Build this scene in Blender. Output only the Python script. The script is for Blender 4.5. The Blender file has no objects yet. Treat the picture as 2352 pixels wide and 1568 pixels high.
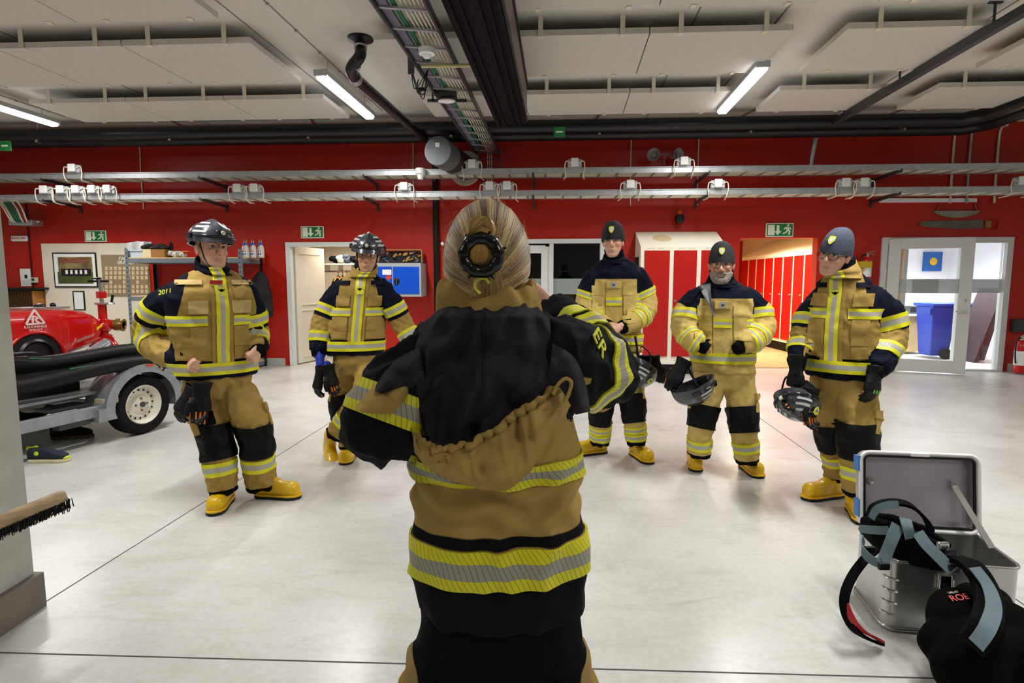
import bpy, bmesh, math, random
import numpy as np
from mathutils import Vector, Matrix, noise as mnoise
from mathutils.bvhtree import BVHTree
random.seed(7)
S = bpy.context.scene
COL = S.collection
PI = math.pi
# ---------------------------------------------------------------- camera, light, exposure
F = 1300.0; TH = math.atan(136/1300); EYE = Vector((0, 0, 1.45))
cam_d = bpy.data.cameras.new('camera'); cam = bpy.data.objects.new('camera', cam_d); COL.objects.link(cam)
cam.location = EYE; cam.rotation_euler = (PI/2-TH, 0, 0)
cam_d.sensor_width = 36; cam_d.lens = 36*F/2352; cam_d.clip_start = 0.05; cam_d.clip_end = 200
S.camera = cam
W = bpy.data.worlds.new('world'); S.world = W; W.use_nodes = True
W.node_tree.nodes['Background'].inputs[0].default_value = (0.75, 0.82, 1, 1)
W.node_tree.nodes['Background'].inputs[1].default_value = 0.25
S.view_settings.view_transform = 'Standard'; S.view_settings.look = 'None'; S.view_settings.gamma = 1
S.view_settings.use_curve_mapping = False
S.view_settings.exposure = 0.28
LAMP_W = 70.0
LAMPS = [(-2.05, 7.35), (2.75, 7.1), (-6.72, 7.72), (-2.55, 2.9), (2.3, 2.9), (-7.3, 2.4), (6.9, 2.9), (-3.0, -1.2), (1.9, -1.2), (6.5, -1.2)]
LAMP_Z = 3.72
def area_light(name, loc, sx, sy, power, rotz=0, col=(1, .985, .965), rot=None, spread=150):
    d = bpy.data.lights.new(name, 'AREA'); d.shape = 'RECTANGLE'; d.size = sx; d.size_y = sy; d.energy = power; d.color = col; d.spread = math.radians(spread)
    o = bpy.data.objects.new(name, d); COL.objects.link(o); o.location = loc
    o.rotation_euler = rot if rot else (0, 0, rotz); return o
# ---------------------------------------------------------------- projection helpers (places of things measured in the room)
def ray(px, py):
    c, s = math.cos(TH), math.sin(TH)
    return Vector((px-1176, F*c+(784-py)*s, -F*s+(784-py)*c))
def at(px, py, Y):
    r = ray(px, py); return EYE+r*(Y/r.y)
def onz(px, py, z=0.):
    r = ray(px, py); return EYE+r*((z-1.45)/r.z)
WM = -.054; WN = Vector((WM, -1, 0)).normalized(); WU = Vector((1, WM, 0)).normalized(); W0 = Vector((0, 9.6, 0))
def wl(u, z, v=0.):
    return W0+WU*u+WN*v+Vector((0, 0, z))
def wpx(px, py, v=0.):
    r = ray(px, py); t = (W0+WN*v-EYE).dot(WN)/r.dot(WN); p = EYE+r*t
    return (p-W0).dot(WU), p.z
WROT = math.atan(WM)
DD = Vector((.095, 1, 0)).normalized()
DROT = -math.atan(.095)
# ---------------------------------------------------------------- materials
def srgb(c):
    if isinstance(c, str): c = [int(c[i:i+2], 16)/255 for i in (0, 2, 4)]
    return tuple((x/12.92 if x <= .04045 else ((x+.055)/1.055)**2.4) for x in c)+(1.,)
MATS = {}
def mat(name, col, rough=.5, metal=0., bump=0., bscale=30., mottle=0., mscale=4., emit=0., coat=0., trans=0., ior=1.45, spec=.5, alpha=1., stretch=None):
    if name in MATS: return MATS[name]
    m = bpy.data.materials.new(name); m.use_nodes = True; nt = m.node_tree; b = nt.nodes['Principled BSDF']
    c = srgb(col)
    b.inputs['Base Color'].default_value = c; b.inputs['Roughness'].default_value = rough; b.inputs['Metallic'].default_value = metal
    b.inputs['Coat Weight'].default_value = coat; b.inputs['Transmission Weight'].default_value = trans; b.inputs['IOR'].default_value = ior
    b.inputs['Specular IOR Level'].default_value = spec; b.inputs['Alpha'].default_value = alpha
    if emit: b.inputs['Emission Color'].default_value = c; b.inputs['Emission Strength'].default_value = emit
    tc = nt.nodes.new('ShaderNodeTexCoord')
    vec = tc.outputs['Object']
    if stretch:
        mp = nt.nodes.new('ShaderNodeMapping'); mp.inputs['Scale'].default_value = stretch; nt.links.new(vec, mp.inputs['Vector']); vec = mp.outputs['Vector']
    if mottle:
        n = nt.nodes.new('ShaderNodeTexNoise'); n.inputs['Scale'].default_value = mscale; n.inputs['Detail'].default_value = 6; n.inputs['Roughness'].default_value = .65
        nt.links.new(vec, n.inputs['Vector'])
        r = nt.nodes.new('ShaderNodeValToRGB'); r.color_ramp.elements[0].position = .32; r.color_ramp.elements[1].position = .68
        r.color_ramp.elements[0].color = tuple(x*(1-mottle) for x in c[:3])+(1,); r.color_ramp.elements[1].color = tuple(min(1, x*(1+mottle*.5)) for x in c[:3])+(1,)
        nt.links.new(n.outputs['Fac'], r.inputs[0]); nt.links.new(r.outputs[0], b.inputs['Base Color'])
    if bump:
        n2 = nt.nodes.new('ShaderNodeTexNoise'); n2.inputs['Scale'].default_value = bscale; n2.inputs['Detail'].default_value = 4
        nt.links.new(vec, n2.inputs['Vector'])
        bp = nt.nodes.new('ShaderNodeBump'); bp.inputs['Strength'].default_value = bump; bp.inputs['Distance'].default_value = .02
        nt.links.new(n2.outputs['Fac'], bp.inputs['Height']); nt.links.new(bp.outputs[0], b.inputs['Normal'])
    MATS[name] = m; return m
# ---------------------------------------------------------------- mesh builder
def frame(z, x=None):
    z = Vector(z).normalized()
    if x is None: x = Vector((0, 0, 1)) if abs(z.z) < .9 else Vector((1, 0, 0))
    y = z.cross(Vector(x)).normalized(); x = y.cross(z).normalized()
    return x, y, z
class MB:
    def __init__(s): s.v = []; s.f = []; s.m = []; s.mi = 0
    def add(s, vs, fs):
        o = len(s.v); s.v += [tuple(p) for p in vs]; s.f += [tuple(i+o for i in f) for f in fs]; s.m += [s.mi]*len(fs); return s
    def obox(s, c, ax, ay, az):          # centre and three half-axis vectors
        c = Vector(c); ax, ay, az = Vector(ax), Vector(ay), Vector(az); vs = [c+ax*i+ay*j+az*k for i in (-1, 1) for j in (-1, 1) for k in (-1, 1)]
        fs = [(0, 1, 3, 2), (4, 6, 7, 5), (0, 4, 5, 1), (2, 3, 7, 6), (0, 2, 6, 4), (1, 5, 7, 3)]
        if ax.cross(ay).dot(az) < 0: fs = [f[::-1] for f in fs]
        return s.add(vs, fs)
    def box(s, c, sz, rz=0.):
        R = Matrix.Rotation(rz, 3, 'Z'); return s.obox(c, R@Vector((sz[0]/2, 0, 0)), R@Vector((0, sz[1]/2, 0)), Vector((0, 0, sz[2]/2)))
    def bar(s, a, b, w, h, up=(0, 0, 1)):
        a, b = Vector(a), Vector(b); d = (b-a)/2; z = d.normalized(); x = z.cross(Vector(up)).normalized(); y = x.cross(z)
        return s.obox((a+b)/2, x*w/2, d, y*h/2)
    def wbox(s, u0, u1, z0, z1, v0, v1):  # box in the back wall's own frame
        return s.obox(wl((u0+u1)/2, (z0+z1)/2, (v0+v1)/2), WU*(u1-u0)/2, WN*abs(v1-v0)/2, Vector((0, 0, (z1-z0)/2)))
    def tube(s, pts, r, n=12, caps=True, ell=None, up=None):
        pts = [Vector(p) for p in pts]; k = len(pts); rs = r if isinstance(r, (list, tuple)) else [r]*k
        rings = []; px = None
        for i, p in enumerate(pts):
            t = (pts[min(i+1, k-1)]-pts[max(i-1, 0)]).normalized()
            if px is None: x, y, _ = frame(t, up)
            else:
                x = (px-t*px.dot(t)).normalized(); y = t.cross(x)
            px = x
            q = rs[i]; e = ell if ell else 1.
            rings.append([p+x*(q*math.cos(2*PI*j/n))+y*(q*e*math.sin(2*PI*j/n)) for j in range(n)])
        vs = [v for ring in rings for v in ring]
        fs = [(i*n+j, i*n+(j+1) % n, (i+1)*n+(j+1) % n, (i+1)*n+j) for i in range(k-1) for j in range(n)]
        if caps: fs += [tuple(range(n))[::-1], tuple((k-1)*n+j for j in range(n))]
        return s.add(vs, fs)
    def cyl(s, a, b, r, r2=None, n=20): return s.tube([a, b], [r, r if r2 is None else r2], n)
    def lathe(s, prof, o=(0, 0, 0), axis=(0, 0, 1), n=24, up=None, cap=False):   # prof: (radius, height)
        x, y, z = frame(axis, up); o = Vector(o); vs = []
        for r, h in prof: vs += [o+z*h+x*(r*math.cos(2*PI*j/n))+y*(r*math.sin(2*PI*j/n)) for j in range(n)]
        k = len(prof)
        fs = [(i*n+j, i*n+(j+1) % n, (i+1)*n+(j+1) % n, (i+1)*n+j) for i in range(k-1) for j in range(n)]
        if cap: fs += [tuple(range(n))[::-1], tuple((k-1)*n+j for j in range(n))]
        return s.add(vs, fs)
    def prism(s, poly, o, x, y, d):        # outline in the plane o+x*a+y*b, thickness vector d
        o, x, y, d = Vector(o), Vector(x), Vector(y), Vector(d); n = len(poly)
        a = [o+x*p[0]+y*p[1] for p in poly]; vs = a+[p+d for p in a]
        fs = [tuple(range(n)), tuple(range(2*n-1, n-1, -1))]+[(i, n+i, n+(i+1) % n, (i+1) % n) for i in range(n)]
        ar = sum(poly[i][0]*poly[(i+1) % n][1]-poly[(i+1) % n][0]*poly[i][1] for i in range(n))
        if (ar > 0) == (x.cross(y).dot(d) > 0): fs = [f[::-1] for f in fs]
        return s.add(vs, fs)
    def ell(s, c, rx, ry, rz, M=None, nu=16, nv=10):
        c = Vector(c); vs = []; M = M or Matrix.Identity(3)
        for i in range(nv+1):
            a = PI*i/nv
            for j in range(nu):
                b = 2*PI*j/nu; vs.append(c+M@Vector((rx*math.sin(a)*math.cos(b), ry*math.sin(a)*math.sin(b), rz*math.cos(a))))
        fs = [(i*nu+j, (i+1)*nu+j, (i+1)*nu+(j+1) % nu, i*nu+(j+1) % nu) for i in range(nv) for j in range(nu)]
        return s.add(vs, fs)
    def grid(s, rows, closed=False):
        n = len(rows[0]); vs = [p for r in rows for p in r]; k = len(rows); m = n if closed else n-1
        return s.add(vs, [(i*n+j, i*n+(j+1) % n, (i+1)*n+(j+1) % n, (i+1)*n+j) for i in range(k-1) for j in range(m)])
    def mesh(s, name='m'):
        me = bpy.data.meshes.new(name); me.from_pydata(s.v, [], s.f); me.polygons.foreach_set('material_index', s.m); me.update(); return me
    def build(s, name, mats, parent=None, smooth=None, bevel=0., seg=2, subd=0):
        me = s.mesh(name)
        bm = bmesh.new(); bm.from_mesh(me); bmesh.ops.remove_doubles(bm, verts=bm.verts, dist=1e-5); bm.to_mesh(me); bm.free()
        o = bpy.data.objects.new(name, me); COL.objects.link(o)
        for m_ in (mats if isinstance(mats, (list, tuple)) else [mats]): me.materials.append(m_)
        # put the origin at the base of the mesh
        if smooth is not None:
            me.shade_smooth(); me.set_sharp_from_angle(angle=math.radians(smooth))
        if bevel:
            md = o.modifiers.new('bevel', 'BEVEL'); md.width = bevel; md.segments = seg; md.limit_method = 'ANGLE'; md.angle_limit = math.radians(35)
        if subd:
            md = o.modifiers.new('sub', 'SUBSURF'); md.levels = subd; md.render_levels = subd
        if parent is not None:
            o.parent = parent; o.matrix_parent_inverse = Matrix.Translation(-parent.location) if parent.type == 'EMPTY' else Matrix.Identity(4)
        return o
def tag(o, label=None, cat=None, group=None, kind=None):
    if label: o['label'] = label
    if cat: o['category'] = cat
    if group: o['group'] = group
    if kind: o['kind'] = kind
    return o
def thing(name, loc, label, cat, group=None, kind=None):
    o = bpy.data.objects.new(name, None); COL.objects.link(o); o.location = Vector(loc); o.empty_display_size = .1
    return tag(o, label, cat, group, kind)
def struct(o): o['kind'] = 'structure'; return o
def text(name, s, size, o, x, y, m, parent=None, depth=.002, align='CENTER', lift=0.):
    cu = bpy.data.curves.new(name, 'FONT'); cu.body = s; cu.size = size; cu.align_x = align; cu.align_y = 'CENTER'; cu.extrude = depth
    t = bpy.data.objects.new(name, cu); COL.objects.link(t)
    dg = bpy.context.evaluated_depsgraph_get(); me = bpy.data.meshes.new_from_object(t.evaluated_get(dg))
    bpy.data.objects.remove(t); x = Vector(x).normalized(); y = Vector(y).normalized(); z = x.cross(y)
    M = Matrix((x, y, z)).transposed().to_4x4(); M.translation = Vector(o)+z*lift; me.transform(M)
    me.materials.clear(); me.materials.append(m)
    ob = bpy.data.objects.new(name, me); COL.objects.link(ob)
    if parent is not None:
        ob.parent = parent; ob.matrix_parent_inverse = Matrix.Translation(-parent.location) if parent.type == 'EMPTY' else Matrix.Identity(4)
    return ob
def copy_obj(o, delta, parent=None):
    c = o.copy(); COL.objects.link(c)
    if parent is not None: c.parent = parent
    else: c.location = o.location+Vector(delta)
    return c
def copy_tree(o, delta=(0, 0, 0), label=None):
    c = o.copy(); COL.objects.link(c); c.location = o.location+Vector(delta)
    if label: c['label'] = label
    for ch in list(o.children):
        d = ch.copy(); COL.objects.link(d); mi = ch.matrix_parent_inverse.copy(); d.parent = c; d.matrix_parent_inverse = mi
        for g in ch.children:
            e = g.copy(); COL.objects.link(e); mi = g.matrix_parent_inverse.copy(); e.parent = d; e.matrix_parent_inverse = mi
    return c
# ================================================================ SETTING
M_red = mat('red_paint', 'b21a08', .42, mottle=.08, mscale=1.5, bump=.03, bscale=200)
M_ceil = mat('ceiling_paint', 'cfccc2', .8, mottle=.03, mscale=2)
M_panel = mat('acoustic_panel', 'c9c6bd', .9, bump=.25, bscale=60, mottle=.05, mscale=30)
M_white = mat('white_frame', 'dcdedd', .35)
M_cream = mat('cream_paint', 'e6dcc8', .5, mottle=.03)
M_black = mat('black_paint', '0a0a0b', .35)
M_blackmatt = mat('black_matt', '070708', .75)
M_galv = mat('galvanised_steel', 'b9bdbe', .42, metal=.75, mottle=.18, mscale=14)
M_steel = mat('bright_steel', 'c9c9c6', .25, metal=.9)
M_darkmetal = mat('dark_metal', '4a4c4e', .4, metal=.6)
M_lightwall = mat('light_wall', 'd9d6cf', .7)
M_cable = mat('cream_cable', 'd8d2bd', .5)
M_base = mat('baseboard_grey', 'b3b1a9', .6, mottle=.1)
M_chrome = mat('chrome', 'e0e0e0', .08, metal=1.)
M_screen = mat('plain_white', 'eeeeea', .5)
# floor
def floor_mat():
    m = bpy.data.materials.new('polished_concrete'); m.use_nodes = True; nt = m.node_tree; b = nt.nodes['Principled BSDF']; L = nt.links.new; N = nt.nodes.new
    tc = N('ShaderNodeTexCoord')
    n1 = N('ShaderNodeTexNoise'); n1.inputs['Scale'].default_value = 1.1; n1.inputs['Detail'].default_value = 8; n1.inputs['Roughness'].default_value = .55; n1.inputs['Distortion'].default_value = .1
    L(tc.outputs['Object'], n1.inputs['Vector'])
    r1 = N('ShaderNodeValToRGB'); r1.color_ramp.elements[0].position = .3; r1.color_ramp.elements[0].color = srgb('bcbbb6'); r1.color_ramp.elements[1].position = .62; r1.color_ramp.elements[1].color = srgb('d0d0cc')
    L(n1.outputs['Fac'], r1.inputs[0])
    n2 = N('ShaderNodeTexNoise'); n2.inputs['Scale'].default_value = 35; n2.inputs['Detail'].default_value = 4
    L(tc.outputs['Object'], n2.inputs['Vector'])
    r2 = N('ShaderNodeValToRGB'); r2.color_ramp.elements[0].position = .25; r2.color_ramp.elements[0].color = (.9, .9, .88, 1); r2.color_ramp.elements[1].position = .6; r2.color_ramp.elements[1].color = (1, 1, 1, 1)
    L(n2.outputs['Fac'], r2.inputs[0])
    mx = N('ShaderNodeMix'); mx.data_type = 'RGBA'; mx.blend_type = 'MULTIPLY'; mx.inputs[0].default_value = 1
    L(r1.outputs[0], mx.inputs[6]); L(r2.outputs[0], mx.inputs[7])
    # scuffs: a darker streaky patch where traffic has marked the slab
    n3 = N('ShaderNodeTexNoise'); n3.inputs['Scale'].default_value = 3.2; n3.inputs['Detail'].default_value = 10; n3.inputs['Roughness'].default_value = .75; n3.inputs['Distortion'].default_value = 1.2
    mp = N('ShaderNodeMapping'); mp.inputs['Scale'].default_value = (.5, 1.6, 1); mp.inputs['Rotation'].default_value = (0, 0, -.3); L(tc.outputs['Object'], mp.inputs['Vector']); L(mp.outputs[0], n3.inputs['Vector'])
    r3 = N('ShaderNodeValToRGB'); r3.color_ramp.elements[0].position = .33; r3.color_ramp.elements[0].color = (.80, .80, .77, 1); r3.color_ramp.elements[1].position = .5; r3.color_ramp.elements[1].color = (1, 1, 1, 1)
    L(n3.outputs['Fac'], r3.inputs[0])
    mx2 = N('ShaderNodeMix'); mx2.data_type = 'RGBA'; mx2.blend_type = 'MULTIPLY'; mx2.inputs[0].default_value = .8
    L(mx.outputs[2], mx2.inputs[6]); L(r3.outputs[0], mx2.inputs[7]); L(mx2.outputs[2], b.inputs['Base Color'])
    rr = N('ShaderNodeMapRange'); rr.inputs[3].default_value = .22; rr.inputs[4].default_value = .36; L(n1.outputs['Fac'], rr.inputs[0]); L(rr.outputs[0], b.inputs['Roughness'])
    b.inputs['Specular IOR Level'].default_value = .55
    return m
M_floor = floor_mat()
o = MB(); o.box((0, 4, -.05), (26, 24, .1)); fl = struct(o.build('floor', M_floor))
M_joint = mat('joint_filler', '4a4a48', .8)
joints = [((95, 1388), (735, 985)), ((1734, 952), (2352, 1389)), ((20, 1499), (2352, 1563))]
for i, (a, b) in enumerate(joints):
    a, b = onz(*a), onz(*b)
    d = (b-a).normalized(); e1 = 1.9 if i < 2 else 6
    b2 = b+d*(1.9 if i == 0 else 3); a2 = a-d*(.3 if i == 0 else 2.6)
    if i == 0: a2 = a
    o = MB(); o.bar(a2+Vector((0, 0, .0005)), b2+Vector((0, 0, .0005)), .007, .001); struct(o.build('trim_%d' % (i+1), M_joint))
# ceiling
o = MB(); o.box((0, 2.6, 4.0), (24, 15.6, .1)); struct(o.build('ceiling', M_ceil))
# back wall with openings
def U(px, py, v=0): return wpx(px, py, v)[0]
def Z(px, py, v=0): return wpx(px, py, v)[1]
ops = [(U(662, 700), U(862, 700), 0, Z(700, 556)), (U(1146, 700), U(1388, 600), 0, Z(1300, 549)), (U(1698, 600), U(1876, 600), 0, Z(1780, 546)), (U(2022, 600), U(2322, 600), 0, Z(2150, 545))]
o = MB(); prev = -11.2
for (a, b, z0, z1) in ops:
    o.wbox(prev, a, 0, 4.0, -.18, 0); o.wbox(a, b, z1, 4.0, -.18, 0); prev = b
o.wbox(prev, 10.2, 0, 4.0, -.18, 0)
struct(o.build('wall_back', M_red))
o = MB(); o.box((-11.2, 2.6, 2), (.15, 16, 4)); struct(o.build('wall_left', M_lightwall))
o = MB(); o.box((9.9, 2.6, 2), (.15, 16, 4)); struct(o.build('wall_right', M_lightwall))
o = MB(); o.box((0, -4.6, 2), (24, .15, 4)); struct(o.build('wall_front', mat('gate_grey', '8f908e', .6)))
o = MB(); prev = -11
for (a, b, z0, z1) in ops:
    o.wbox(prev, a-.09, 0, .13, .0, .02); prev = b+.09
o.wbox(prev, 9.8, 0, .13, 0, .02)
struct(o.build('baseboard_back', M_base, bevel=.004))
# rooms behind the wall ------------------------------------------------------
# cloakroom
a, b = ops[0][0], ops[0][1]
M_in = mat('cloakroom_wall', 'e6dcc6', .7)
o = MB(); o.wbox(a-.5, b+.6, 0, 2.9, -2.3, -2.2); struct(o.build('wall_cloakroom_back', M_in))
o = MB(); o.wbox(a-.6, a-.5, 0, 2.9, -2.2, -.18); o.wbox(b+.6, b+.7, 0, 2.9, -2.2, -.18); struct(o.build('wall_cloakroom_sides', M_in))
o = MB(); o.wbox(a-.6, b+.7, 2.6, 2.65, -2.3, -.18); struct(o.build('ceiling_cloakroom', M_in))
area_light('cloakroom_lamp', wl((a+b)/2, 2.55, -1.0), .9, .3, 26, WROT, (1, .93, .8))
# corridor
a, b = ops[2][0], ops[2][1]
M_cor = mat('corridor_wall', 'f1e3c6', .7)
o = MB(); o.box((a-.35, 12.6, 1.4), (.1, 6.2, 2.8)); struct(o.build('wall_corridor_left', M_cor))
o = MB(); o.box((6.35, 12.6, 1.4), (.1, 6.3, 2.8)); struct(o.build('wall_corridor_right', M_cor))
o = MB(); o.box((4.9, 15.7, 1.4), (3.2, .1, 2.8)); struct(o.build('wall_corridor_back', mat('corridor_end', 'b2201a', .6)))
o = MB(); o.box((4.8, 12.68, 2.6), (3.4, 6.26, .06)); struct(o.build('ceiling_corridor', M_cor))
o = MB(); o.box((4.8, 12.65, .006), (3.0, 6.3, .012)); struct(o.build('floor_corridor', mat('corridor_floor', 'c2a47a', .35, mottle=.25, mscale=3, stretch=(4, .5, 1))))
area_light('corridor_lamp', (4.7, 11.3, 2.52), .3, 1.4, 125, 0, (1, .86, .62))
# workshop room
a, b = ops[3][0], ops[3][1]
M_ws = mat('workshop_wall', 'eceeef', .6)
o = MB(); o.box((8.48, 13.6, 1.5), (4.0, .1, 3.0)); struct(o.build('wall_workshop_back', M_ws))
o = MB(); o.box((10.45, 11.4, 1.5), (.1, 4.6, 3.0)); o.box((6.45, 11.5, 1.5), (.06, 4.3, 3.0)); struct(o.build('wall_workshop_sides', M_ws))
o = MB(); o.box((8.2, 11.45, 2.75), (4.6, 4.5, .06)); struct(o.build('ceiling_workshop', M_ws))
o = MB(); o.box((8.4, 11.5, .004), (4.0, 4.2, .008)); struct(o.build('floor_workshop', mat('workshop_floor', 'c9c8c2', .4)))
area_light('workshop_lamp', (8.3, 11.0, 2.68), 1.6, .5, 190, 0, (.95, .98, 1))
# door and window frames
def wframe(name, a, b, z1, w, m, v0=-.1, v1=.03, sill=True, label=None):
    o = MB(); o.wbox(a-.001, a+w, 0, z1, v0, v1); o.wbox(b-w, b+.001, 0, z1, v0, v1); o.wbox(a+w, b-w, z1-w, z1, v0, v1)
    if sill: o.wbox(a+w, b-w, 0, .03, v0, v1)
    return struct(o.build(name, m, bevel=.005))
d1 = wframe('door_1', ops[0][0], ops[0][1], ops[0][3], .075, M_white, v1=.02, sill=False)
M_glass = mat('window_glass', 'f4f8f8', .02, trans=1., ior=1.45)
M_frost = mat('frosted_band', 'b9c0c2', .6, alpha=.75)
def leaf(parent, hinge, ang, w, h, m, stile=.10, kick=.12, glass=True, name='door_leaf', band=True):
    x = Vector((math.cos(ang), math.sin(ang), 0)); y = Vector((-x.y, x.x, 0)); hg = Vector(hinge)
    def bx(o, a, b, z0, z1, t=.05): o.obox(hg+x*(a+b)/2+Vector((0, 0, (z0+z1)/2)), x*(b-a)/2, y*t/2, Vector((0, 0, (z1-z0)/2)))
    o = MB()
    if glass:
        bx(o, 0, stile, .02, h); bx(o, w-stile, w, .02, h); bx(o, stile, w-stile, .02, kick); bx(o, stile, w-stile, h-stile, h)
    else: bx(o, 0, w, .02, h)
    fr = o.build(name, m, parent, bevel=.006)
    if glass:
        o = MB(); bx(o, stile, w-stile, kick, h-stile, .008); o.build('glass_pane', M_glass, fr)
        if band: o = MB(); bx(o, stile, w-stile, 1.28, 1.5, .012); o.build('frosted_band', M_frost, fr)
    return fr, x, y
# cloakroom door leaf, opened inwards
hg = wl(U(672, 700), 0, -.14)
far = wl(0, 0, 0)
fr, x, y = leaf(d1, hg, WROT+math.radians(76), .82, 2.07, M_cream, glass=False)
for z0, z1 in ((.12, .95), (1.05, 1.95)):
    o = MB()
    for (p0, p1) in (((.12, z0), (.70, z0)), ((.12, z1), (.70, z1)), ((.12, z0), (.12, z1)), ((.70, z0), (.70, z1))):
        q0 = hg+x*p0[0]-y*.026+Vector((0, 0, p0[1])); q1 = hg+x*p1[0]-y*.026+Vector((0, 0, p1[1])); o.bar(q0, q1, .018, .018)
    o.build('panel_moulding', M_cream, fr)
o = MB(); o.cyl(hg+x*.76-y*.02+Vector((0, 0, 1.02)), hg+x*.76-y*.07+Vector((0, 0, 1.02)), .01); o.bar(hg+x*.76-y*.07+Vector((0, 0, 1.02)), hg+x*.64-y*.07+Vector((0, 0, 1.02)), .016, .016); o.build('door_handle', M_steel, fr)
# dark sliding glass door
a, b, z1 = ops[1][0], ops[1][1], ops[1][3]
w1 = wframe('window_1', a, b, z1, .07, M_white)
um = U(1266, 650)
o = MB(); o.wbox(um-.035, um+.035, 0, z1-.07, -.1, .02); o.build('mullion', M_white, w1, bevel=.004)
o = MB(); ul = a+.07
o.wbox(ul, ul+.09, .02, z1-.12, -.07, -.01); o.wbox(um-.17, um-.035, .02, z1-.12, -.07, -.01); o.wbox(ul, um-.1, z1-.23, z1-.1, -.07, -.01); o.wbox(ul, um-.1, .02, .2, -.07, -.01)
o.build('sliding_sash', M_white, w1, bevel=.006)
M_night = mat('night_glass', '050607', .03, coat=.5)
for q0, q1 in ((ul+.09, um-.17), (um+.035, b-.07)):
    o = MB(); o.wbox(q0, q1, .1, z1-.07, -.05, -.042); o.build('glass_pane', M_glass, w1)
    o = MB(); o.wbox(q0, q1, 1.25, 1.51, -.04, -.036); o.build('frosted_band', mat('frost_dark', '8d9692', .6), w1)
# night outside: blackened ground and a black box added to shut out world light
o = MB(); o.wbox(a-1.6, b+1.4, -.02, 0.0, -3.0, -.19); struct(o.build('floor_yard', M_blackmatt))
o = MB(); o.wbox(a-1.6, b+1.4, 0, 3.5, -3.1, -3.0); o.wbox(a-1.7, a-1.6, 0, 3.5, -3.1, -.19); o.wbox(b+1.4, b+1.5, 0, 3.5, -3.1, -.19); o.wbox(a-1.7, b+1.5, 3.5, 3.6, -3.1, -.19); struct(o.build('wall_yard', M_blackmatt))
# workshop glazed door
a, b, z1 = ops[3][0], ops[3][1], ops[3][3]
M_alu = mat('aluminium_frame', 'd2d3cf', .4)
w2 = wframe('window_2', a, b, z1, .09, M_alu)
um = U(2208, 650)
o = MB(); o.wbox(um-.02, um+.05, 0, z1-.09, -.1, .02); o.build('mullion', M_alu, w2, bevel=.004)
o = MB(); o.wbox(um+.05, b-.09, .03, z1-.09, -.05, -.042); o.build('glass_pane', M_glass, w2)
o = MB(); o.wbox(um+.05, b-.09, 1.28, 1.5, -.04, -.036); o.build('frosted_band', M_frost, w2)
d3 = struct(MB().wbox(a+.09, a+.12, .02, z1-.1, -.06, .01).build('door_2', M_alu))
hg = wl(a+.10, 0, .04)
fr, x, y = leaf(d3, hg, WROT-math.radians(20), 1.12, z1-.03, M_alu, stile=.16, kick=.22)
o = MB(); p = hg+x*1.05+Vector((0, 0, 1.0)); o.cyl(p-y*.02, p-y*.075, .012); o.tube([p-y*.07, p-y*.075-x*.13], .010); o.ell(p-y*.03+Vector((0, 0, .17)), .02, .012, .028); o.build('door_handle', M_steel, fr, smooth=40)
o = MB(); p = hg+Vector((0, 0, 1.75)); o.cyl(p-Vector((0, 0, .06)), p+Vector((0, 0, .06)), .018); o.build('hinge', M_steel, fr)
o = MB(); o.obox(hg+x*.52-y*.012+Vector((0, 0, 1.39)), x*.17, y*.002, Vector((0, 0, .11))); o.build('notice_sheet', mat('grey_notice', '9a9e9e', .6), fr)
# cream sliding panel on the left
o = MB(); o.wbox(U(101, 600), U(343, 600), .0, Z(200, 559), -.0, .035); struct(o.build('door_3', M_cream, bevel=.004))
# vertical seam in the red wall, left
o = MB(); o.wbox(U(72, 600)-.02, U(72, 600)+.01, 0, 3.0, 0, .012); struct(o.build('trim_4', mat('dark_red', '4a0806', .6)))
# ---------------------------------------------------------------- ceiling lamps
M_tube = mat('lit_diffuser', 'fbfbff', .4, emit=9.)
M_lbody = mat('lamp_body', 'b9bcbc', .4, metal=.4)
names = ['glowing tube lamp left of the cable ladder, above the black pipe', 'glowing tube lamp on the right, in the gap between panels', 'glowing tube lamp at the far left edge of the ceiling']
for i, (x, y) in enumerate(LAMPS):
    z = LAMP_Z
    t = thing('ceiling_lamp', (x, y, z), names[i] if i < 3 else ['tube lamp above the group, left row', 'tube lamp above the group, right row', 'tube lamp over the trailer', 'tube lamp near the right wall, middle', 'tube lamp behind the camera, left row', 'tube lamp behind the camera, right row', 'tube lamp behind the camera near the right wall'][i-3], 'ceiling lamp', 'tube lamps on the ceiling')
    d = DD; s = Vector((d.y, -d.x, 0)); c = Vector((x, y, z))
    o = MB(); o.obox(c+Vector((0, 0, .05)), s*.075, d*.80, Vector((0, 0, .03)))
    for e in (-.81, .81): o.obox(c+d*e+Vector((0, 0, .035)), s*.07, d*.02, Vector((0, 0, .035)))
    o.build('housing', M_lbody, t, bevel=.008)
    o = MB(); o.prism([(-.062, .02), (-.05, -.022), (.05, -.022), (.062, .02)], c-d*.79, s, Vector((0, 0, 1)), d*1.58); o.build('diffuser', M_tube, t, bevel=.004)
    o = MB()
    for e in (-.6, .6): o.cyl(c+d*e+Vector((0, 0, .08)), c+d*e+Vector((0, 0, 3.95-z)), .006, n=6)
    o.build('hanger', M_steel, t)
    area_light('ceiling_lamp_light', c+Vector((0, 0, -.03)), .11, 1.55, LAMP_W*(.35 if y < 0 else 1), -math.atan2(d.x, d.y))
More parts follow.
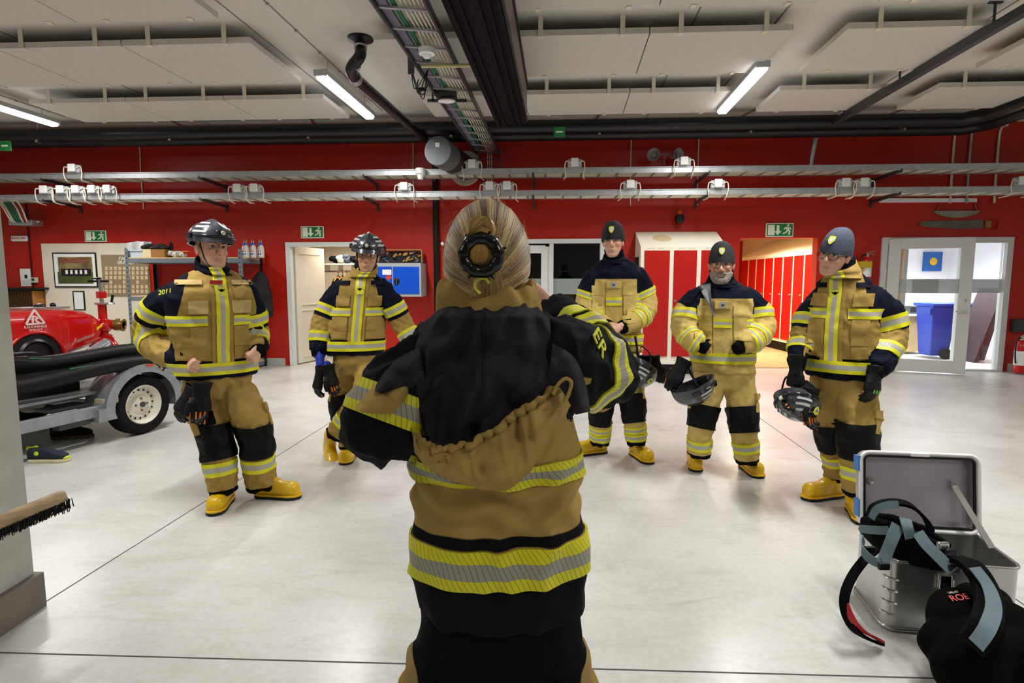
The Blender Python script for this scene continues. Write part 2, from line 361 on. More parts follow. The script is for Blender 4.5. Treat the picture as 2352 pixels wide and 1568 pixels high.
# wires with clips that feed the lamps
def clipwire(a, b, r=.006, lab=''):
    a, b = Vector(a), Vector(b); o = MB(); o.cyl(a, b, r, n=6); n = int((b-a).length/.55); d = (b-a).normalized()
    for i in range(1, n): o.obox(a+d*(i*.55), d*.012, Vector((d.y, -d.x, 0))*.012, Vector((0, 0, .012)))
    return tag(o.build('wire', mat('wire_grey', '8f8c84', .5), None), lab, 'wire', 'clipped wires on the ceiling')
clipwire((-2.62, 1.0, 3.945), (-2.62+.095*7.6, 8.6, 3.945), lab='thin clipped wire along the ceiling feeding the left tube lamp')
clipwire((2.10, 1.0, 3.945), (2.10+.095*7.6, 8.6, 3.945), lab='thin clipped wire along the ceiling feeding the right tube lamp')
clipwire((-7.5, 1.0, 3.945), (-7.5+.095*7.6, 8.9, 3.945), lab='thin clipped wire along the ceiling beside the far left lamp')
M_seam = mat('ceiling_seam', '77746c', .8)
for i, x in enumerate((-3.05, -5.6, -1.5, 1.3, 4.1, -8.2)):
    a = Vector((x, 1, 3.947)); b = a+Vector((.095, 1, 0))*8.4
    struct(MB().bar(a, b, .010, .004).build('trim_%d' % (5+i), M_seam))
# acoustic panels in the ceiling's slightly skewed grid
M_clip = mat('panel_clip', 'd8d3bb', .6)
def cp(a, b, z): return Vector((a+.095*(b-5.5), b+WM*a, z))
cols = [[-2.57-1.31*k for k in range(6)][::-1], [-1.35, -.03, 1.28, 2.6], [3.08, 4.40], [4.95, 6.25, 7.55]]
rows = [(1.0, 2.15), (2.5, 3.65), (4.0, 5.16), (5.66, 6.74), (7.34, 8.22)]
cname = ['in the left bay', 'in the middle bay', 'in the right bay', 'beyond the dark rail']; rname = ['rear row', 'row over the group', 'top row', 'second row from wall', 'row nearest wall']
for ri, (b0, b1) in enumerate(rows):
    for ci, cc in enumerate(cols):
        for k in range(len(cc)-1):
            a0, a1 = cc[k]+.006, cc[k+1]-.006
            if ri == 4 and ci == 0 and k < 2: continue
            t = thing('acoustic_panel', cp((a0+a1)/2, (b0+b1)/2, 3.78), 'acoustic panel %s, %s, %s' % (cname[ci], rname[ri], ['first', 'second', 'third', 'fourth', 'fifth'][k]+' from left'), 'acoustic panel', 'acoustic panels under the ceiling')
            P = [cp(a0, b0, 3.775), cp(a1, b0, 3.775), cp(a1, b1, 3.775), cp(a0, b1, 3.775)]; Q = [p+Vector((0, 0, .055)) for p in P]
            o = MB(); o.add(P+Q, [(3, 2, 1, 0), (4, 5, 6, 7), (0, 1, 5, 4), (1, 2, 6, 5), (2, 3, 7, 6), (3, 0, 4, 7)]); o.build('board', M_panel, t)
            for aa in (a0+.28, a1-.25):
                for bb in (b0, b1):
                    s = -1 if bb == b0 else 1; p = cp(aa, bb, 3.86)+Vector((0, .012*s, 0))
                    o = MB(); o.box(p, (.045, .006, .19)); o.box(p+Vector((0, -.03*s, -.09)), (.045, .06, .005)); o.build('clip', M_clip, t)
# ---------------------------------------------------------------- pipes under the ceiling
def pipe(name, pts, r, lab, m=M_black, n=16, group=None, cat='pipe'):
    o = MB(); o.tube(pts, r, n); return tag(o.build(name, m, None, smooth=50), lab, cat, group)
def smooth_path(pts, n=6):
    out = []; P = [Vector(p) for p in pts]; P = [P[0]]+P+[P[-1]]
    for i in range(1, len(P)-2):
        for k in range(n):
            t = k/n; a, b, c, d = P[i-1], P[i], P[i+1], P[i+2]
            out.append(.5*((2*b)+(c-a)*t+(2*a-5*b+4*c-d)*t*t+(3*b-3*c+d-a)*t**3))
    out.append(P[-2]); return out
zz = 3.74
c1 = onz(2208, 275, zz); c2 = onz(2208, 294, zz-.02)
u1 = (c1-W0).dot(WU); v1 = (c1-W0).dot(WN); u2 = (c2-W0).dot(WU); v2 = (c2-W0).dot(WN)
pipe('ceiling_pipe', [wl(-11, zz, .80), wl(u1-.3, zz, v1), wl(u1, zz, v1), wl(u1, zz, v1)-DD*.3+Vector((.2, 0, 0)), wl(u1, zz, v1)-DD*9+Vector((.7, 0, 0))], .095, 'black ceiling pipe running along the red wall, the upper one')
pipe('ceiling_pipe', [wl(-11, zz-.03, .55), wl(u2-.3, zz-.03, v2), wl(u2, zz-.03, v2), wl(u2, zz-.03, v2)-DD*.3+Vector((.2, 0, 0)), wl(u2, zz-.03, v2)-DD*9+Vector((.7, 0, 0))], .095, 'black ceiling pipe running along the red wall, the lower one behind')
for px, ii in ((105, 0), (405, 1), (718, 2), (1040, 3), (1374, 4), (1715, 5), (2060, 6)):
    u = U(px, 310, .7)
    o = MB(); o.bar(wl(u-.04, 3.94, .5), wl(u+.04, 3.94, .95), .04, .012)
    for vv in (.52, .84): o.cyl(wl(u, 3.94, vv), wl(u, 3.66, vv), .006, n=6); o.obox(wl(u, 3.655, vv), WU*.016, WN*.045, Vector((0, 0, .03)))
    tag(o.build('pipe_hanger', M_steel, None), 'steel hanger holding the black pipes, ' + ['leftmost, below the left lamp', 'second from the left', 'left of the black branch pipe', 'beside the ventilation drum', 'right of the green sign on the pipe', 'below the right tube lamp', 'nearest the pipe bend at right'][ii], 'pipe hanger', 'pipe hangers along the wall')
# branch pipe with elbow and ceiling flange
A = onz(828, 92, 3.93); Bp = onz(826, 130, 3.72); Cp = onz(806, 160, 3.62); Dp = onz(818, 182, 3.6); E_ = onz(975, 318, 3.62)
t = thing('branch_pipe', A, 'black insulated branch pipe with ceiling flange beside the left tube lamp', 'pipe')
o = MB(); o.tube(smooth_path([A, A-Vector((0, 0, .08)), Bp, Cp, Dp], 5), .058, 14); o.build('elbow', M_black, t, smooth=60)
o = MB(); o.lathe([(0, 0), (.13, 0), (.13, -.02), (.06, -.05), (.06, -.1)], A+Vector((0, 0, .02)), n=24); o.build('flange', M_black, t, smooth=40)
o = MB(); o.cyl(Dp, E_, .06, n=16); o.build('pipe_run', M_black, t, smooth=50)
for q, (pa, pb) in enumerate(((A-Vector((0, 0, .05)), A-Vector((0, 0, .10))), (Bp.lerp(Cp, .5), Bp.lerp(Cp, .7)), (Cp.lerp(Dp, .7), Cp.lerp(Dp, 1.1)))):
    o = MB(); o.cyl(pa, pb, .066, n=16); o.build('clamp', M_galv, t, smooth=50)
# ventilation drum under the ceiling by the wall
t = thing('ventilation_duct', wpx and wl(U(1020, 350, .9), 3.4, .9), 'round grey ventilation duct with dark sleeve entering the red wall', 'duct')
c0 = at(1005, 346, 8.3); c1_ = onz(1045, 350, 3.4); ce = Vector((c0.x+.33, 9.55, c0.z-.02))
dv = (ce-c0).normalized()
o = MB(); o.lathe([(0, 0), (.20, 0), (.205, .01), (.205, .38), (.19, .39)], c0, dv, n=32); o.build('grey_casing', mat('duct_grey', '5f6365', .45, metal=.4, mottle=.15), t, smooth=40)
o = MB(); o.lathe([(.185, .36), (.195, .38), (.19, 1.2)], c0, dv, n=32); o.build('sleeve', mat('brown_sleeve', '2c1713', .5), t, smooth=40)
o = MB(); o.lathe([(.19, .0), (.27, .0), (.28, .03), (.19, .05)], ce-dv*.12, dv, n=32); o.build('wall_ring', M_cable, t, smooth=40)
o = MB(); q = c0-dv*.004; x_, y_, z_ = frame(dv); o.obox(q+Vector((.02, 0, .08)), Vector((.05, 0, 0)), dv*.002, Vector((0, 0, .03))); o.build('type_plate', M_screen, t)
pipe('black_downpipe', [wl(U(1001, 470, .05), 3.7, .06), wl(U(1001, 470, .05), .02, .06)], .05, 'black downpipe on the red wall left of the blonde head', n=14)
# black beam box in the middle of the ceiling
M_beam = mat('beam_black', '060303', .75, spec=.2); zb = 3.3
pa = onz(1013, 0, zb); pb = onz(1142, 291, zb); pc = onz(1149, 0, zb); pd = onz(1208, 281, zb)
t = thing('overhead_beam', (pb+pd)/2, 'long black box beam hanging under the ceiling above the blonde head', 'beam')
dl = (pb-pa); dr = (pd-pc); pa2 = pa-dl*.9; pc2 = pc-dr*.9
o = MB(); vs = [pa2, pb, pd, pc2]; vs += [p+Vector((0, 0, .42)) for p in vs]
o.add(vs, [(0, 1, 2, 3), (7, 6, 5, 4), (1, 0, 4, 5), (3, 2, 6, 7), (2, 1, 5, 6), (0, 3, 7, 4)]); o.build('beam_box', M_beam, t)
for k in (.12, .3, .62, .8, .97):
    o = MB(); o.bar(pa2.lerp(pc2, k)-Vector((0, 0, .012)), pb.lerp(pd, k)-Vector((0, 0, .012)), .02, .03); o.build('rib', M_beam, t)
o = MB(); o.bar(pc2+Vector((.012, 0, .40)), pd+Vector((.012, 0, .40)), .03, .04); o.bar(pc2+Vector((.014, 0, .02)), pd+Vector((.014, 0, .02)), .02, .03); o.build('side_flange', M_black, t)
o = MB(); o.bar(pc2+Vector((.006, 0, .21)), pd+Vector((.006, 0, .21)), .01, .34); o.build('side_plate', mat('beam_side', '6e5f5f', .45, metal=.2), t)
# dark rail on the right
ra = onz(2352, 24, 3.72); rb = onz(1911, 284, 3.72); ra2 = ra-(rb-ra)*.8
t = thing('ceiling_rail', rb, 'dark steel rail hanging under the ceiling on the right', 'rail')
o = MB(); o.bar(ra2, rb, .07, .09); o.build('rail_bar', M_darkmetal, t, bevel=.01)
o = MB(); o.bar(ra2+Vector((.08, 0, .02)), rb+Vector((.08, 0, .02)), .03, .03); o.build('guide_rail', M_lbody, t)
o = MB()
for k in (.1, .52, .9): p = ra.lerp(rb, k); o.cyl(p, p+Vector((0, 0, .23)), .012, n=8); o.box(p+Vector((0, 0, .22)), (.12, .03, .01))
o.build('hanger', M_darkmetal, t)
# ---------------------------------------------------------------- cable ladder in the centre of the ceiling
zl = 3.55
la, lb = onz(857, 0, zl), onz(1094, 350, zl); ra_, rb_ = onz(977, 0, zl), onz(1149, 356, zl)
dl = (lb-la).normalized(); la -= dl*3; dr = (rb_-ra_).normalized(); ra_ -= dr*3
t = thing('cable_ladder', (lb+rb_)/2, 'steel cable ladder with cables running along the middle of the ceiling', 'cable ladder')
o = MB(); o.bar(la, lb, .02, .07); o.build('side_rail', M_darkmetal, t); o = MB(); o.bar(ra_, rb_, .02, .07); o.build('side_rail', M_darkmetal, t)
n = 22
for k in range(n):
    o = MB(); f = (k+.5)/n; o.bar(la.lerp(lb, f), ra_.lerp(rb_, f), .03, .016); o.build('rung', M_galv, t)
for k in range(6):
    f = .46+.085*k; o = MB(); o.tube([la.lerp(ra_, f)+Vector((0, 0, .03)), la.lerp(ra_, f+.03).lerp(lb.lerp(rb_, f-.02), .5)+Vector((0, 0, .03)), lb.lerp(rb_, f)+Vector((0, 0, .03)), lb.lerp(rb_, f)+Vector((.0, .02, -.5))], .008, 8)
    tag(o.build('cable', M_cable, None, smooth=60), 'cream cable lying in the central cable ladder', 'cable', 'cream cables in the central ladder')
M_greenc = mat('green_cable', '1c6b4a', .5)
for k in range(2):
    f = .28+.05*k; o = MB(); o.tube([la.lerp(ra_, f)+Vector((0, 0, .03)), lb.lerp(rb_, f)+Vector((0, 0, .03))], .012, 8)
    tag(o.build('cable', M_greenc, None, smooth=60), 'green cable lying in the central cable ladder', 'cable', 'green cables in the central ladder')
o = MB(); o.bar(la.lerp(ra_, .13)+Vector((0, 0, .02)), lb.lerp(rb_, .13)+Vector((0, 0, .02)), .07, .03); tag(o.build('flat_conduit', mat('violet_grey', '6a6676', .5), None), 'flat violet-grey conduit lying in the central cable ladder', 'conduit')
# vertical ladder piece by the wall
o = MB(); u0, u1_ = U(1100, 370, .3), U(1150, 370, .3)
for u in (u0, u1_): o.bar(wl(u, 3.55, .32), wl(u, 3.1, .32), .02, .06, up=(0, 1, 0))
for k in range(4): o.bar(wl(u0, 3.2+.1*k, .32), wl(u1_, 3.2+.1*k, .32), .02, .015)
tag(o.build('ladder_drop', M_darkmetal, None), 'short vertical cable ladder joining the wall trays', 'cable ladder')
# detector, router, rod on the central ladder
p = onz(980, 118, zl-.06); t = thing('motion_detector', p, 'round white motion detector under the central cable ladder', 'detector')
MB().lathe([(0, -.06), (.03, -.055), (.045, -.03)], p, n=20).build('lens', M_screen, t, smooth=50); MB().lathe([(.045, -.03), (.07, -.025), (.075, .02), (0, .03)], p, n=24).build('detector_body', M_screen, t, smooth=40)
p = onz(1020, 148, zl-.05); q = onz(968, 152, zl-.05); o = MB(); o.cyl(q, q+Vector((.50, -.02, .0)), .018, n=10); tag(o.build('wooden_rod', mat('cream_rod', 'c9bd8c', .5), None, smooth=60), 'cream rod laid across the central cable ladder', 'rod')
p = onz(1026, 232, zl-.10); t = thing('wifi_router', p, 'white oval wifi router on a grey bracket under the cable ladder', 'router')
o = MB(); o.ell(p, .10, .06, .022); o.build('router_body', M_screen, t, smooth=60)
o = MB(); o.box(p+Vector((0, .05, .02)), (.44, .02, .03)); o.box(p+Vector((-.16, .05, .09)), (.02, .02, .16)); o.box(p+Vector((0, .02, .07)), (.22, .12, .05)); o.build('bracket', M_darkmetal, t)
p = onz(944, 145, zl); t = thing('control_box', p, 'small perforated steel plate with dangling black wires by the ladder', 'bracket')
MB().box(p, (.06, .02, .2)).build('perforated_plate', M_darkmetal, t)
for k in range(3): MB().tube(smooth_path([p+Vector((0, 0, -.05)), p+Vector((.02+.04*k, .05, -.22-.05*k)), p+Vector((.09+.02*k, .1, -.12)), p+Vector((.14, .2, .02))], 6), .005, 6).build('wire', M_black, t, smooth=60)
p = onz(968, 205, zl-.1); o = MB(); o.tube(smooth_path([p+Vector((-.03, 0, .1)), p+Vector((-.05, .02, 0)), p+Vector((.02, .0, -.05)), p+Vector((.06, .03, .06))], 6), .006, 6); o.box(p, (.07, .03, .03)); tag(o.build('black_plug', M_black, None), 'black plug hanging on a wire beside the cable ladder', 'plug')
# ---------------------------------------------------------------- two wall trays
def tray(z, lab, boxes):
    t = thing('cable_tray', wl(0, z, .5), lab, 'cable tray', 'long cable trays along the red wall')
    for vv, h in ((.75, .085), (.30, .05)):
        o = MB(); o.wbox(-11, 9.7, z-h/2, z+h/2, vv-.009, vv+.009); o.wbox(-11, 9.7, z+h/2-.01, z+h/2, vv-.022, vv+.022); o.build('side_rail', M_galv, t)
    for k in range(76):
        u = -11+.275*k; MB().bar(wl(u, z-.03, .31), wl(u, z-.03, .74), .028, .014).build('rung', M_galv, t)
    for px in (185, 520, 868, 1226, 1597, 2000):
        u = U(px, 480, .02); o = MB(); o.bar(wl(u, z-.07, .0), wl(u, z-.045, .76), .03, .045); o.wbox(u-.02, u+.02, z-.16, z-.03, .0, .02); o.build('wall_bracket', M_darkmetal, t)
    for k in range(7):
        vv = .36+.05*k; o = MB(); pts = [wl(-10.9+1.3*j, z-.012+.004*math.sin(j+k), vv+.008*math.sin(j*1.7+k)) for j in range(17)]
        o.tube(pts, .014, 6); tag(o.build('cable', M_cable, None, smooth=60), 'cream cable lying in the '+lab.split(' along')[0][4:], 'cable', 'cream cables in the '+lab.split(' along')[0][4:])
    M_box = mat('junction_white', 'e2e2dc', .4)
    for i, (px, py) in enumerate(boxes):
        u = U(px, py, .76); b = thing('junction_box', wl(u, z, .78), 'white junction box on the %s, %s' % (lab.split(' cable')[0][4:]+' tray', boxes[(px, py)]), 'junction box', 'junction boxes on the cable trays')
        o = MB(); o.wbox(u-.105, u+.105, z+.045, z+.165, .735, .79); o.build('back_box', mat('junction_grey', 'a9abb0', .5), b, bevel=.012)
        o = MB(); o.wbox(u-.06, u+.055, z+.055, z+.175, .79, .83); o.build('lid', M_box, b, bevel=.01)
        for s in (-1, 1):
            o = MB(); o.tube(smooth_path([wl(u+s*.05, z+.10, .80), wl(u+s*.13, z+.13, .80), wl(u+s*.15, z+.03, .80), wl(u+s*.13, z-.08, .78), wl(u+s*.16, z-.1, .6)], 5), .009, 6); o.build('cable_loop', M_cable, b, smooth=60)
    return t
ub = Z(1300, 392, .75); lo = Z(1300, 443, .75)
tray(ub, 'the upper cable tray along the red wall', {(172, 400): 'alone at the far left', (1085, 385): 'right of the duct', (1320, 378): 'left of the horn loudspeakers', (1570, 376): 'below the horn loudspeakers'})
tray(lo, 'the lower cable tray along the red wall', {(107, 450): 'leftmost of five', (145, 448): 'second of five at the left', (180, 447): 'third of five at the left', (217, 446): 'fourth of five at the left', (252, 445): 'fifth of five at the left', (549, 440): 'left one of a pair above the helmeted man', (587, 440): 'right one of a pair above the helmeted man', (930, 436): 'alone left of the blonde head', (1125, 434): 'left one above the blonde head', (1165, 434): 'right one above the blonde head', (1447, 430): 'above the man with folded hands', (1648, 427): 'above the bearded man', (1940, 424): 'left of a pair above the rightmost man', (1982, 424): 'right of a pair above the rightmost man', (2343, 420): 'at the right picture edge'})
u = U(968, 400, .76); t = thing('lamp_socket', wl(u, ub, .78), 'white porcelain lamp socket on the upper cable tray', 'socket'); MB().lathe([(.0, -.12), (.04, -.12), (.055, -.05), (.075, -.04), (.075, .04), (0, .045)], wl(u, ub, .83), n=20).build('socket_body', M_screen, t, smooth=40)
# thin drop wires from the ceiling
for i, px in enumerate((320, 948, 1449, 1604, 2190, 2228, 2292)):
    u = U(px, 350, .03); m_ = M_cable if px != 2228 else M_galv
    o = MB(); o.tube(smooth_path([wl(u-.06, 3.84, .25), wl(u, 3.8, .04), wl(u, 3.3, .03), wl(u+.01, 2.7, .03)], 5), .009 if px < 2190 else .018, 8); tag(o.build('drop_cable', m_, None, smooth=60), 'thin vertical cable on the upper red wall, '+['above the left door panel', 'left of the ventilation duct', 'left of the horn loudspeakers', 'right of the horn loudspeakers', 'leftmost of three at the right', 'grey conduit among three at the right', 'rightmost of three at the right'][i], 'cable', 'vertical cables on the upper wall')
u = U(1866, 350, .3); o = MB(); o.tube(smooth_path([wl(u+.15, 3.82, .5), wl(u+.03, 3.75, .4), wl(u-.02, 3.5, .38), wl(u-.04, 3.25, .36)], 6), .035, 10); tag(o.build('steel_hose', M_galv, None, smooth=60), 'shiny flexible steel conduit dropping to the upper tray at right', 'conduit')
# horn loudspeakers
t = thing('horn_loudspeaker', wl(U(1526, 360, .1), 3.3, .1), 'pair of grey horn loudspeakers on one bracket above the upper tray', 'loudspeaker')
M_horn = mat('horn_grey', '8c8a84', .5)
for s, px in ((-1, 1499), (1, 1556)):
    u = U(px, 358, .3); c = wl(u, Z(px, 358, .3), .38); d = (WN*.85+WU*s*.5).normalized()
    o = MB(); o.lathe([(.02, -.16), (.035, -.15), (.04, -.06), (.055, -.03), (.10, 0), (.104, .01), (.09, .008), (.03, -.05), (.035, -.02), (.0, -.01)], c, d, n=24); o.build('horn', M_horn, t, smooth=40)
c = wl(U(1526, 365, .2), Z(1526, 372, .2), .2)
o = MB(); o.tube([wl(U(1505, 352, .3), Z(1505, 352, .3), .26), c+Vector((0, 0, .12)), c+Vector((0, 0, -.05)), wl(U(1526, 372, .0), Z(1526, 375, 0), .0)], .012, 8); o.tube([wl(U(1550, 352, .3), Z(1550, 352, .3), .26), c+Vector((0, 0, .12))], .012, 8); o.build('bracket', M_horn, t, smooth=50)
# alarm beacon
c = wl(U(1561, 500, .12), Z(1561, 500, .12), .12); t = thing('alarm_beacon', c, 'black alarm sounder with orange lens above the red lockers', 'alarm')
o = MB(); o.lathe([(0, -.1), (.05, -.09), (.075, -.03), (.07, .03), (.04, .05), (0, .06)], c, n=20); o.build('sounder', M_black, t, smooth=50)
MB().lathe([(.035, .04), (.035, .09), (.02, .12), (0, .13)], c, n=16).build('orange_lens', mat('orange_lens', 'e06a10', .2), t, smooth=50); MB().bar(c+Vector((0, 0, .05)), c-WN*.12+Vector((0, 0, .05)), .03, .03).build('arm', M_black, t)
for i, (px, py) in enumerate(((1017, 560), (0, 0))):
    if px: c = wl(U(px, py, 0), Z(px, py, 0), 0); tag(MB().lathe([(.03, 0), (.035, .03), (.02, .06), (0, .065)], c, WN, n=16).build('wall_hook', M_screen, None, smooth=40), 'small white round hook on the red wall beside the downpipe', 'hook')
# cable bundle and steel tray at far left
c = wl(U(45, 500, .3), Z(45, 505, .3), .3)
o = MB(); o.wbox(U(22, 510, .3), U(76, 510, .3), Z(40, 517, .3), Z(40, 505, .3), .1, .32); tag(o.build('cable_shelf', M_galv, None, bevel=.004), 'perforated steel end plate under the cable bundle at far left', 'bracket')
for k in range(8):
    mm = M_greenc if 2 <= k <= 4 else (mat('red_cable', '8c1d16', .5) if k == 6 else M_cable); o = MB(); ua, ub_ = U(4+6*k, 470, .5), U(34+4.5*k, 505, .3)
    o.tube(smooth_path([wl(ua-.1, lo+.05, .5), wl(ua, lo-.12, .48), wl((ua+ub_)/2+.02, lo-.30, .4), wl(ub_, lo-.34, .3), wl(ub_+.1, lo-.32, .2)], 6), .014, 8); tag(o.build('cable', mm, None, smooth=60), ['cream', 'green', 'red'][0 if mm is M_cable else (1 if mm is M_greenc else 2)]+' cable hanging in the loop at the far left under the trays', 'cable', 'hanging cable loops at the far left')
# ================================================================ PEOPLE
def remesh(mb, voxel, smooth=4, name='m'):
    me = mb.mesh(name); o = bpy.data.objects.new(name, me); COL.objects.link(o)
    md = o.modifiers.new('r', 'REMESH'); md.mode = 'VOXEL'; md.voxel_size = voxel; md.adaptivity = 0
    if smooth: s = o.modifiers.new('s', 'SMOOTH'); s.factor = .5; s.iterations = smooth
    dg = bpy.context.evaluated_depsgraph_get(); m2 = bpy.data.meshes.new_from_object(o.evaluated_get(dg)); bpy.data.objects.remove(o)
    m2.materials.clear(); return m2
def link(name, me, mats, parent=None, smooth=True):
    o = bpy.data.objects.new(name, me); COL.objects.link(o); me.materials.clear()
    for m in (mats if isinstance(mats, (list, tuple)) else [mats]): me.materials.append(m)
    if smooth: me.shade_smooth()
    if parent is not None:
        o.parent = parent; o.matrix_parent_inverse = Matrix.Translation(-parent.location) if parent.type == 'EMPTY' else Matrix.Identity(4)
    return o
def getco(me):
    a = np.empty(len(me.vertices)*3, np.float32); me.vertices.foreach_get('co', a); return a.reshape(-1, 3)
def getno(me):
    a = np.empty(len(me.vertices)*3, np.float32); me.vertex_normals.foreach_get('vector', a); return a.reshape(-1, 3)
def setco(me, a): me.vertices.foreach_set('co', a.astype(np.float32).ravel()); me.update()
def attr(me, name, vals):
    at_ = me.attributes.new(name, 'FLOAT', 'POINT'); at_.data.foreach_set('value', np.asarray(vals, np.float32))
def limbparam(P, path):
    """for points P (n,3) and a polyline: distance to it, arc length along it, offset vector from it"""
    best = np.full(len(P), 1e9); T = np.zeros(len(P)); O = np.zeros((len(P), 3)); acc = 0.
    for a, b in zip(path[:-1], path[1:]):
        a = np.array(a); b = np.array(b); d = b-a; L = np.linalg.norm(d)
        t = np.clip(((P-a)@d)/(L*L), 0, 1); q = a+t[:, None]*d; off = P-q; r = np.linalg.norm(off, axis=1); k = r < best
        best[k] = r[k]; T[k] = acc+t[k]*L; O[k] = off[k]; acc += L
    return best, T, O
def ridged(x, y, z):
    return np.array([mnoise.noise((a, b, c)) for a, b, c in zip(x, y, z)])
def wrinkle(me, limbs, amp=.006, freq=15, seed=0., bends=()):
    """folds that run round each limb: limbs = list of polylines (torso, arms or legs)"""
    P = getco(me); N = getno(me); R = []
    for path in limbs: R.append(limbparam(P, path))
    D = np.array([r[0]/rad for r, rad in zip(R, [1.6]+[1.]*(len(R)-1) if len(R) > 2 else [1.]*len(R))]); k = D.argmin(0)
    disp = np.zeros(len(P))
    for i, (d, t, o) in enumerate(R):
        m = k == i
        if not m.any(): continue
        u = o[m]/(np.linalg.norm(o[m], axis=1)[:, None]+1e-6)
        n1 = ridged(t[m]*freq+seed+u[:, 0]*.8, u[:, 0]*1.3+seed, u[:, 1]*1.3+u[:, 2]*.9)
        n2 = ridged(t[m]*freq*2.3+seed*3+u[:, 2], u[:, 0]*3+seed, u[:, 1]*3)
        disp[m] = amp*(1-2*np.abs(n1)*1.6)*.7+amp*.5*n2
    for c, rr, a in bends:                       # deeper creases at elbows, waist and cuffs
        c = np.array(c); w = np.exp(-np.sum((P-c)**2, 1)/rr**2); s = (P-c)@np.array((.35, .2, .95))
        disp += w*a*np.sin(s*2*PI/.045+seed)
    setco(me, P+N*disp[:, None])
def cloth(name, cols, field=None, rough=.82, weave=900, dirt=.12):
    """fabric; FIELD names a point attribute, positive where the second colour is sewn in"""
    m = bpy.data.materials.new(name); m.use_nodes = True; nt = m.node_tree; b = nt.nodes['Principled BSDF']; L = nt.links.new; N = nt.nodes.new
    b.inputs['Roughness'].default_value = rough; b.inputs['Specular IOR Level'].default_value = .10
    tc = N('ShaderNodeTexCoord'); n = N('ShaderNodeTexNoise'); n.inputs['Scale'].default_value = 7; n.inputs['Detail'].default_value = 7; L(tc.outputs['Object'], n.inputs['Vector'])
    mr = N('ShaderNodeMapRange'); mr.inputs[1].default_value = .3; mr.inputs[2].default_value = .7; mr.inputs[3].default_value = 1-dirt; mr.inputs[4].default_value = 1.06; L(n.outputs['Fac'], mr.inputs[0])
    if field:
        at_ = N('ShaderNodeAttribute'); at_.attribute_name = field
        g = N('ShaderNodeMapRange'); g.inputs[1].default_value = -.0015; g.inputs[2].default_value = .0015; L(at_.outputs['Fac'], g.inputs[0])
        mx = N('ShaderNodeMix'); mx.data_type = 'RGBA'; mx.inputs[6].default_value = srgb(cols[0]); mx.inputs[7].default_value = srgb(cols[1]); L(g.outputs[0], mx.inputs[0]); src = mx.outputs[2]
    else:
        rg = N('ShaderNodeRGB'); rg.outputs[0].default_value = srgb(cols[0]); src = rg.outputs[0]
    mu = N('ShaderNodeMix'); mu.data_type = 'RGBA'; mu.blend_type = 'MULTIPLY'; mu.inputs[0].default_value = 1; L(src, mu.inputs[6]); L(mr.outputs[0], mu.inputs[7]); L(mu.outputs[2], b.inputs['Base Color'])
    n3 = N('ShaderNodeTexNoise'); n3.inputs['Scale'].default_value = 13; n3.inputs['Detail'].default_value = 5; n3.inputs['Distortion'].default_value = .2; L(tc.outputs['Object'], n3.inputs['Vector'])
    bp = N('ShaderNodeBump'); bp.inputs['Strength'].default_value = .5; bp.inputs['Distance'].default_value = .022; L(n3.outputs['Fac'], bp.inputs['Height']); L(bp.outputs[0], b.inputs['Normal'])
    return m
TAN = 'a4884a'; TANB = 'c8ae66'; NAVY = '0f1322'; BLK = '030304'
M_jackA = cloth('turnout_cloth', (TAN, NAVY), 'navy'); M_jackB = cloth('turnout_cloth_pale', (TANB, NAVY), 'navy')
M_tan = cloth('tan_cloth', (TAN,)); M_tanB = cloth('pale_tan_cloth', (TANB,)); M_tanL = cloth('light_tan_flap', ('c9ae74',)); M_navy = cloth('navy_cloth', (NAVY,)); M_blk = cloth('black_cloth', (BLK,), dirt=.3)
M_trA = cloth('turnout_trouser', (TAN, '07080b'), 'navy'); M_trB = cloth('turnout_trouser_pale', (TANB, '07080b'), 'navy')
M_knee = mat('knee_leather', '070708', .6, spec=.2, bump=.3, bscale=12, mottle=.3, mscale=8)
def tape_mat(name, c, dark):
    m = bpy.data.materials.new(name); m.use_nodes = True; nt = m.node_tree; b = nt.nodes['Principled BSDF']; L = nt.links.new; N = nt.nodes.new
    uv = N('ShaderNodeUVMap'); sp = N('ShaderNodeSeparateXYZ'); L(uv.outputs[0], sp.inputs[0])
    a = N('ShaderNodeMath'); a.operation = 'MULTIPLY_ADD'; a.inputs[1].default_value = .45; L(sp.outputs[1], a.inputs[0]); L(sp.outputs[0], a.inputs[2])
    f = N('ShaderNodeMath'); f.operation = 'PINGPONG'; f.inputs[1].default_value = .0045; L(a.outputs[0], f.inputs[0])
    g = N('ShaderNodeMapRange'); g.inputs[1].default_value = .0; g.inputs[2].default_value = .0009; L(f.outputs[0], g.inputs[0])
    mx = N('ShaderNodeMix'); mx.data_type = 'RGBA'; mx.inputs[6].default_value = srgb(dark); mx.inputs[7].default_value = srgb(c); L(g.outputs[0], mx.inputs[0]); L(mx.outputs[2], b.inputs['Base Color'])
    bp = N('ShaderNodeBump'); bp.inputs['Strength'].default_value = .6; bp.inputs['Distance'].default_value = .002; L(g.outputs[0], bp.inputs['Height']); L(bp.outputs[0], b.inputs['Normal'])
    b.inputs['Roughness'].default_value = .5; return m
M_ty = tape_mat('fluorescent_yellow_tape', 'e6e010', '8f8a10'); M_ts = tape_mat('silver_tape', 'b5b3a8', '5c5a50')
M_letter = mat('yellow_lettering', 'dfe04a', .6)
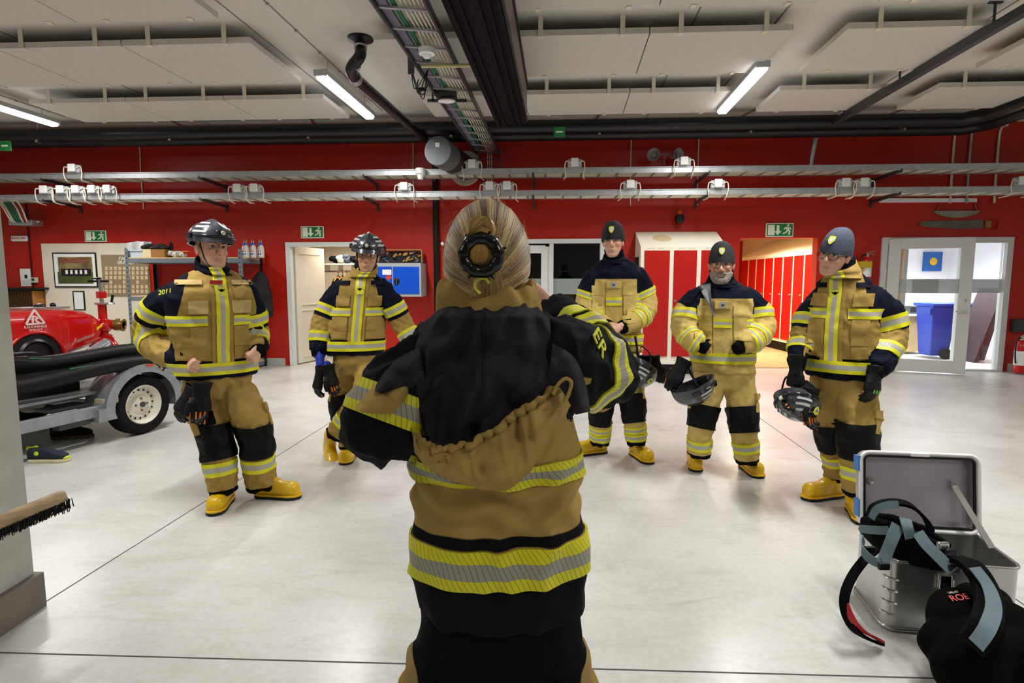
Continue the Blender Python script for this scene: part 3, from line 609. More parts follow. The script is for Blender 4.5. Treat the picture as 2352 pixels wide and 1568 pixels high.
def skin_mat(name, c):
    m = bpy.data.materials.new(name); m.use_nodes = True; nt = m.node_tree; b = nt.nodes['Principled BSDF']; L = nt.links.new; N = nt.nodes.new
    b.inputs['Roughness'].default_value = .48; b.inputs['Subsurface Weight'].default_value = .08; b.inputs['Subsurface Radius'].default_value = (.012, .005, .003)
    col = srgb(c); src = None
    rg = N('ShaderNodeRGB'); rg.outputs[0].default_value = col; src = rg.outputs[0]
    for nm, cc in (('blush', 'c97565'), ('lip', 'a9564e'), ('stubble', '7d5f4c'), ('scalp', '5a4434')):
        at_ = N('ShaderNodeAttribute'); at_.attribute_name = nm; mx = N('ShaderNodeMix'); mx.data_type = 'RGBA'; mx.inputs[7].default_value = srgb(cc); L(at_.outputs['Fac'], mx.inputs[0]); L(src, mx.inputs[6]); src = mx.outputs[2]
    L(src, b.inputs['Base Color']); return m
M_skin = skin_mat('skin_pale', 'd9a78d'); M_skin2 = skin_mat('skin_light', 'c99877')
M_eye = mat('eye_white', 'd8d2cc', .25); M_iris = mat('iris', '3a3a38', .15); M_lash = mat('lash', '2a1c16', .7); M_brow = mat('brow_hair', '6e5238', .8)
# ---------------------------------------------------------------- surface-hugging patches
class Skin:
    def __init__(s, me):
        me.calc_loop_triangles(); s.bvh = BVHTree.FromPolygons([v.co.copy() for v in me.vertices], [p.vertices[:] for p in me.polygons])
    def out(s, o, d, rmax, off):
        d = d.normalized(); h = s.bvh.ray_cast(o, d, rmax)
        if h[0] is None: return None
        return h[0]+d*off
def patch(rowsP, name, mats, parent, bands=None, closed=False, thick=.006, center=None):
    """rowsP: grid of outer points; builds a thin hugging panel with an edge; bands: material index for each row strip"""
    n = len(rowsP[0]); k = len(rowsP)
    # inward direction for the edge skirt
    me = bpy.data.meshes.new(name); V = [p for r in rowsP for p in r]; fs = []; mi = []; uv = []
    m = n if closed else n-1
    for i in range(k-1):
        for j in range(m):
            fs.append((i*n+j, i*n+(j+1) % n, (i+1)*n+(j+1) % n, (i+1)*n+j)); mi.append(bands[i] if bands else 0)
    rim = [(i*n+j) for i in range(k) for j in range(n)]
    cen = center
    def inn(p, i, j):
        c = cen[i] if cen else None
        return p-(p-c).normalized()*thick
    base = len(V)
    I = {}
    def add_in(i, j):
        if (i, j) not in I: I[(i, j)] = len(V); V.append(inn(rowsP[i][j], i, j))
        return I[(i, j)]
    edges = [((0, j), (0, (j+1) % n)) for j in range(m)]+[((k-1, (j+1) % n), (k-1, j)) for j in range(m)]
    if not closed: edges += [((i+1, 0), (i, 0)) for i in range(k-1)]+[((i, n-1), (i+1, n-1)) for i in range(k-1)]
    for (a, b) in edges:
        fs.append((b[0]*n+b[1], a[0]*n+a[1], add_in(*a), add_in(*b))); mi.append(bands[min(a[0], b[0], k-2)] if bands else 0)
    me.from_pydata([tuple(v) for v in V], [], fs); me.polygons.foreach_set('material_index', mi)
    # arc-length uv, used by the woven ribs of the tape
    U_ = [[0.]*n for _ in range(k)]; Vv = [0.]*k
    mid = k//2; acc = 0.
    for j in range(n):
        if j: acc += (rowsP[mid][j]-rowsP[mid][j-1]).length
        for i in range(k): U_[i][j] = acc
    for i in range(1, k): Vv[i] = Vv[i-1]+(rowsP[i][n//2]-rowsP[i-1][n//2]).length
    lay = me.uv_layers.new(name='UVMap')
    tot = acc+(rowsP[mid][0]-rowsP[mid][-1]).length
    for p in me.polygons:
        js = [me.loops[li].vertex_index for li in p.loop_indices]
        wrap = closed and any(v < base and v % n == n-1 for v in js) and any(v < base and v % n == 0 for v in js)
        for li in p.loop_indices:
            v = me.loops[li].vertex_index
            if v < base:
                j = v % n; lay.data[li].uv = (tot if (wrap and j == 0) else U_[v//n][j], Vv[v//n])
    me.update()
    bm = bmesh.new(); bm.from_mesh(me); bmesh.ops.recalc_face_normals(bm, faces=bm.faces); bm.to_mesh(me); bm.free()
    o = link(name, me, mats, parent); me.polygons.foreach_set('material_index', mi); me.update(); me.set_sharp_from_angle(angle=math.radians(50)); return o
def fill_none(rows, fallback):
    for i, r in enumerate(rows):
        for j, p in enumerate(r):
            if p is None: rows[i][j] = fallback(i, j)
    return rows
class Torso:
    def __init__(s, rows, Y, yaw, ratio, dy=0.):
        # rows: (py, xl, xr) from hem to neck
        s.f = Vector((math.sin(yaw), -math.cos(yaw), 0)); s.s = Vector((math.cos(yaw), math.sin(yaw), 0))
        s.rings = []
        for r in rows:
            py, xl, xr = r[:3]; y = Y+(r[3] if len(r) > 3 else 0); c = at((xl+xr)/2, py, y); a = (xr-xl)/2*y/F; rt_ = r[4] if len(r) > 4 else ratio
            s.rings.append((c, a, a*rt_))
    def pt(s, i, th, k=2.4):
        c, a, b = s.rings[i]; cs, sn = math.cos(th), math.sin(th); q = (abs(cs)**k+abs(sn)**k)**(-1/k)
        return c+s.s*(a*cs*q)+s.f*(b*sn*q)
    def shell(s, mb, n=32):
        vs = [s.pt(i, 2*PI*j/n) for i in range(len(s.rings)) for j in range(n)]; k = len(s.rings)
        fs = [(i*n+j, i*n+(j+1) % n, (i+1)*n+(j+1) % n, (i+1)*n+j) for i in range(k-1) for j in range(n)]
        mb.add(vs, fs+[tuple(range(n))[::-1], tuple((k-1)*n+j for j in range(n))])
    def cz(s, z):
        R = s.rings
        for (c0, a0, b0), (c1, a1, b1) in zip(R[:-1], R[1:]):
            if z <= c1.z or (c1 is R[-1][0]):
                t = max(0, min(1, (z-c0.z)/(c1.z-c0.z))); c = c0.lerp(c1, t); c.z = z; return c, a0+(a1-a0)*t, b0+(b1-b0)*t
    def path(s): return [tuple(r[0]) for r in s.rings]
def radial_ring(sk, cfun, z0, z1, f, s, th0, th1, nrow, ncol, off, tilt=0., rexp=None):
    """rows over height z0..z1 and angles th (0 = front, positive towards s)"""
    rows = []; cen = []
    for i in range(nrow+1):
        z = z0+(z1-z0)*i/nrow; c, a, b = cfun(z); r = []
        for j in range(ncol+(0 if abs(th1-th0-2*PI) < 1e-4 else 1)):
            th = th0+(th1-th0)*j/ncol; d = f*math.cos(th)+s*math.sin(th)+Vector((0, 0, tilt*math.sin(th)))
            rad = 1/math.sqrt((math.cos(th)/b)**2+(math.sin(th)/a)**2)
            p = sk.out(c, d, rad*1.16, off); r.append(p if p is not None else c+d.normalized()*(rad*1.03+off))
        rows.append(r); cen.append(c)
    return rows, cen
def torso_tape(sk, T, z, h, parent, th0=0., th1=2*PI, name='reflective_tape', w=(.30, .40, .30), ncol=72, off=.005, mats=None):
    """yellow, silver, yellow band round the torso"""
    zs = [z-h/2, z-h/2+h*w[0], z-h/2+h*w[0]+h*w[1], z+h/2]; rows = []; cen = []
    for q in zs:
        r, c = radial_ring(sk, T.cz, q, q+1e-6, T.f, T.s, th0, th1, 1, ncol, off); rows.append(r[0]); cen.append(c[0])
    return patch(rows, name, mats or [M_ty, M_ts], parent, bands=[0, 1, 0], closed=abs(th1-th0-2*PI) < 1e-4, center=cen)
def torso_front(sk, T, s0, s1, z0, z1, parent, name, mats, off=.006, nr=10, nc=8, bands=None, sfun=None, thick=.008):
    """a panel on the chest laid on by projecting straight towards the front; s = sideways metres"""
    rows = []; cen = []
    for j in range(nc+1):                      # rows run sideways so that stripes can follow the length
        r = []; cc = []
        for i in range(nr+1):
            z = z0+(z1-z0)*i/nr; c, a, b = T.cz(z); s = s0+(s1-s0)*j/nc+(sfun(z) if sfun else 0)
            p = sk.out(c+T.s*s, T.f, b*2.2, off); r.append(p if p is not None else c+T.s*s+T.f*(b*math.sqrt(max(.05, 1-(s/a)**2))+off))
        rows.append(r); cen.append(T.cz((z0+z1)/2)[0])
    return patch(rows, name, mats, parent, bands=bands, center=cen, thick=thick)
def limb_ring(sk, path, t0, t1, parent, name, mats, rad, bands=None, ncol=28, nrow=None, off=.005, ref=None, th0=0., th1=2*PI, thick=.006, tfr=None, tiltv=None):
    """band round a limb between arc lengths t0..t1; rad = rough radius"""
    L = [(Vector(b)-Vector(a)).length for a, b in zip(path[:-1], path[1:])]
    def P(t):
        for i, l in enumerate(L):
            if t <= l or i == len(L)-1: return Vector(path[i]).lerp(Vector(path[i+1]), t/l), (Vector(path[i+1])-Vector(path[i])).normalized()
            t -= l
    ts = tfr or ([0, .30, .70, 1.] if bands and len(bands) == 3 else [i/(nrow or 6) for i in range((nrow or 6)+1)])
    rows = []; cen = []; full = abs(th1-th0-2*PI) < 1e-4
    _, dm = P((t0+t1)/2); x = (ref or Vector((0, -1, 0))); x = (x-dm*x.dot(dm)).normalized(); y = dm.cross(x)
    for q in ts:
        c, d = P(t0+(t1-t0)*q); r = []
        for j in range(ncol+(0 if full else 1)):
            th = th0+(th1-th0)*j/ncol; dd = x*math.cos(th)+y*math.sin(th)
            p = sk.out(c, dd, rad*1.22, off); r.append(p if p is not None else c+dd*(rad*.96+off))
        rows.append(r); cen.append(c)
    return patch(rows, name, mats, parent, bands=bands, closed=full, center=cen, thick=thick)
# ---------------------------------------------------------------- head, hands, boots
def rotm(yaw, pitch=0., roll=0.):
    """columns: right, forward, up of a head that looks along yaw (0 = towards the camera side, -y)"""
    R = Matrix.Rotation(yaw, 3, 'Z')@Matrix.Rotation(PI, 3, 'Z')@Matrix.Rotation(roll, 3, 'Y')@Matrix.Rotation(pitch, 3, 'X'); return R
HS = [(-.122, .018, .078, .040), (-.114, .034, .087, .012), (-.098, .047, .090, -.02), (-.075, .056, .088, -.05), (-.045, .063, .086, -.07), (-.015, .068, .084, -.086), (.015, .072, .086, -.095), (.045, .075, .088, -.099), (.075, .071, .078, -.092), (.098, .058, .060, -.074), (.114, .038, .035, -.045), (.120, .014, .010, -.018)]
def head_shell(mb, c, R, k=1., wid=1.):
    n = 28; vs = []
    for z, w, yf, yb in HS:
        for j in range(n):
            th = 2*PI*j/n; cy = (yf+yb)/2; hy = (yf-yb)/2; e = 2.3; cs, sn = math.cos(th), math.sin(th); q = (abs(cs)**e+abs(sn)**e)**(-1/e)
            vs.append(c+R@Vector((w*wid*cs*q, cy+hy*sn*q, z))*k)
    m = len(HS); fs = [(i*n+j, i*n+(j+1) % n, (i+1)*n+(j+1) % n, (i+1)*n+j) for i in range(m-1) for j in range(n)]
    mb.add(vs, fs+[tuple(range(n))[::-1], tuple((m-1)*n+j for j in range(n))])
    def e(x, y, z, a, b, d): mb.ell(c+R@Vector((x, y, z))*k, a*k, b*k, d*k, R, 14, 8)
    mb.tube([c+R@Vector(p)*k for p in ((0, .082, .018), (0, .094, -.005), (0, .106, -.028), (0, .104, -.040))], [.007*k, .0095*k, .0125*k, .008*k], 10)
    for s in (-1, 1):
        e(.011*s, .093, -.036, .009, .011, .008); e(.030*s, .076, .022, .024, .012, .008); e(.036*s, .058, -.026, .026, .026, .026)
        e(.0745*s*wid, -.008, -.012, .008, .020, .033); e(.080*s*wid, -.016, -.004, .005, .012, .022)
    e(0, .084, -.066, .024, .011, .006); e(0, .083, -.077, .021, .012, .007); e(0, .074, -.102, .024, .018, .016)
def make_head_attrs(me, c, R, k, stub=0., blush=.5, scalp=0.):
    P = getco(me)-np.array(c); Rt = np.array(R); Lc = (P@Rt)/k   # local coordinates
    x, y, z = Lc[:, 0], Lc[:, 1], Lc[:, 2]; front = (y > .03)&(np.abs(z) < .14)&(np.abs(x) < .1)
    dent = np.zeros(len(x))
    for s in (-1, 1):
        dent += np.exp(-((x-.031*s)/.015)**2-((z-.004)/.0065)**2)*.0115
        dent += np.exp(-((x-.012*s)/.006)**2-((z-.012)/.012)**2)*.0015
    dent += np.exp(-((x)/.020)**2-((z+.0715)/.0022)**2)*.003
    dent += np.exp(-((x)/.03)**2-((z+.089)/.006)**2)*.003
    dent = dent*front
    setco(me, getco(me)-(Rt@np.array((0, 1, 0)))[None, :]*(dent*k)[:, None])
    lip = np.exp(-((x)/.021)**4-((z+.0715)/.0085)**4)*front*.5
    bl = np.exp(-((np.abs(x)-.042)/.02)**2-((z+.032)/.02)**2)*front*blush+np.exp(-(x/.013)**2-((z+.036)/.012)**2)*front*blush*.9+np.exp(-((np.abs(x)-.076)/.01)**2-((z+.01)/.03)**2)*blush*.6
    st = np.clip(1-((z+.09)/.035)**2, 0, 1)*(y > -.02)*(np.abs(z) < .14)*stub*(np.abs(x) < .09)
    attr(me, 'lip', lip); attr(me, 'blush', np.clip(bl, 0, 1)); attr(me, 'stubble', st); attr(me, 'scalp', (np.abs(z) < .16)*(z > .07)*scalp)
def face_parts(p, c, R, k, brow=M_brow, look=0.):
    for s in (-1, 1):
        q = c+R@Vector((.031*s, .0660, .004))*k; o = MB(); o.ell(q, .0125*k, .0125*k, .0125*k, R, 14, 10); ey = o.build('eye', M_eye, p, smooth=60)
        d = (R@Vector((look, 1, -.02))).normalized(); o = MB(); o.lathe([(0, .0138*k), (.003*k, .0137*k), (.0062*k, .0112*k)], q, d, n=14); o.build('iris', M_iris, ey, smooth=60)
        o = MB(); o.tube([c+R@Vector(v)*k for v in ((.017*s, .0785, .006), (.024*s, .0825, .0105), (.034*s, .0815, .0115), (.045*s, .0735, .006))], [.0006*k, .0014*k, .0015*k, .0007*k], 6); o.build('eyelid_line', M_lash, p, smooth=60)
        o = MB(); o.tube([c+R@Vector(v)*k for v in ((.014*s, .0895, .020), (.024*s, .0895, .026), (.036*s, .0835, .0275), (.049*s, .0715, .021))], [.0022*k, .0034*k, .003*k, .001*k], 8, ell=.6); o.build('eyebrow', brow, p, smooth=60)
def hand(mb, w, d, n, side, pose='relax', k=1., fat=1., spread=.0):
    """w wrist, d along the hand, n palm normal (out of the palm), side +1/-1: thumb towards d x n * side"""
    d = Vector(d).normalized(); n = Vector(n); n = (n-d*n.dot(d)).normalized(); a = d.cross(n)*side   # a points to the thumb side
    curl = {'relax': (18, 28, 20), 'fist': (80, 95, 60), 'flat': (5, 8, 5), 'grip': (55, 60, 35), 'clasp': (28, 42, 25)}[pose]
    mb.tube([w-d*.03*k, w, w+d*.035*k, w+d*.075*k, w+d*.092*k], [.026*k*fat, .028*k*fat, .037*k*fat, .041*k*fat, .036*k*fat], 14, ell=.42*fat if fat < 1.2 else .5, up=a)
    for i, (off, L, r) in enumerate(((.030, .078, .0088), (.010, .086, .009), (-.010, .081, .0088), (-.029, .064, .0078))):
        base = w+d*(.086-.004*abs(i-1))*k+a*off*k; dd = (d+a*(off*3*spread)).normalized(); nn = n; pts = [base-dd*.02*k, base]; rs = [r*k*fat, r*k*fat*1.05]
        p = base.copy(); ang = 0
        for q, (f, c_) in enumerate(zip((.46, .30, .24), curl)):
            ang += math.radians(c_*(1+.06*i)); v = dd*math.cos(ang)+nn*math.sin(ang); p = p+v*L*f*k; pts.append(p.copy()); rs.append(r*k*fat*(.98-.1*q))
        mb.tube(pts, rs, 10); mb.ell(pts[-1], rs[-1], rs[-1], rs[-1], None, 10, 6)
    b = w+d*.022*k+a*.020*k; t1 = b+(d*.55+a*.62+n*.35).normalized()*.045*k
    if pose in ('fist', 'grip'): t2 = t1+(d*.7-a*.35+n*.75).normalized()*.032*k; t3 = t2+(d*.25-a*.85+n*.35).normalized()*.026*k
    else: t2 = t1+(d*.9+a*.25+n*.2).normalized()*.033*k; t3 = t2+(d*1.+n*.15).normalized()*.026*k
    mb.tube([b-d*.01*k, b, t1, t2, t3], [.014*k*fat, .016*k*fat, .0125*k*fat, .0105*k*fat, .0088*k*fat], 10); mb.ell(t3, .0088*k*fat, .0088*k*fat, .0088*k*fat, None, 10, 6)
M_boot = mat('yellow_rubber', 'e4b50e', .38, mottle=.22, mscale=9, bump=.15, bscale=15, coat=.2); M_sole = mat('black_rubber', '0e0e0e', .6)
def boot(p, g, yaw, k=1., pitch=0., name='boot'):
    """g: point on the floor under the middle of the foot; yaw: toe direction angle (world, from +x)"""
    d = Vector((math.cos(yaw), math.sin(yaw), 0)); s = Vector((-d.y, d.x, 0)); z = Vector((0, 0, 1))
    if pitch: R_ = Matrix.Rotation(pitch, 3, s); d, z = R_@d, R_@z
    g = Vector(g)
    def L(x, y, h): return g+d*x*k+s*y*k+z*h*k
    mb = MB(); n = 20; secs = [(-.125, .028, .075, .0), (-.118, .038, .12, .0), (-.09, .042, .17, 0), (-.04, .044, .17, 0), (.0, .046, .135, 0), (.05, .051, .105, 0), (.10, .055, .098, 0), (.14, .053, .096, 0), (.165, .043, .080, 0), (.178, .024, .055, 0)]
    vs = []
    for x, w, h, _ in secs:
        for j in range(n):
            th = 2*PI*j/n; cs, sn = math.cos(th), math.sin(th); e = 2.8; q = (abs(cs)**e+abs(sn)**e)**(-1/e); vs.append(L(x, w*cs*q, .018+h/2+h/2*sn*q))
    m = len(secs); mb.add(vs, [(i*n+j, (i+1)*n+j, (i+1)*n+(j+1) % n, i*n+(j+1) % n) for i in range(m-1) for j in range(n)]+[tuple(range(n)), tuple((m-1)*n+j for j in range(n))[::-1]])
    mb.tube([L(-.045, 0, .06), L(-.05, 0, .15), L(-.05, 0, .25)], [.055*k, .056*k, .06*k], 18)
    me = remesh(mb, .007, 5); b = link(name, me, M_boot, p)
    out = [(-.125, .0), (-.115, .032), (-.07, .043), (0, .045), (.06, .053), (.12, .058), (.16, .048), (.182, .022), (.186, 0)]; out = out+[(x, -y) for x, y in out[-2:0:-1]]
    o = MB(); o.prism([(x*1.02*k, y*1.03*k) for x, y in out], g+z*.0, d, s, z*.020*k); o.build('sole', M_sole, b, bevel=.004)
    o = MB(); o.prism([(x*1.045*k, y*1.07*k) for x, y in out], g+z*.020*k, d, s, z*.013*k); o.build('welt', M_boot, b, bevel=.004)
    o = MB(); o.prism([(-.128*k, -.03*k), (-.03*k, -.047*k), (-.03*k, .047*k), (-.128*k, .03*k)], g+z*.0, d, s, z*.03*k); o.build('heel', M_sole, b, bevel=.004)
    return b
# ---------------------------------------------------------------- headgear
M_hel = mat('helmet_black', '3a3c43', .25, coat=.6); M_hstr = mat('helmet_silver_stripe', 'c4c5c3', .35); M_vis = mat('visor_grey', '14161a', .12, coat=.4)
M_badge = mat('badge_yellow', 'd3cc2a', .5); M_badgeb = mat('badge_blue', '3c78a8', .5)
def helmet_geo(p, c, R, k=1., worn=True):
    """rescue helmet: shell with ridge, front lamp, side stripes, brim; R columns right, forward, up"""
    def X(x, y, z): return c+R@Vector((x, y, z))*k
    rows = []
    for i in range(13):
        a = PI*.5*i/12*1.12; r = []
        for j in range(40):
            b = 2*PI*j/40; cs, sn = math.cos(b), math.sin(b); rr = math.sin(a)
            x = .120*rr*cs; y = .143*rr*sn-.004; z = .110*math.cos(a)
            z += .014*math.exp(-(x/.016)**2)*max(0, math.cos(a*.85))          # centre ridge
            if i == 12: z -= .020*max(0, -sn)+.0*cs
            if i >= 11 and sn > .2: y += .020*(i-10)*.6*sn; z -= .002
            r.append(X(x, y, z))
        rows.append(r)
    inner = [[c+(q-c)*.93 for q in r] for r in rows]
    o = MB(); o.grid(rows, closed=True); o.grid([rows[-1], inner[-1]], closed=True); o.grid([r[::-1] for r in inner], closed=True)
    sh = o.build('shell', M_hel, p, smooth=40)
    def surf(a, b, off):
        cs, sn = math.cos(b), math.sin(b); rr = math.sin(a); x = .120*rr*cs; y = .143*rr*sn-.004; z = .110*math.cos(a)+.014*math.exp(-(x/.016)**2)*max(0, math.cos(a*.85))
        v = Vector((x/.120, y/.143, z/.110)).normalized()*off; return X(x+v.x, y+v.y, z+v.z)
    for s in (0, 1):
        for q, (a0, a1, b0, b1) in enumerate(((.52, .70, .30, 1.05), (.84, 1.00, .22, .98), (1.14, 1.27, .18, .88))):
            rows = []
            for i in range(3):
                r = []
                for j in range(9):
                    b = b0+(b1-b0)*j/8; a = a0+(a1-a0)*i/2*(1-.25*j/8)+.05*j/8; b = b if s else PI-b; r.append(surf(a, b, .0022))
                rows.append(r)
            o = MB(); o.grid(rows); o.build('reflective_stripe', M_hstr, sh, smooth=60)
    o = MB(); o.obox(X(0, .136, .034), R@Vector((.026, 0, 0))*k, R@Vector((0, .016, 0))*k, R@Vector((0, -.006, .017))*k); lm = o.build('front_lamp', M_vis, p, bevel=.008)
    o = MB(); o.lathe([(0, .004), (.012*k, .003*k), (.014*k, -.003*k)], X(0, .153, .034), R@Vector((0, 1, 0)), n=16); o.build('lamp_lens', mat('lens_clear', 'c8cbb8', .08), lm, smooth=50)
    o = MB()
    o.tube([surf(1.45, b, .006) for b in [PI*(.12+.76*t/14) for t in range(15)]], .006*k, 8); o.build('visor_edge', M_vis, p, smooth=60)
    for s in (-1, 1):
        o = MB(); o.obox(X(.121*s, .0, .012), R@Vector((.008, 0, 0))*k, R@Vector((0, .028, 0))*k, R@Vector((0, 0, .016))*k); o.build('side_rail', M_vis, p, bevel=.004)
    return sh, X
def helmet_on(person, c, R, k=1.):
    o = bpy.data.objects.new('helmet', None); COL.objects.link(o); o.location = (0, 0, 0); o.parent = person; o.matrix_parent_inverse = Matrix.Translation(-person.location)
    # a worn helmet: one part, its pieces sub-parts; pieces are joined by kind
    hc = c+R@Vector((0, -.010, .052))*k
    dummy = o; sh, X = helmet_geo(dummy, hc, R@Matrix.Rotation(math.radians(-3), 3, 'X'), k)
    for ch in list(sh.children): ch.parent = o; ch.matrix_parent_inverse = Matrix.Identity(4)
    for ch in list(o.children):
        for g in list(ch.children): g.parent = o
    for s in (-1, 1):
        m = MB(); m.tube([c+R@Vector(v)*k for v in ((.078*s, .02, .055), (.074*s, .028, 0.), (.064*s, .04, -.06), (.038*s, .062, -.112), (0, .074, -.128))], .004*k, 6); m.build('chin_strap', M_black, o, smooth=60)
    return o
def beanie_on(person, c, R, k=1., m=None, tilt=-.12, slouch=(0, -.02, .0), badge=True, top=.108):
    Rb = R@Matrix.Rotation(tilt, 3, 'X'); rows = []
    for i in range(12):
        a = 1.62*i/11; r = []
        for j in range(36):
            b = 2*PI*j/36; cs, sn = math.cos(b), math.sin(b); rr = math.sin(a)**.85; w = 1+.015*mnoise.noise((cs*2, sn*2, a*3))*math.sin(a)*2
            z = top*math.cos(a)+.030
            if sn > 0: z += .012*sn*(a/1.6)**3
            else: z += -.055*(-sn)**.6*(a/1.6)**3*1.
            r.append(c+Rb@Vector((.083*rr*cs*w+slouch[0]*math.cos(a), .105*rr*sn*w-.010+slouch[1]*math.cos(a), z-.022*abs(cs)*(a/1.6)**3+.004*math.sin(b*3+a*4)*math.sin(a)))*k)
        rows.append(r)
    inner = [[c+(q-c)*.955 for q in r] for r in rows]
    o = MB(); o.grid(rows, closed=True); o.grid([rows[-1], inner[-1]], closed=True); o.grid([r[::-1] for r in inner], closed=True)
    b = o.build('beanie', m, person, smooth=70)
    if badge:
        a = .98; q = rows[7]; bc = q[9]; dn = (bc-(c+Rb@Vector((0, 0, .03))*k)).normalized(); x, y, z = frame(dn, Rb@Vector((0, 0, 1)))
        # shield: x is up, y sideways
        shp = [(.024, -.016), (.027, 0), (.024, .016), (.0, .018), (-.018, .010), (-.027, 0), (-.018, -.010), (.0, -.018)]
        o = MB(); o.prism([(u*k, v*k) for u, v in shp], bc+dn*.0005, x, y, dn*.003); bd = o.build('badge', M_badge, b)
        o = MB(); o.prism([(u*.62*k, v*.62*k) for u, v in shp], bc+dn*.0035, x, y, dn*.001); o.build('badge_centre', mat('badge_pale', 'b9c4c8', .5), b)
    s = rows[9][35]; s2 = rows[11][33]
    return b

def head_tuft(me, c, R, k, name, m, parent, mask, lift, seed=0., rough=.003):
    """hair or beard: the part of the head's skin picked by MASK, raised and roughened"""
    P = getco(me); N = getno(me); Lc = ((P-np.array(c))@np.array(R))/k; x, y, z = Lc.T; near = (np.abs(x) < .1)&(np.abs(y) < .13)&(np.abs(z) < .15)
    w = mask(x, y, z)*near; keep = w > .02; idx = {}; V = []; Fs = []
    for pl in me.polygons:
        vs = pl.vertices
        if all(keep[i] for i in vs):
            f = []
            for i in vs:
                if i not in idx:
                    idx[i] = len(V); q = P[i]; n = mnoise.noise((x[i]*140+seed, y[i]*140, z[i]*60)); V.append(Vector(q)+Vector(N[i])*((lift*w[i]+rough*n*min(1, w[i]*2))*k-.0008))
                f.append(idx[i])
            Fs.append(f)
    if not V: return None
    o = MB(); o.add(V, Fs); return o.build(name, m, parent, smooth=180)
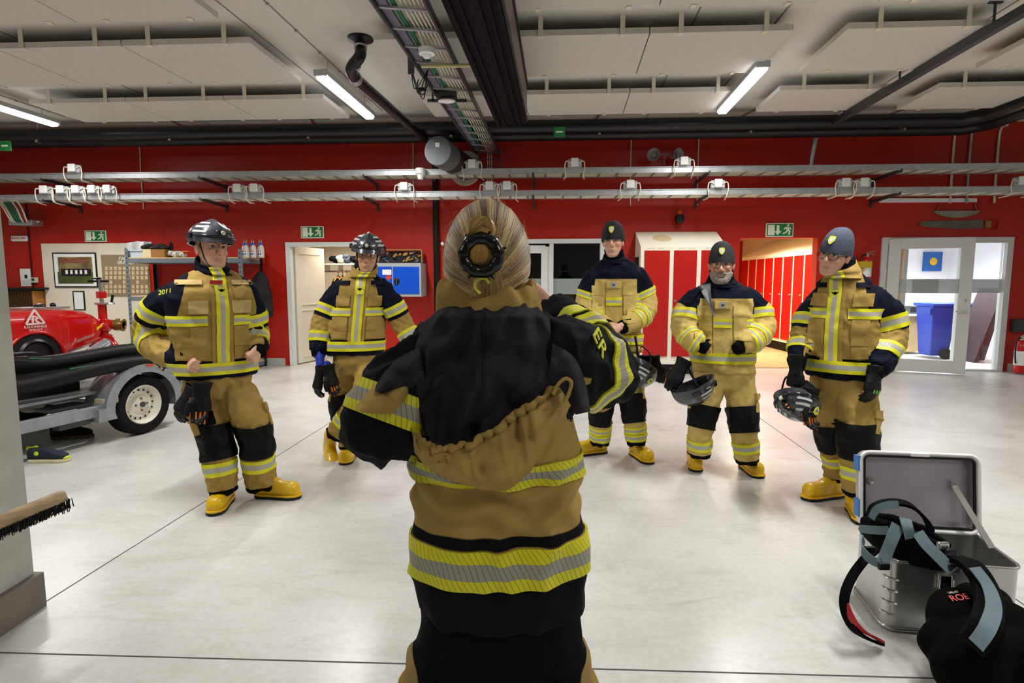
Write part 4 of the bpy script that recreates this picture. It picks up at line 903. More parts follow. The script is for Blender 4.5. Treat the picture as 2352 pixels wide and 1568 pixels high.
# ---------------------------------------------------------------- a standing firefighter, measured joint by joint
M_glassf = mat('spectacle_glass', 'e8eef0', .02, trans=1., alpha=.25)
M_glove = mat('glove_black', '08090b', .55, spec=.25, bump=.3, bscale=40); M_gloveb = mat('glove_blue', '1434a8', .6, bump=.3, bscale=60); M_orange = mat('orange_seam', 'd0701a', .6)
M_hairb = mat('hair_brown', '5e4631', .8, bump=.6, bscale=300); M_beard = mat('beard_grey', 'b8ada0', .9, bump=.8, bscale=260, mottle=.35, mscale=25)
M_tab = mat('red_name_tab', 'b01a1c', .5); M_greytab = mat('grey_tab', '9fa3a5', .5); M_lining = mat('grey_lining', '84868a', .8, mottle=.2, mscale=12)
def pp(l): return [at(x, y, Y) for x, y, Y in l]
def plen(p): return sum((Vector(b)-Vector(a)).length for a, b in zip(p[:-1], p[1:]))
def person(S_):
    Y = S_['Y']; st = S_['style']; seed = S_['seed']; base = onz(*S_['base']); p = thing('person', base, S_['label'], 'person')
    ca = -math.atan((S_['head'][0]-1176)/F); T = Torso(S_['torso'], Y, S_['yaw']+ca, S_.get('ratio', .62)); MT = (M_jackA, M_jackB)[st]; tanm = (M_tan, M_tanB)[st]
    arms = [pp(a) for a in S_['arms']]; ar = S_['armr']
    # --- jacket
    mb = MB(); T.shell(mb)
    for a, r in zip(arms, ar):
        mb.tube(smooth_path([tuple(v) for v in a], 4), list(np.interp(np.linspace(0, 1, 4*(len(a)-1)+1), np.linspace(0, 1, len(r)), r)), 18); mb.ell(a[0], r[0], r[0], r[0])
        mb.ell(a[-2], r[-2]*1.0, r[-2]*1.0, r[-2]*1.0)
    mb.tube([T.rings[-1][0]-Vector((0, 0, .06)), T.rings[-1][0]+Vector((0, 0, .03))], [.085, .075], 18)
    me = remesh(mb, .011, 5)
    bends = [(tuple(a[len(a)//2]), .09, .006) for a in arms]
    tp = T.path(); wrinkle(me, [tp]+[[tuple(v) for v in a] for a in arms], S_.get('wr', .006), 11, seed, bends)
    P = getco(me); zh, zt = T.rings[0][0].z, T.rings[-1][0].z
    dT, tT, _ = limbparam(P, tp); fld = np.full(len(P), -.1); ps = (P-np.array(T.rings[2][0]))@np.array(T.s); pf = (P-np.array(T.rings[2][0]))@np.array(T.f); Z = P[:, 2]
    aw = T.rings[3][1]
    Hs = S_['tapes']; zy = S_['yoke']
    if st == 0:
        # navy yoke: over the shoulders and the outside of the chest
        inner = np.interp(Z, [zy-.16, zy-.02, zy+.06, zt+.1], [aw*.86, aw*.74, aw*.66, aw*.30]); f1 = np.minimum(np.abs(ps)-inner, Z-(zy-.13))
        f1 = np.where(pf < -.03, np.maximum(f1, Z-zy), f1)
        fh = np.maximum((Hs['hem']-.025)-Z, np.minimum(Z-Hs['hem'], Hs['hem']+.052-Z)); fld = np.maximum(f1, fh)
    else:
        fld = Z-zy
    for a, r, spec in zip(arms, ar, S_['sleeve']):
        d, t, off = limbparam(P, [tuple(v) for v in a]); L = plen(a); m = (d < np.interp(t/L, np.linspace(0, 1, len(r)), r)*1.35)&((np.abs(ps) > aw*.80)|(t > .12))
        g = spec['n1']-t
        if st == 0: g = np.maximum(g, t-(L-spec.get('cuff', .09)))
        if st == 0: g = np.maximum(g, np.where(t > .3*L, (off@np.array((0, .3, -.95)))-.055, -1))
        fld = np.where(m, g if st == 0 else np.maximum(g, -1), fld)
        if st == 1: fld = np.where(m&(t < spec['n1']+.0), np.minimum(g, 1), fld)
    attr(me, 'navy', fld); jk = link('jacket', me, MT, p); sk = Skin(me)
    # --- tapes
    lim = S_.get('front', 0.)
    torso_tape(sk, T, Hs['hem'], .075, p, off=.013)
    hs = .036 if st == 0 else 0
    zc = Hs['chest']
    sw = .065; sb = S_.get('bandlean', None) or (lambda z: 0.)
    if st == 0:
        for a, b in ((math.radians(22), math.radians(88)), (-math.radians(88), -math.radians(22))): torso_tape(sk, T, zc, .062, p, a, b, ncol=20, off=.009)
        torso_front(sk, T, -.062, .062, Hs['hem']-.03, zt-.01, p, 'storm_flap', [tanm], .005, nr=24, nc=6, sfun=sb)
        w_ = .036
        rows_s = [-w_, -w_*.38, w_*.38, w_]
        rows = []; cen = []
        for q in rows_s:
            r = []
            for i in range(31):
                z = Hs['hem']+.038+(zt+S_.get('bandtop', .035)-Hs['hem']-.033)*i/30; c, a, b = T.cz(min(z, zt)); c.z = z; pt = sk.out(c+T.s*(q+sb(z)), T.f, b*2.4, .011); r.append(pt)
            rows.append(r); cen.append(T.cz((zh+zt)/2)[0])
        last = None
        for r in rows:
            for i in range(len(r)):
                if r[i] is None: r[i] = (r[i-1]+Vector((0, 0, (zt-zh)/30)) if i and r[i-1] is not None else T.cz(zh)[0]+T.f*.15)
        patch(rows, 'front_tape', [M_ty, M_ts], p, bands=[0, 1, 0], center=cen)
        # label with a dark emblem on the front tape
        zz_ = zt-.13; c, a, b = T.cz(zz_); q = sk.out(c+T.s*sb(zz_), T.f, b*2.4, .014)
        if q is not None:
            o = MB(); o.obox(q, T.s*.026, T.f*.001, Vector((0, 0, .028))); bl = o.build('label_patch', M_letter, p)
            o = MB(); o.prism([(-.02, .012), (-.008, .006), (0, .012), (.008, .006), (.02, .012), (.012, -.002), (0, -.010), (-.012, -.002)], q+T.f*.0015+Vector((0, 0, .008)), T.s, Vector((0, 0, 1)), T.f*.001); o.build('emblem', M_blk, bl)
    else:
        torso_front(sk, T, -.065, .065, zh+.005, zy-.01, p, 'storm_flap', [tanm], .006, nr=20, nc=6, sfun=sb)
        rows = []; cen = []
        for z in (zc-.032, zc-.011, zc+.011, zc+.032):
            c, a, b = T.cz(z); rows.append([sk.out(c+T.s*(-.062+.124*j/6+sb(z)), T.f, b*2.2, .013) or c+T.f*b for j in range(7)]); cen.append(c)
        patch(rows, 'chest_tape', [M_ty, M_ts], p, bands=[0, 1, 0], center=cen)
        for a, b in ((math.radians(50), math.radians(88)), (-math.radians(88), -math.radians(50))): torso_tape(sk, T, zc, .055, p, a, b, ncol=12, off=.006, name='chest_tape')
        zz_ = zy-.045; c, a, b = T.cz(zz_); q = sk.out(c+T.s*(sb(zz_)), T.f, b*2.2, .014)
        if q is not None:
            o = MB(); o.obox(q, T.s*.055, T.f*.004, Vector((0, 0, .028))); tb = o.build('flap_tab', tanm, p, bevel=.004)
            o = MB(); o.obox(q+T.f*.005, T.s*.02, T.f*.0015, Vector((0, 0, .022))); l2 = o.build('label_patch', M_greytab, tb)
            o = MB(); o.prism([(-.013, .008), (0, .002), (.013, .008), (.006, -.008), (-.006, -.008)], q+T.f*.007, T.s, Vector((0, 0, 1)), T.f*.001); o.build('emblem', M_darkmetal, tb)
    # --- pockets: chest pockets with flaps and lower patch pockets
    for s in (-1, 1):
        lo_, hi = (.075, .165)
        m1 = torso_front(sk, T, s*lo_, s*hi, zc-.14 if st == 0 else zc-.10, zc-.035 if st == 0 else zc+.085, p, 'chest_pocket', [tanm], .012, 6, 6, thick=.018)
        torso_front(sk, T, s*(lo_-.004), s*(hi+.006), zc+.045 if st == 0 else zc+.05, zc+.125 if st == 0 else zc+.125, p, 'pocket_flap', [(M_tanL if S_.get('paleflap') else tanm)], .015, 6, 6, thick=.012)
        torso_front(sk, T, s*.08, s*(aw*.88), Hs['hem']+.06, Hs['hem']+.19, p, 'side_pocket', [tanm], .009, 6, 6, thick=.014)
        torso_front(sk, T, s*.078, s*(aw*.90), Hs['hem']+.14, Hs['hem']+.20, p, 'pocket_flap', [tanm], .014, 5, 6, thick=.014)
        if st == 0: torso_front(sk, T, s*(.085), s*(aw*.80), zt-.085, zt-.055, p, 'shoulder_strap', [M_tanL if S_.get('paleflap') else M_navy], .014, 3, 6, thick=.014)
        else: torso_front(sk, T, s*.09, s*.135, zc-.14, zc-.12, p, 'black_tab', [M_blk], .012, 2, 3)
    # --- sleeve tapes and cuffs
    for a, r, spec in zip(arms, ar, S_['sleeve']):
        L = plen(a); pa = [tuple(v) for v in a]
        rr = lambda t: float(np.interp(t/L, np.linspace(0, 1, len(r)), r))
        for (t0, h) in spec['bands']:
            if st == 0: limb_ring(sk, pa, t0, t0+h, p, 'sleeve_tape', [M_ty, M_ts], rr(t0)*1.15, bands=[0, 1, 0], off=.008)
            else: limb_ring(sk, pa, t0, t0+h, p, 'sleeve_tape', [M_ty, M_ts], rr(t0)*1.15, bands=[0, 1, 0], tfr=[0, .33, .67, 1])
        w = a[-1]; d = (a[-1]-a[-2]).normalized(); o = MB(); o.tube([w-d*.05, w+d*.015, w+d*.05], [r[-1]*.92, r[-1]*.86, r[-1]*.7], 18); o.build('knit_cuff', M_blk, p, smooth=50)
    # --- trousers
    mb = MB(); hip = at(*S_['pelvis'][:3]); hw = S_['pelvis'][3]
    rows = []
    mb.tube([hip+Vector((0, 0, .16)), hip+Vector((0, 0, .02)), hip-Vector((0, 0, .08))], [hw, hw*1.02, hw*.8], 24, ell=.66, up=T.s)
    legs = [pp(l) for l in S_['legs']]
    for l, r in zip(legs, S_['legr']): mb.tube(smooth_path([tuple(v) for v in l], 5), list(np.interp(np.linspace(0, 1, 5*(len(l)-1)+1), np.linspace(0, 1, len(r)), r)), 20); mb.ell(l[0], r[0]*.98, r[0]*.98, r[0]*.9)
    me = remesh(mb, .011, 5); bends = [(tuple(l[-1]+Vector((0, 0, .05))), .10, .006) for l in legs]+[(tuple(l[len(l)//2]), .08, .004) for l in legs]
    wrinkle(me, [[tuple(v) for v in l] for l in legs], S_.get('wr', .006), 10, seed+5, bends)
    P = getco(me); fld = np.full(len(P), -.1)
    dd = []
    for l in legs: d, t, off = limbparam(P, [tuple(v) for v in l]); dd.append((d, t-(plen(l)-.035)))
    near = np.argmin([q[0] for q in dd], 0); fld = np.choose(near, [q[1] for q in dd]); attr(me, 'navy', fld)
    tr = link('trousers', me, (M_trA, M_trB)[st], p); sk2 = Skin(me)
    for l, r, (k0, k1), tb in zip(legs, S_['legr'], S_['knee'], S_['legtape']):
        pa = [tuple(v) for v in l]; L = plen(l)
        limb_ring(sk2, pa, k0*L, k1*L, p, 'knee_patch', [M_knee], r[1]*1.15, th0=-1.75, th1=1.75, ncol=28, nrow=18, off=.011, ref=T.f)
        for t0, h in tb: limb_ring(sk2, pa, t0*L, t0*L+h, p, 'leg_tape', [M_ty, M_ts], r[-1]*1.3, bands=[0, 1, 0], off=.006)
        i = legs.index(l)
        sd = T.s*(-1 if i == 0 else 1)
        limb_ring(sk2, pa, .20*L, .40*L, p, 'thigh_pocket', [tanm], r[0]*1.2, th0=-.6, th1=.6, ncol=8, nrow=6, off=.013, ref=sd, thick=.022)
        limb_ring(sk2, pa, .18*L, .26*L, p, 'pocket_flap', [tanm], r[0]*1.2, th0=-.65, th1=.65, ncol=8, nrow=4, off=.020, ref=sd, thick=.02)
    for b in S_['boots']: boot(p, onz(b[0], b[1], b[4] if len(b) > 4 else 0), b[2], S_.get('bootk', 1.), b[3] if len(b) > 3 else 0)
    # --- body: one skin for head, neck, hands and what the clothes hide
    hc = at(*S_['head'][:3]); R = rotm(S_['headrot'][0]+ca, *S_['headrot'][1:]); k = S_['head'][3]; wid = S_.get('wid', 1.)
    mb = MB(); head_shell(mb, hc, R, k, wid); nk = T.rings[-1][0]
    mb.tube([nk-Vector((0, 0, .12)), nk-Vector((0, 0, .02)), hc+R@Vector((0, -.02, -.08))*k, hc+R@Vector((0, -.015, -.03))*k], [.05, .056*k, .056*k, .05*k], 16)
    mb.tube([hip, T.rings[1][0], T.rings[3][0], nk], [.09, .08, .07, .05], 14)
    for l in legs: mb.tube([hip, l[0], l[len(l)//2], l[-1]], [.07, .07, .045, .035], 10)
    for a in arms: mb.tube([T.rings[2][0], a[0].lerp(a[1], .6)]+a[1:], [.03, .03]+[.03]*(len(a)-2)+[.027], 10)
    gl = []
    for h in S_['hands']:
        w = at(*h['w']); a = arms[h['arm']]; mb.tube([a[-1], w], [.028, .027], 10)
        if h.get('glove'): gl.append((h, w)); hand(mb, w, h['d'], h['n'], h['side'], h['pose'], .9)
        else: hand(mb, w, h['d'], h['n'], h['side'], h['pose'], h.get('k', 1.02))
    me = remesh(mb, .0038, 2); make_head_attrs(me, hc, R, k, S_.get('stub', .1), S_.get('blush', .5))
    body = link('body', me, S_.get('skin', M_skin), p)
    sm = lambda v: np.clip(v, 0, 1)
    if S_['hat'] or 1: head_tuft(me, hc, R, k, 'hair', S_.get('hairm', M_hairb), p, lambda x, y, z: sm((z+.045-np.where(y < -.02, .0, .03))*40)*sm((.035-y)*40)*(z < .09)*((np.abs(x) > .05)|(y < -.05))*(1-((np.abs(x) > .077)&(np.abs(y+.01) < .03))), .004, seed)
    if S_.get('beard'):
        bm_ = lambda x, y, z: sm((-.040-z)*60)*sm((y+.012)*50)*sm(1-np.exp(-(x/.024)**4-((z+.071)/.0095)**4)*1.6)*sm(1-np.exp(-(x/.034)**4-((z+.035)/.022)**6)*1.8)+sm(np.exp(-(x/.030)**4-((z+.056)/.0065)**4))
        head_tuft(me, hc, R, k, 'beard', M_beard, p, lambda x, y, z: sm(bm_(x, y, z))*((np.abs(x) < .078)&(z > -.15)), .014, 3., .006)
    for h, w in gl:
        mb = MB(); hand(mb, w, h['d'], h['n'], h['side'], h['pose'], 1.12, 1.45); d = Vector(h['d']).normalized(); mb.tube([w-d*h.get('cuff', .05), w-d*.01, w+d*.03], [.045, .038, .042], 16)
        g = link('glove', remesh(mb, .005, 3), h['glove'], p)
        if h.get('green'):
            n_ = -Vector(h['n']).normalized(); a_ = d.cross(n_)
            for q in range(3): o = MB(); o.bar(w+d*.085+a_*(.022*(q-1))+n_*.032, w+d*.105+a_*(.022*(q-1))+n_*.030, .007, .004, up=n_); o.build('green_knuckle_mark', M_ty if 0 else mat('lime_mark', '5fc22a', .5), g)
    face_parts(p, hc, R, k, S_.get('brow', M_brow), S_.get('look', 0.))
    # --- collar
    cm = S_['collar']; z0 = nk.z-.03; z1 = nk.z+cm['h']; rows = []; cf = cm.get('r', .085); n = 40
    axis = (hc+R@Vector((0, -.02, -.09))*k-nk); axis.z = 0; axis *= min(1, .035/(axis.length+1e-6))
    for i in range(8):
        f = i/7; c = nk+Vector((axis.x*f*.9, axis.y*f*.9, -.03+(cm['h']+.03)*f)); r = []
        for j in range(n):
            th = 2*PI*j/n; gap = cm.get('gap', 0); ff = math.cos(th); rr = cf*(1.15-.20*f+.05*math.sin(f*9+th*2))*(1+.03*mnoise.noise((math.cos(th)*2, math.sin(th)*2, f*3+seed)))
            dz = -cm.get('dip', .03)*f*(.5+.5*ff)**1.3
            r.append(c+(T.f*ff*1.12+T.s*math.sin(th))*rr+Vector((0, 0, dz)))
        rows.append(r)
    inner = [[c_+(q-c_).normalized()*((q-c_).length-.012) for q in r] for r, c_ in [(r, sum(r, Vector())/n) for r in rows]]
    o = MB(); o.grid(rows, closed=True); o.grid([rows[-1], inner[-1]], closed=True); o.grid([r[::-1] for r in inner], closed=True); col_ = o.build('collar', cm['m'], p, smooth=60, subd=1)
    if st == 0 and cm.get('tape', True):
        rws = []
        for q in (-.036, -.013, .013, .036):
            rws.append([rows[i][0]+T.s*q+T.f*.006 for i in range(0, 8)])
        o = MB(); 
        for b_ in range(3): o.mi = 1 if b_ == 1 else 0; o.grid([rws[b_], rws[b_+1]])
        o.build('collar_tape', [mat('collar_yellow', 'dcd60f', .5), mat('collar_silver', 'aaa89c', .4)], col_, smooth=60)
    if cm.get('inner'):
        o = MB(); rr2 = []
        for i in range(5):
            f = i/4; c = nk+Vector((axis.x*f, axis.y*f, -.02+(cm['h']+.03)*f)); rr2.append([c+(T.f*math.cos(2*PI*j/n)*1.1+T.s*math.sin(2*PI*j/n))*(cf*.84)+Vector((0, 0, -.02*f*max(0, math.cos(2*PI*j/n)))) for j in range(n)])
        o.grid(rr2, closed=True); i2 = [[q+(nk-q).normalized()*.01 for q in r] for r in rr2]; o.grid([r[::-1] for r in i2], closed=True); o.grid([rr2[-1], i2[-1]], closed=True); o.build('neck_warmer', cm['inner'], p, smooth=60)
    if S_['hat'] == 'helmet': helmet_on(p, hc, R, k)
    elif S_['hat']: beanie_on(p, hc, R, k*1.045, S_['hat'], **S_.get('hatk', {}))
    if S_.get('glasses'):
        gm = S_['glasses']; o = MB()
        for s in (-1, 1):
            q = hc+R@Vector((.033*s, .099, -.001))*k; x = R@Vector((1, -.12*s, 0)); z = R@Vector((0, .0, 1)); pts = []
            for j in range(17):
                th = 2*PI*j/16; e = 3.2; cs, sn = math.cos(th), math.sin(th); w_ = (abs(cs)**e+abs(sn)**e)**(-1/e); pts.append(q+x*(.027*cs*w_*k)+z*(.019*sn*w_*k))
            o.tube(pts, .0018*k, 6); o.tube([q+x*(.027*s*k)+z*.008, hc+R@Vector((.073*s, .075, .006))*k, hc+R@Vector((.078*s, .0, .0))*k], .0018*k, 6)
        o.tube([hc+R@Vector((-.008, .1, .006))*k, hc+R@Vector((0, .104, .010))*k, hc+R@Vector((.008, .1, .006))*k], .0018*k, 6); fr = o.build('glasses', gm, p, smooth=60)
    return p, T, sk, sk2, arms, legs, hc, R, k
R_ = math.radians
P1 = dict(Y=3.62, style=0, seed=1.3, base=(545, 1150), yaw=R_(10), ratio=.66, wr=.011, paleflap=True,
    label='stocky person in black striped helmet and dark tan turnout gear, fists on hips',
    torso=[(862, 414, 583), (800, 410, 581), (745, 402, 586), (705, 396, 590), (672, 394, 588), (652, 402, 574), (634, 428, 548), (622, 452, 534)],
    arms=[[(412, 680, 3.62), (366, 712, 3.66), (344, 765, 3.70), (372, 808, 3.60), (428, 824, 3.48)], [(560, 676, 3.62), (578, 715, 3.68), (588, 765, 3.72), (594, 800, 3.62)]],
    armr=[[.095, .108, .098, .088, .066], [.085, .082, .075, .058]],
    sleeve=[dict(n1=.28, cuff=.10, bands=[(.15, .085), (.395, .085)]), dict(n1=.24, cuff=.05, bands=[(.13, .08), (.30, .07)])],
    tapes=dict(hem=.915, chest=1.215), yoke=1.36, bandlean=lambda z: .012,
    pelvis=(502, 880, 3.62, .198), legs=[[(466, 900, 3.62), (480, 945, 3.61), (494, 1000, 3.58), (505, 1065, 3.56), (514, 1132, 3.55)], [(542, 900, 3.64), (568, 945, 3.64), (587, 1000, 3.64), (594, 1062, 3.67), (601, 1118, 3.70)]],
    legr=[[.125, .112, .098, .098, .078], [.118, .112, .100, .100, .094]], knee=[(.33, .66), (.32, .64)], legtape=[[(.68, .085)], [(.66, .085)]],
    boots=[(514, 1160, R_(-84)), (630, 1142, R_(-4))], bootk=.98,
    head=(487, 571, 3.60, 1.07), headrot=(R_(24), R_(2), R_(-3)), wid=1.08, blush=.55, look=.12,
    hands=[dict(arm=0, w=(434, 826, 3.46), d=(.55, -.65, -.25), n=(.6, .55, -.4), side=-1, pose='fist', k=1.08), dict(arm=1, w=(596, 798, 3.60), d=(-.25, -.55, -.6), n=(-.7, .5, .2), side=1, pose='fist', k=1.08)],
    collar=dict(m=M_navy, h=.105, r=.098, dip=.085, tape=True), hat='helmet')
P2 = dict(Y=4.45, style=0, seed=4.1, base=(800, 1055), yaw=R_(-2), ratio=.62, wr=.010,
    label='person in grey striped helmet and tan turnout gear with legs crossed, by the cloakroom door',
    torso=[(812, 754, 881), (760, 756, 884), (706, 765, 885), (675, 769, 886), (655, 775, 884), (640, 788, 873), (628, 803, 862)],
    arms=[[(785, 668, 4.45), (760, 705, 4.45), (741, 750, 4.42), (733, 805, 4.36)], [(876, 664, 4.45), (903, 702, 4.47), (925, 745, 4.50), (958, 800, 4.48)]],
    armr=[[.085, .098, .088, .068], [.085, .088, .082, .07]],
    sleeve=[dict(n1=.25, cuff=.13, bands=[(.145, .075), (.37, .075)]), dict(n1=.25, cuff=.13, bands=[(.145, .075), (.38, .075)])],
    tapes=dict(hem=.96, chest=1.225), yoke=1.38,
    pelvis=(820, 836, 4.45, .182), legs=[[(796, 850, 4.47), (790, 885, 4.49), (784, 925, 4.50), (792, 975, 4.52), (803, 1028, 4.52)], [(846, 850, 4.43), (842, 885, 4.34), (826, 920, 4.26), (797, 962, 4.28), (770, 1002, 4.30)]],
    legr=[[.105, .098, .088, .085, .075], [.108, .098, .088, .088, .080]], knee=[(.28, .62), (.52, .56)], legtape=[[], [(.70, .07)]],
    boots=[(803, 1053, R_(-88)), (757, 1046, R_(-62), R_(38))], bootk=.96,
    head=(844, 588, 4.42, 1.06), headrot=(R_(-4), R_(-4), R_(-5)), skin=M_skin2, blush=.35, stub=.25, brow=M_lash,
    hands=[dict(arm=0, w=(733, 812, 4.34), d=(.12, -.15, -1), n=(.9, .3, 0), side=-1, pose='grip', glove=M_gloveb, cuff=.04), dict(arm=1, w=(965, 812, 4.46), d=(.3, 0, -.9), n=(-.9, 0, 0), side=1, pose='relax')],
    collar=dict(m=M_tan, h=.095, r=.098, dip=.085, inner=M_navy), hat='helmet')
P3 = dict(Y=4.55, style=1, seed=7.7, base=(1410, 1045), yaw=R_(-4), ratio=.62, wr=.010,
    label='person in black beanie and pale tan turnout gear, bare hands folded in front',
    torso=[(806, 1356, 1474), (760, 1358, 1472), (705, 1359, 1466), (660, 1358, 1467), (628, 1354, 1471), (610, 1365, 1462), (597, 1384, 1444)],
    arms=[[(1364, 640, 4.55), (1350, 680, 4.55), (1352, 718, 4.50), (1394, 748, 4.34)], [(1463, 636, 4.55), (1481, 678, 4.55), (1478, 720, 4.48), (1432, 750, 4.32)]],
    armr=[[.082, .092, .088, .062], [.082, .092, .088, .062]],
    sleeve=[dict(n1=.115, bands=[(.115, .055), (.34, .040), (.40, .040)]), dict(n1=.115, bands=[(.115, .055), (.34, .045), (.405, .045)])],
    tapes=dict(hem=1.0, chest=1.30), yoke=1.475,
    pelvis=(1412, 840, 4.55, .195), legs=[[(1388, 850, 4.55), (1384, 890, 4.55), (1381, 935, 4.54), (1379, 980, 4.57), (1377, 1018, 4.6)], [(1440, 850, 4.55), (1448, 890, 4.54), (1455, 940, 4.50), (1459, 985, 4.50), (1462, 1020, 4.50)]],
    legr=[[.10, .096, .09, .088, .078], [.10, .098, .092, .085, .074]], knee=[(.32, .70), (.32, .70)], legtape=[[(.74, .055), (.84, .055)], [(.74, .055), (.84, .055)]],
    boots=[(1362, 1042, R_(196)), (1468, 1052, R_(-72))], bootk=.97,
    head=(1408, 553, 4.52, 1.06), headrot=(R_(-6), R_(-3), R_(2)), blush=.35, stub=.2, wid=.95,
    hands=[dict(arm=0, w=(1396, 752, 4.30), d=(.85, -.1, -.5), n=(0, 1, -.2), side=1, pose='clasp'), dict(arm=1, w=(1424, 750, 4.27), d=(-.85, -.15, -.35), n=(-.1, 1, -.3), side=-1, pose='clasp')],
    collar=dict(m=M_navy, h=.075, r=.09, dip=.08, inner=M_blk), hat=mat('beanie_black', '17181c', .85, bump=.2, bscale=90), hatk=dict(tilt=-.20))
P4 = dict(Y=4.15, style=1, seed=2.9, base=(1655, 1065), yaw=R_(2), ratio=.66, wr=.011,
    label='bearded person with glasses and dark beanie, pale tan turnout gear, hands in jacket pockets',
    torso=[(852, 1589, 1728), (810, 1591, 1727), (760, 1593, 1723), (712, 1593, 1724), (685, 1592, 1725), (665, 1602, 1712), (650, 1622, 1695)],
    arms=[[(1603, 686, 4.15), (1578, 718, 4.14), (1572, 755, 4.10), (1592, 782, 4.0), (1612, 794, 3.97)], [(1713, 686, 4.15), (1742, 718, 4.14), (1749, 755, 4.10), (1727, 783, 4.0), (1702, 796, 3.97)]],
    armr=[[.085, .098, .092, .080, .058], [.085, .098, .095, .082, .058]],
    sleeve=[dict(n1=.115, bands=[(.115, .075), (.33, .045), (.395, .045)]), dict(n1=.115, bands=[(.115, .075), (.33, .055), (.405, .055)])],
    tapes=dict(hem=.905, chest=1.16), yoke=1.335,
    pelvis=(1660, 862, 4.15, .215), legs=[[(1631, 872, 4.15), (1622, 910, 4.15), (1613, 958, 4.13), (1608, 1005, 4.15), (1605, 1046, 4.17)], [(1693, 872, 4.15), (1701, 912, 4.14), (1707, 965, 4.10), (1712, 1015, 4.10), (1716, 1062, 4.10)]],
    legr=[[.118, .110, .094, .085, .080], [.118, .112, .098, .088, .082]], knee=[(.32, .62), (.32, .63)], legtape=[[(.77, .075)], [(.74, .075)]],
    boots=[(1593, 1068, R_(-100)), (1720, 1082, R_(-86))], bootk=.95,
    head=(1657, 607, 4.12, 1.05), headrot=(R_(0), R_(-5), R_(0)), blush=.8, stub=.5, wid=1.04,
    hands=[dict(arm=0, w=(1616, 797, 3.99), d=(.6, .7, -.45), n=(0, 1, 0), side=1, pose='relax', k=.95), dict(arm=1, w=(1700, 798, 3.99), d=(-.6, .7, -.4), n=(0, 1, 0), side=-1, pose='relax', k=.95)],
    collar=dict(m=M_navy, h=.085, r=.10, dip=.10, inner=M_blk), hat=mat('beanie_charcoal', '26272c', .85, bump=.2, bscale=90), hatk=dict(tilt=-.10, top=.118), beard=True, glasses=mat('spectacle_dark', '2a1818', .3))
P5 = dict(Y=3.55, style=0, seed=9.2, base=(1930, 1150), yaw=R_(-10), ratio=.64, wr=.011,
    label='person with glasses and blue-grey beanie in tan turnout gear and black gloves, rightmost',
    torso=[(866, 1858, 2003), (800, 1856, 2005), (745, 1859, 2006), (700, 1868, 2006), (668, 1878, 2003), (645, 1888, 1990), (628, 1902, 1972)],
    arms=[[(1884, 692, 3.66), (1857, 730, 3.66), (1840, 785, 3.62), (1831, 838, 3.52)], [(1998, 690, 3.50), (2030, 722, 3.52), (2044, 765, 3.50), (2032, 815, 3.42), (2014, 850, 3.36)]],
    armr=[[.075, .082, .072, .055], [.092, .112, .100, .082, .062]],
    sleeve=[dict(n1=.22, cuff=.17, bands=[(.12, .075), (.305, .065)]), dict(n1=.25, cuff=.12, bands=[(.15, .085), (.375, .075)])],
    tapes=dict(hem=.93, chest=1.26), yoke=1.38, bandlean=lambda z: -.030,
    pelvis=(1934, 885, 3.55, .182), legs=[[(1905, 900, 3.60), (1905, 945, 3.62), (1908, 990, 3.64), (1915, 1045, 3.68), (1920, 1100, 3.71)], [(1968, 900, 3.50), (1970, 950, 3.46), (1970, 1000, 3.42), (1971, 1070, 3.42), (1972, 1135, 3.42)]],
    legr=[[.115, .105, .090, .075, .066], [.118, .115, .105, .100, .085]], knee=[(.30, .62), (.27, .62)], legtape=[[(.70, .07)], [(.70, .08)]],
    boots=[(1898, 1143, R_(192)), (1966, 1182, R_(-105))], bootk=.98,
    head=(1918, 584, 3.50, 1.03), headrot=(R_(-22), R_(-6), R_(-12)), blush=.4, stub=.15, look=.15,
    hands=[dict(arm=0, w=(1828, 850, 3.50), d=(-.02, -.1, -1), n=(.9, .4, 0), side=-1, pose='grip', glove=M_glove, cuff=.10), dict(arm=1, w=(2008, 862, 3.34), d=(-.15, -.1, -1), n=(-.35, .9, 0), side=1, pose='relax', glove=M_glove, cuff=.06, green=True)],
    collar=dict(m=M_tan, h=.10, r=.098, dip=.085, inner=M_navy), hat=mat('beanie_bluegrey', '454b5c', .85, bump=.2, bscale=90), hatk=dict(tilt=-.14, top=.118), glasses=mat('spectacle_black', '141210', .3))
BUILT = {}
for key, sp in (('P1', P1), ('P2', P2), ('P3', P3), ('P4', P4), ('P5', P5)):
    BUILT[key] = person(sp)
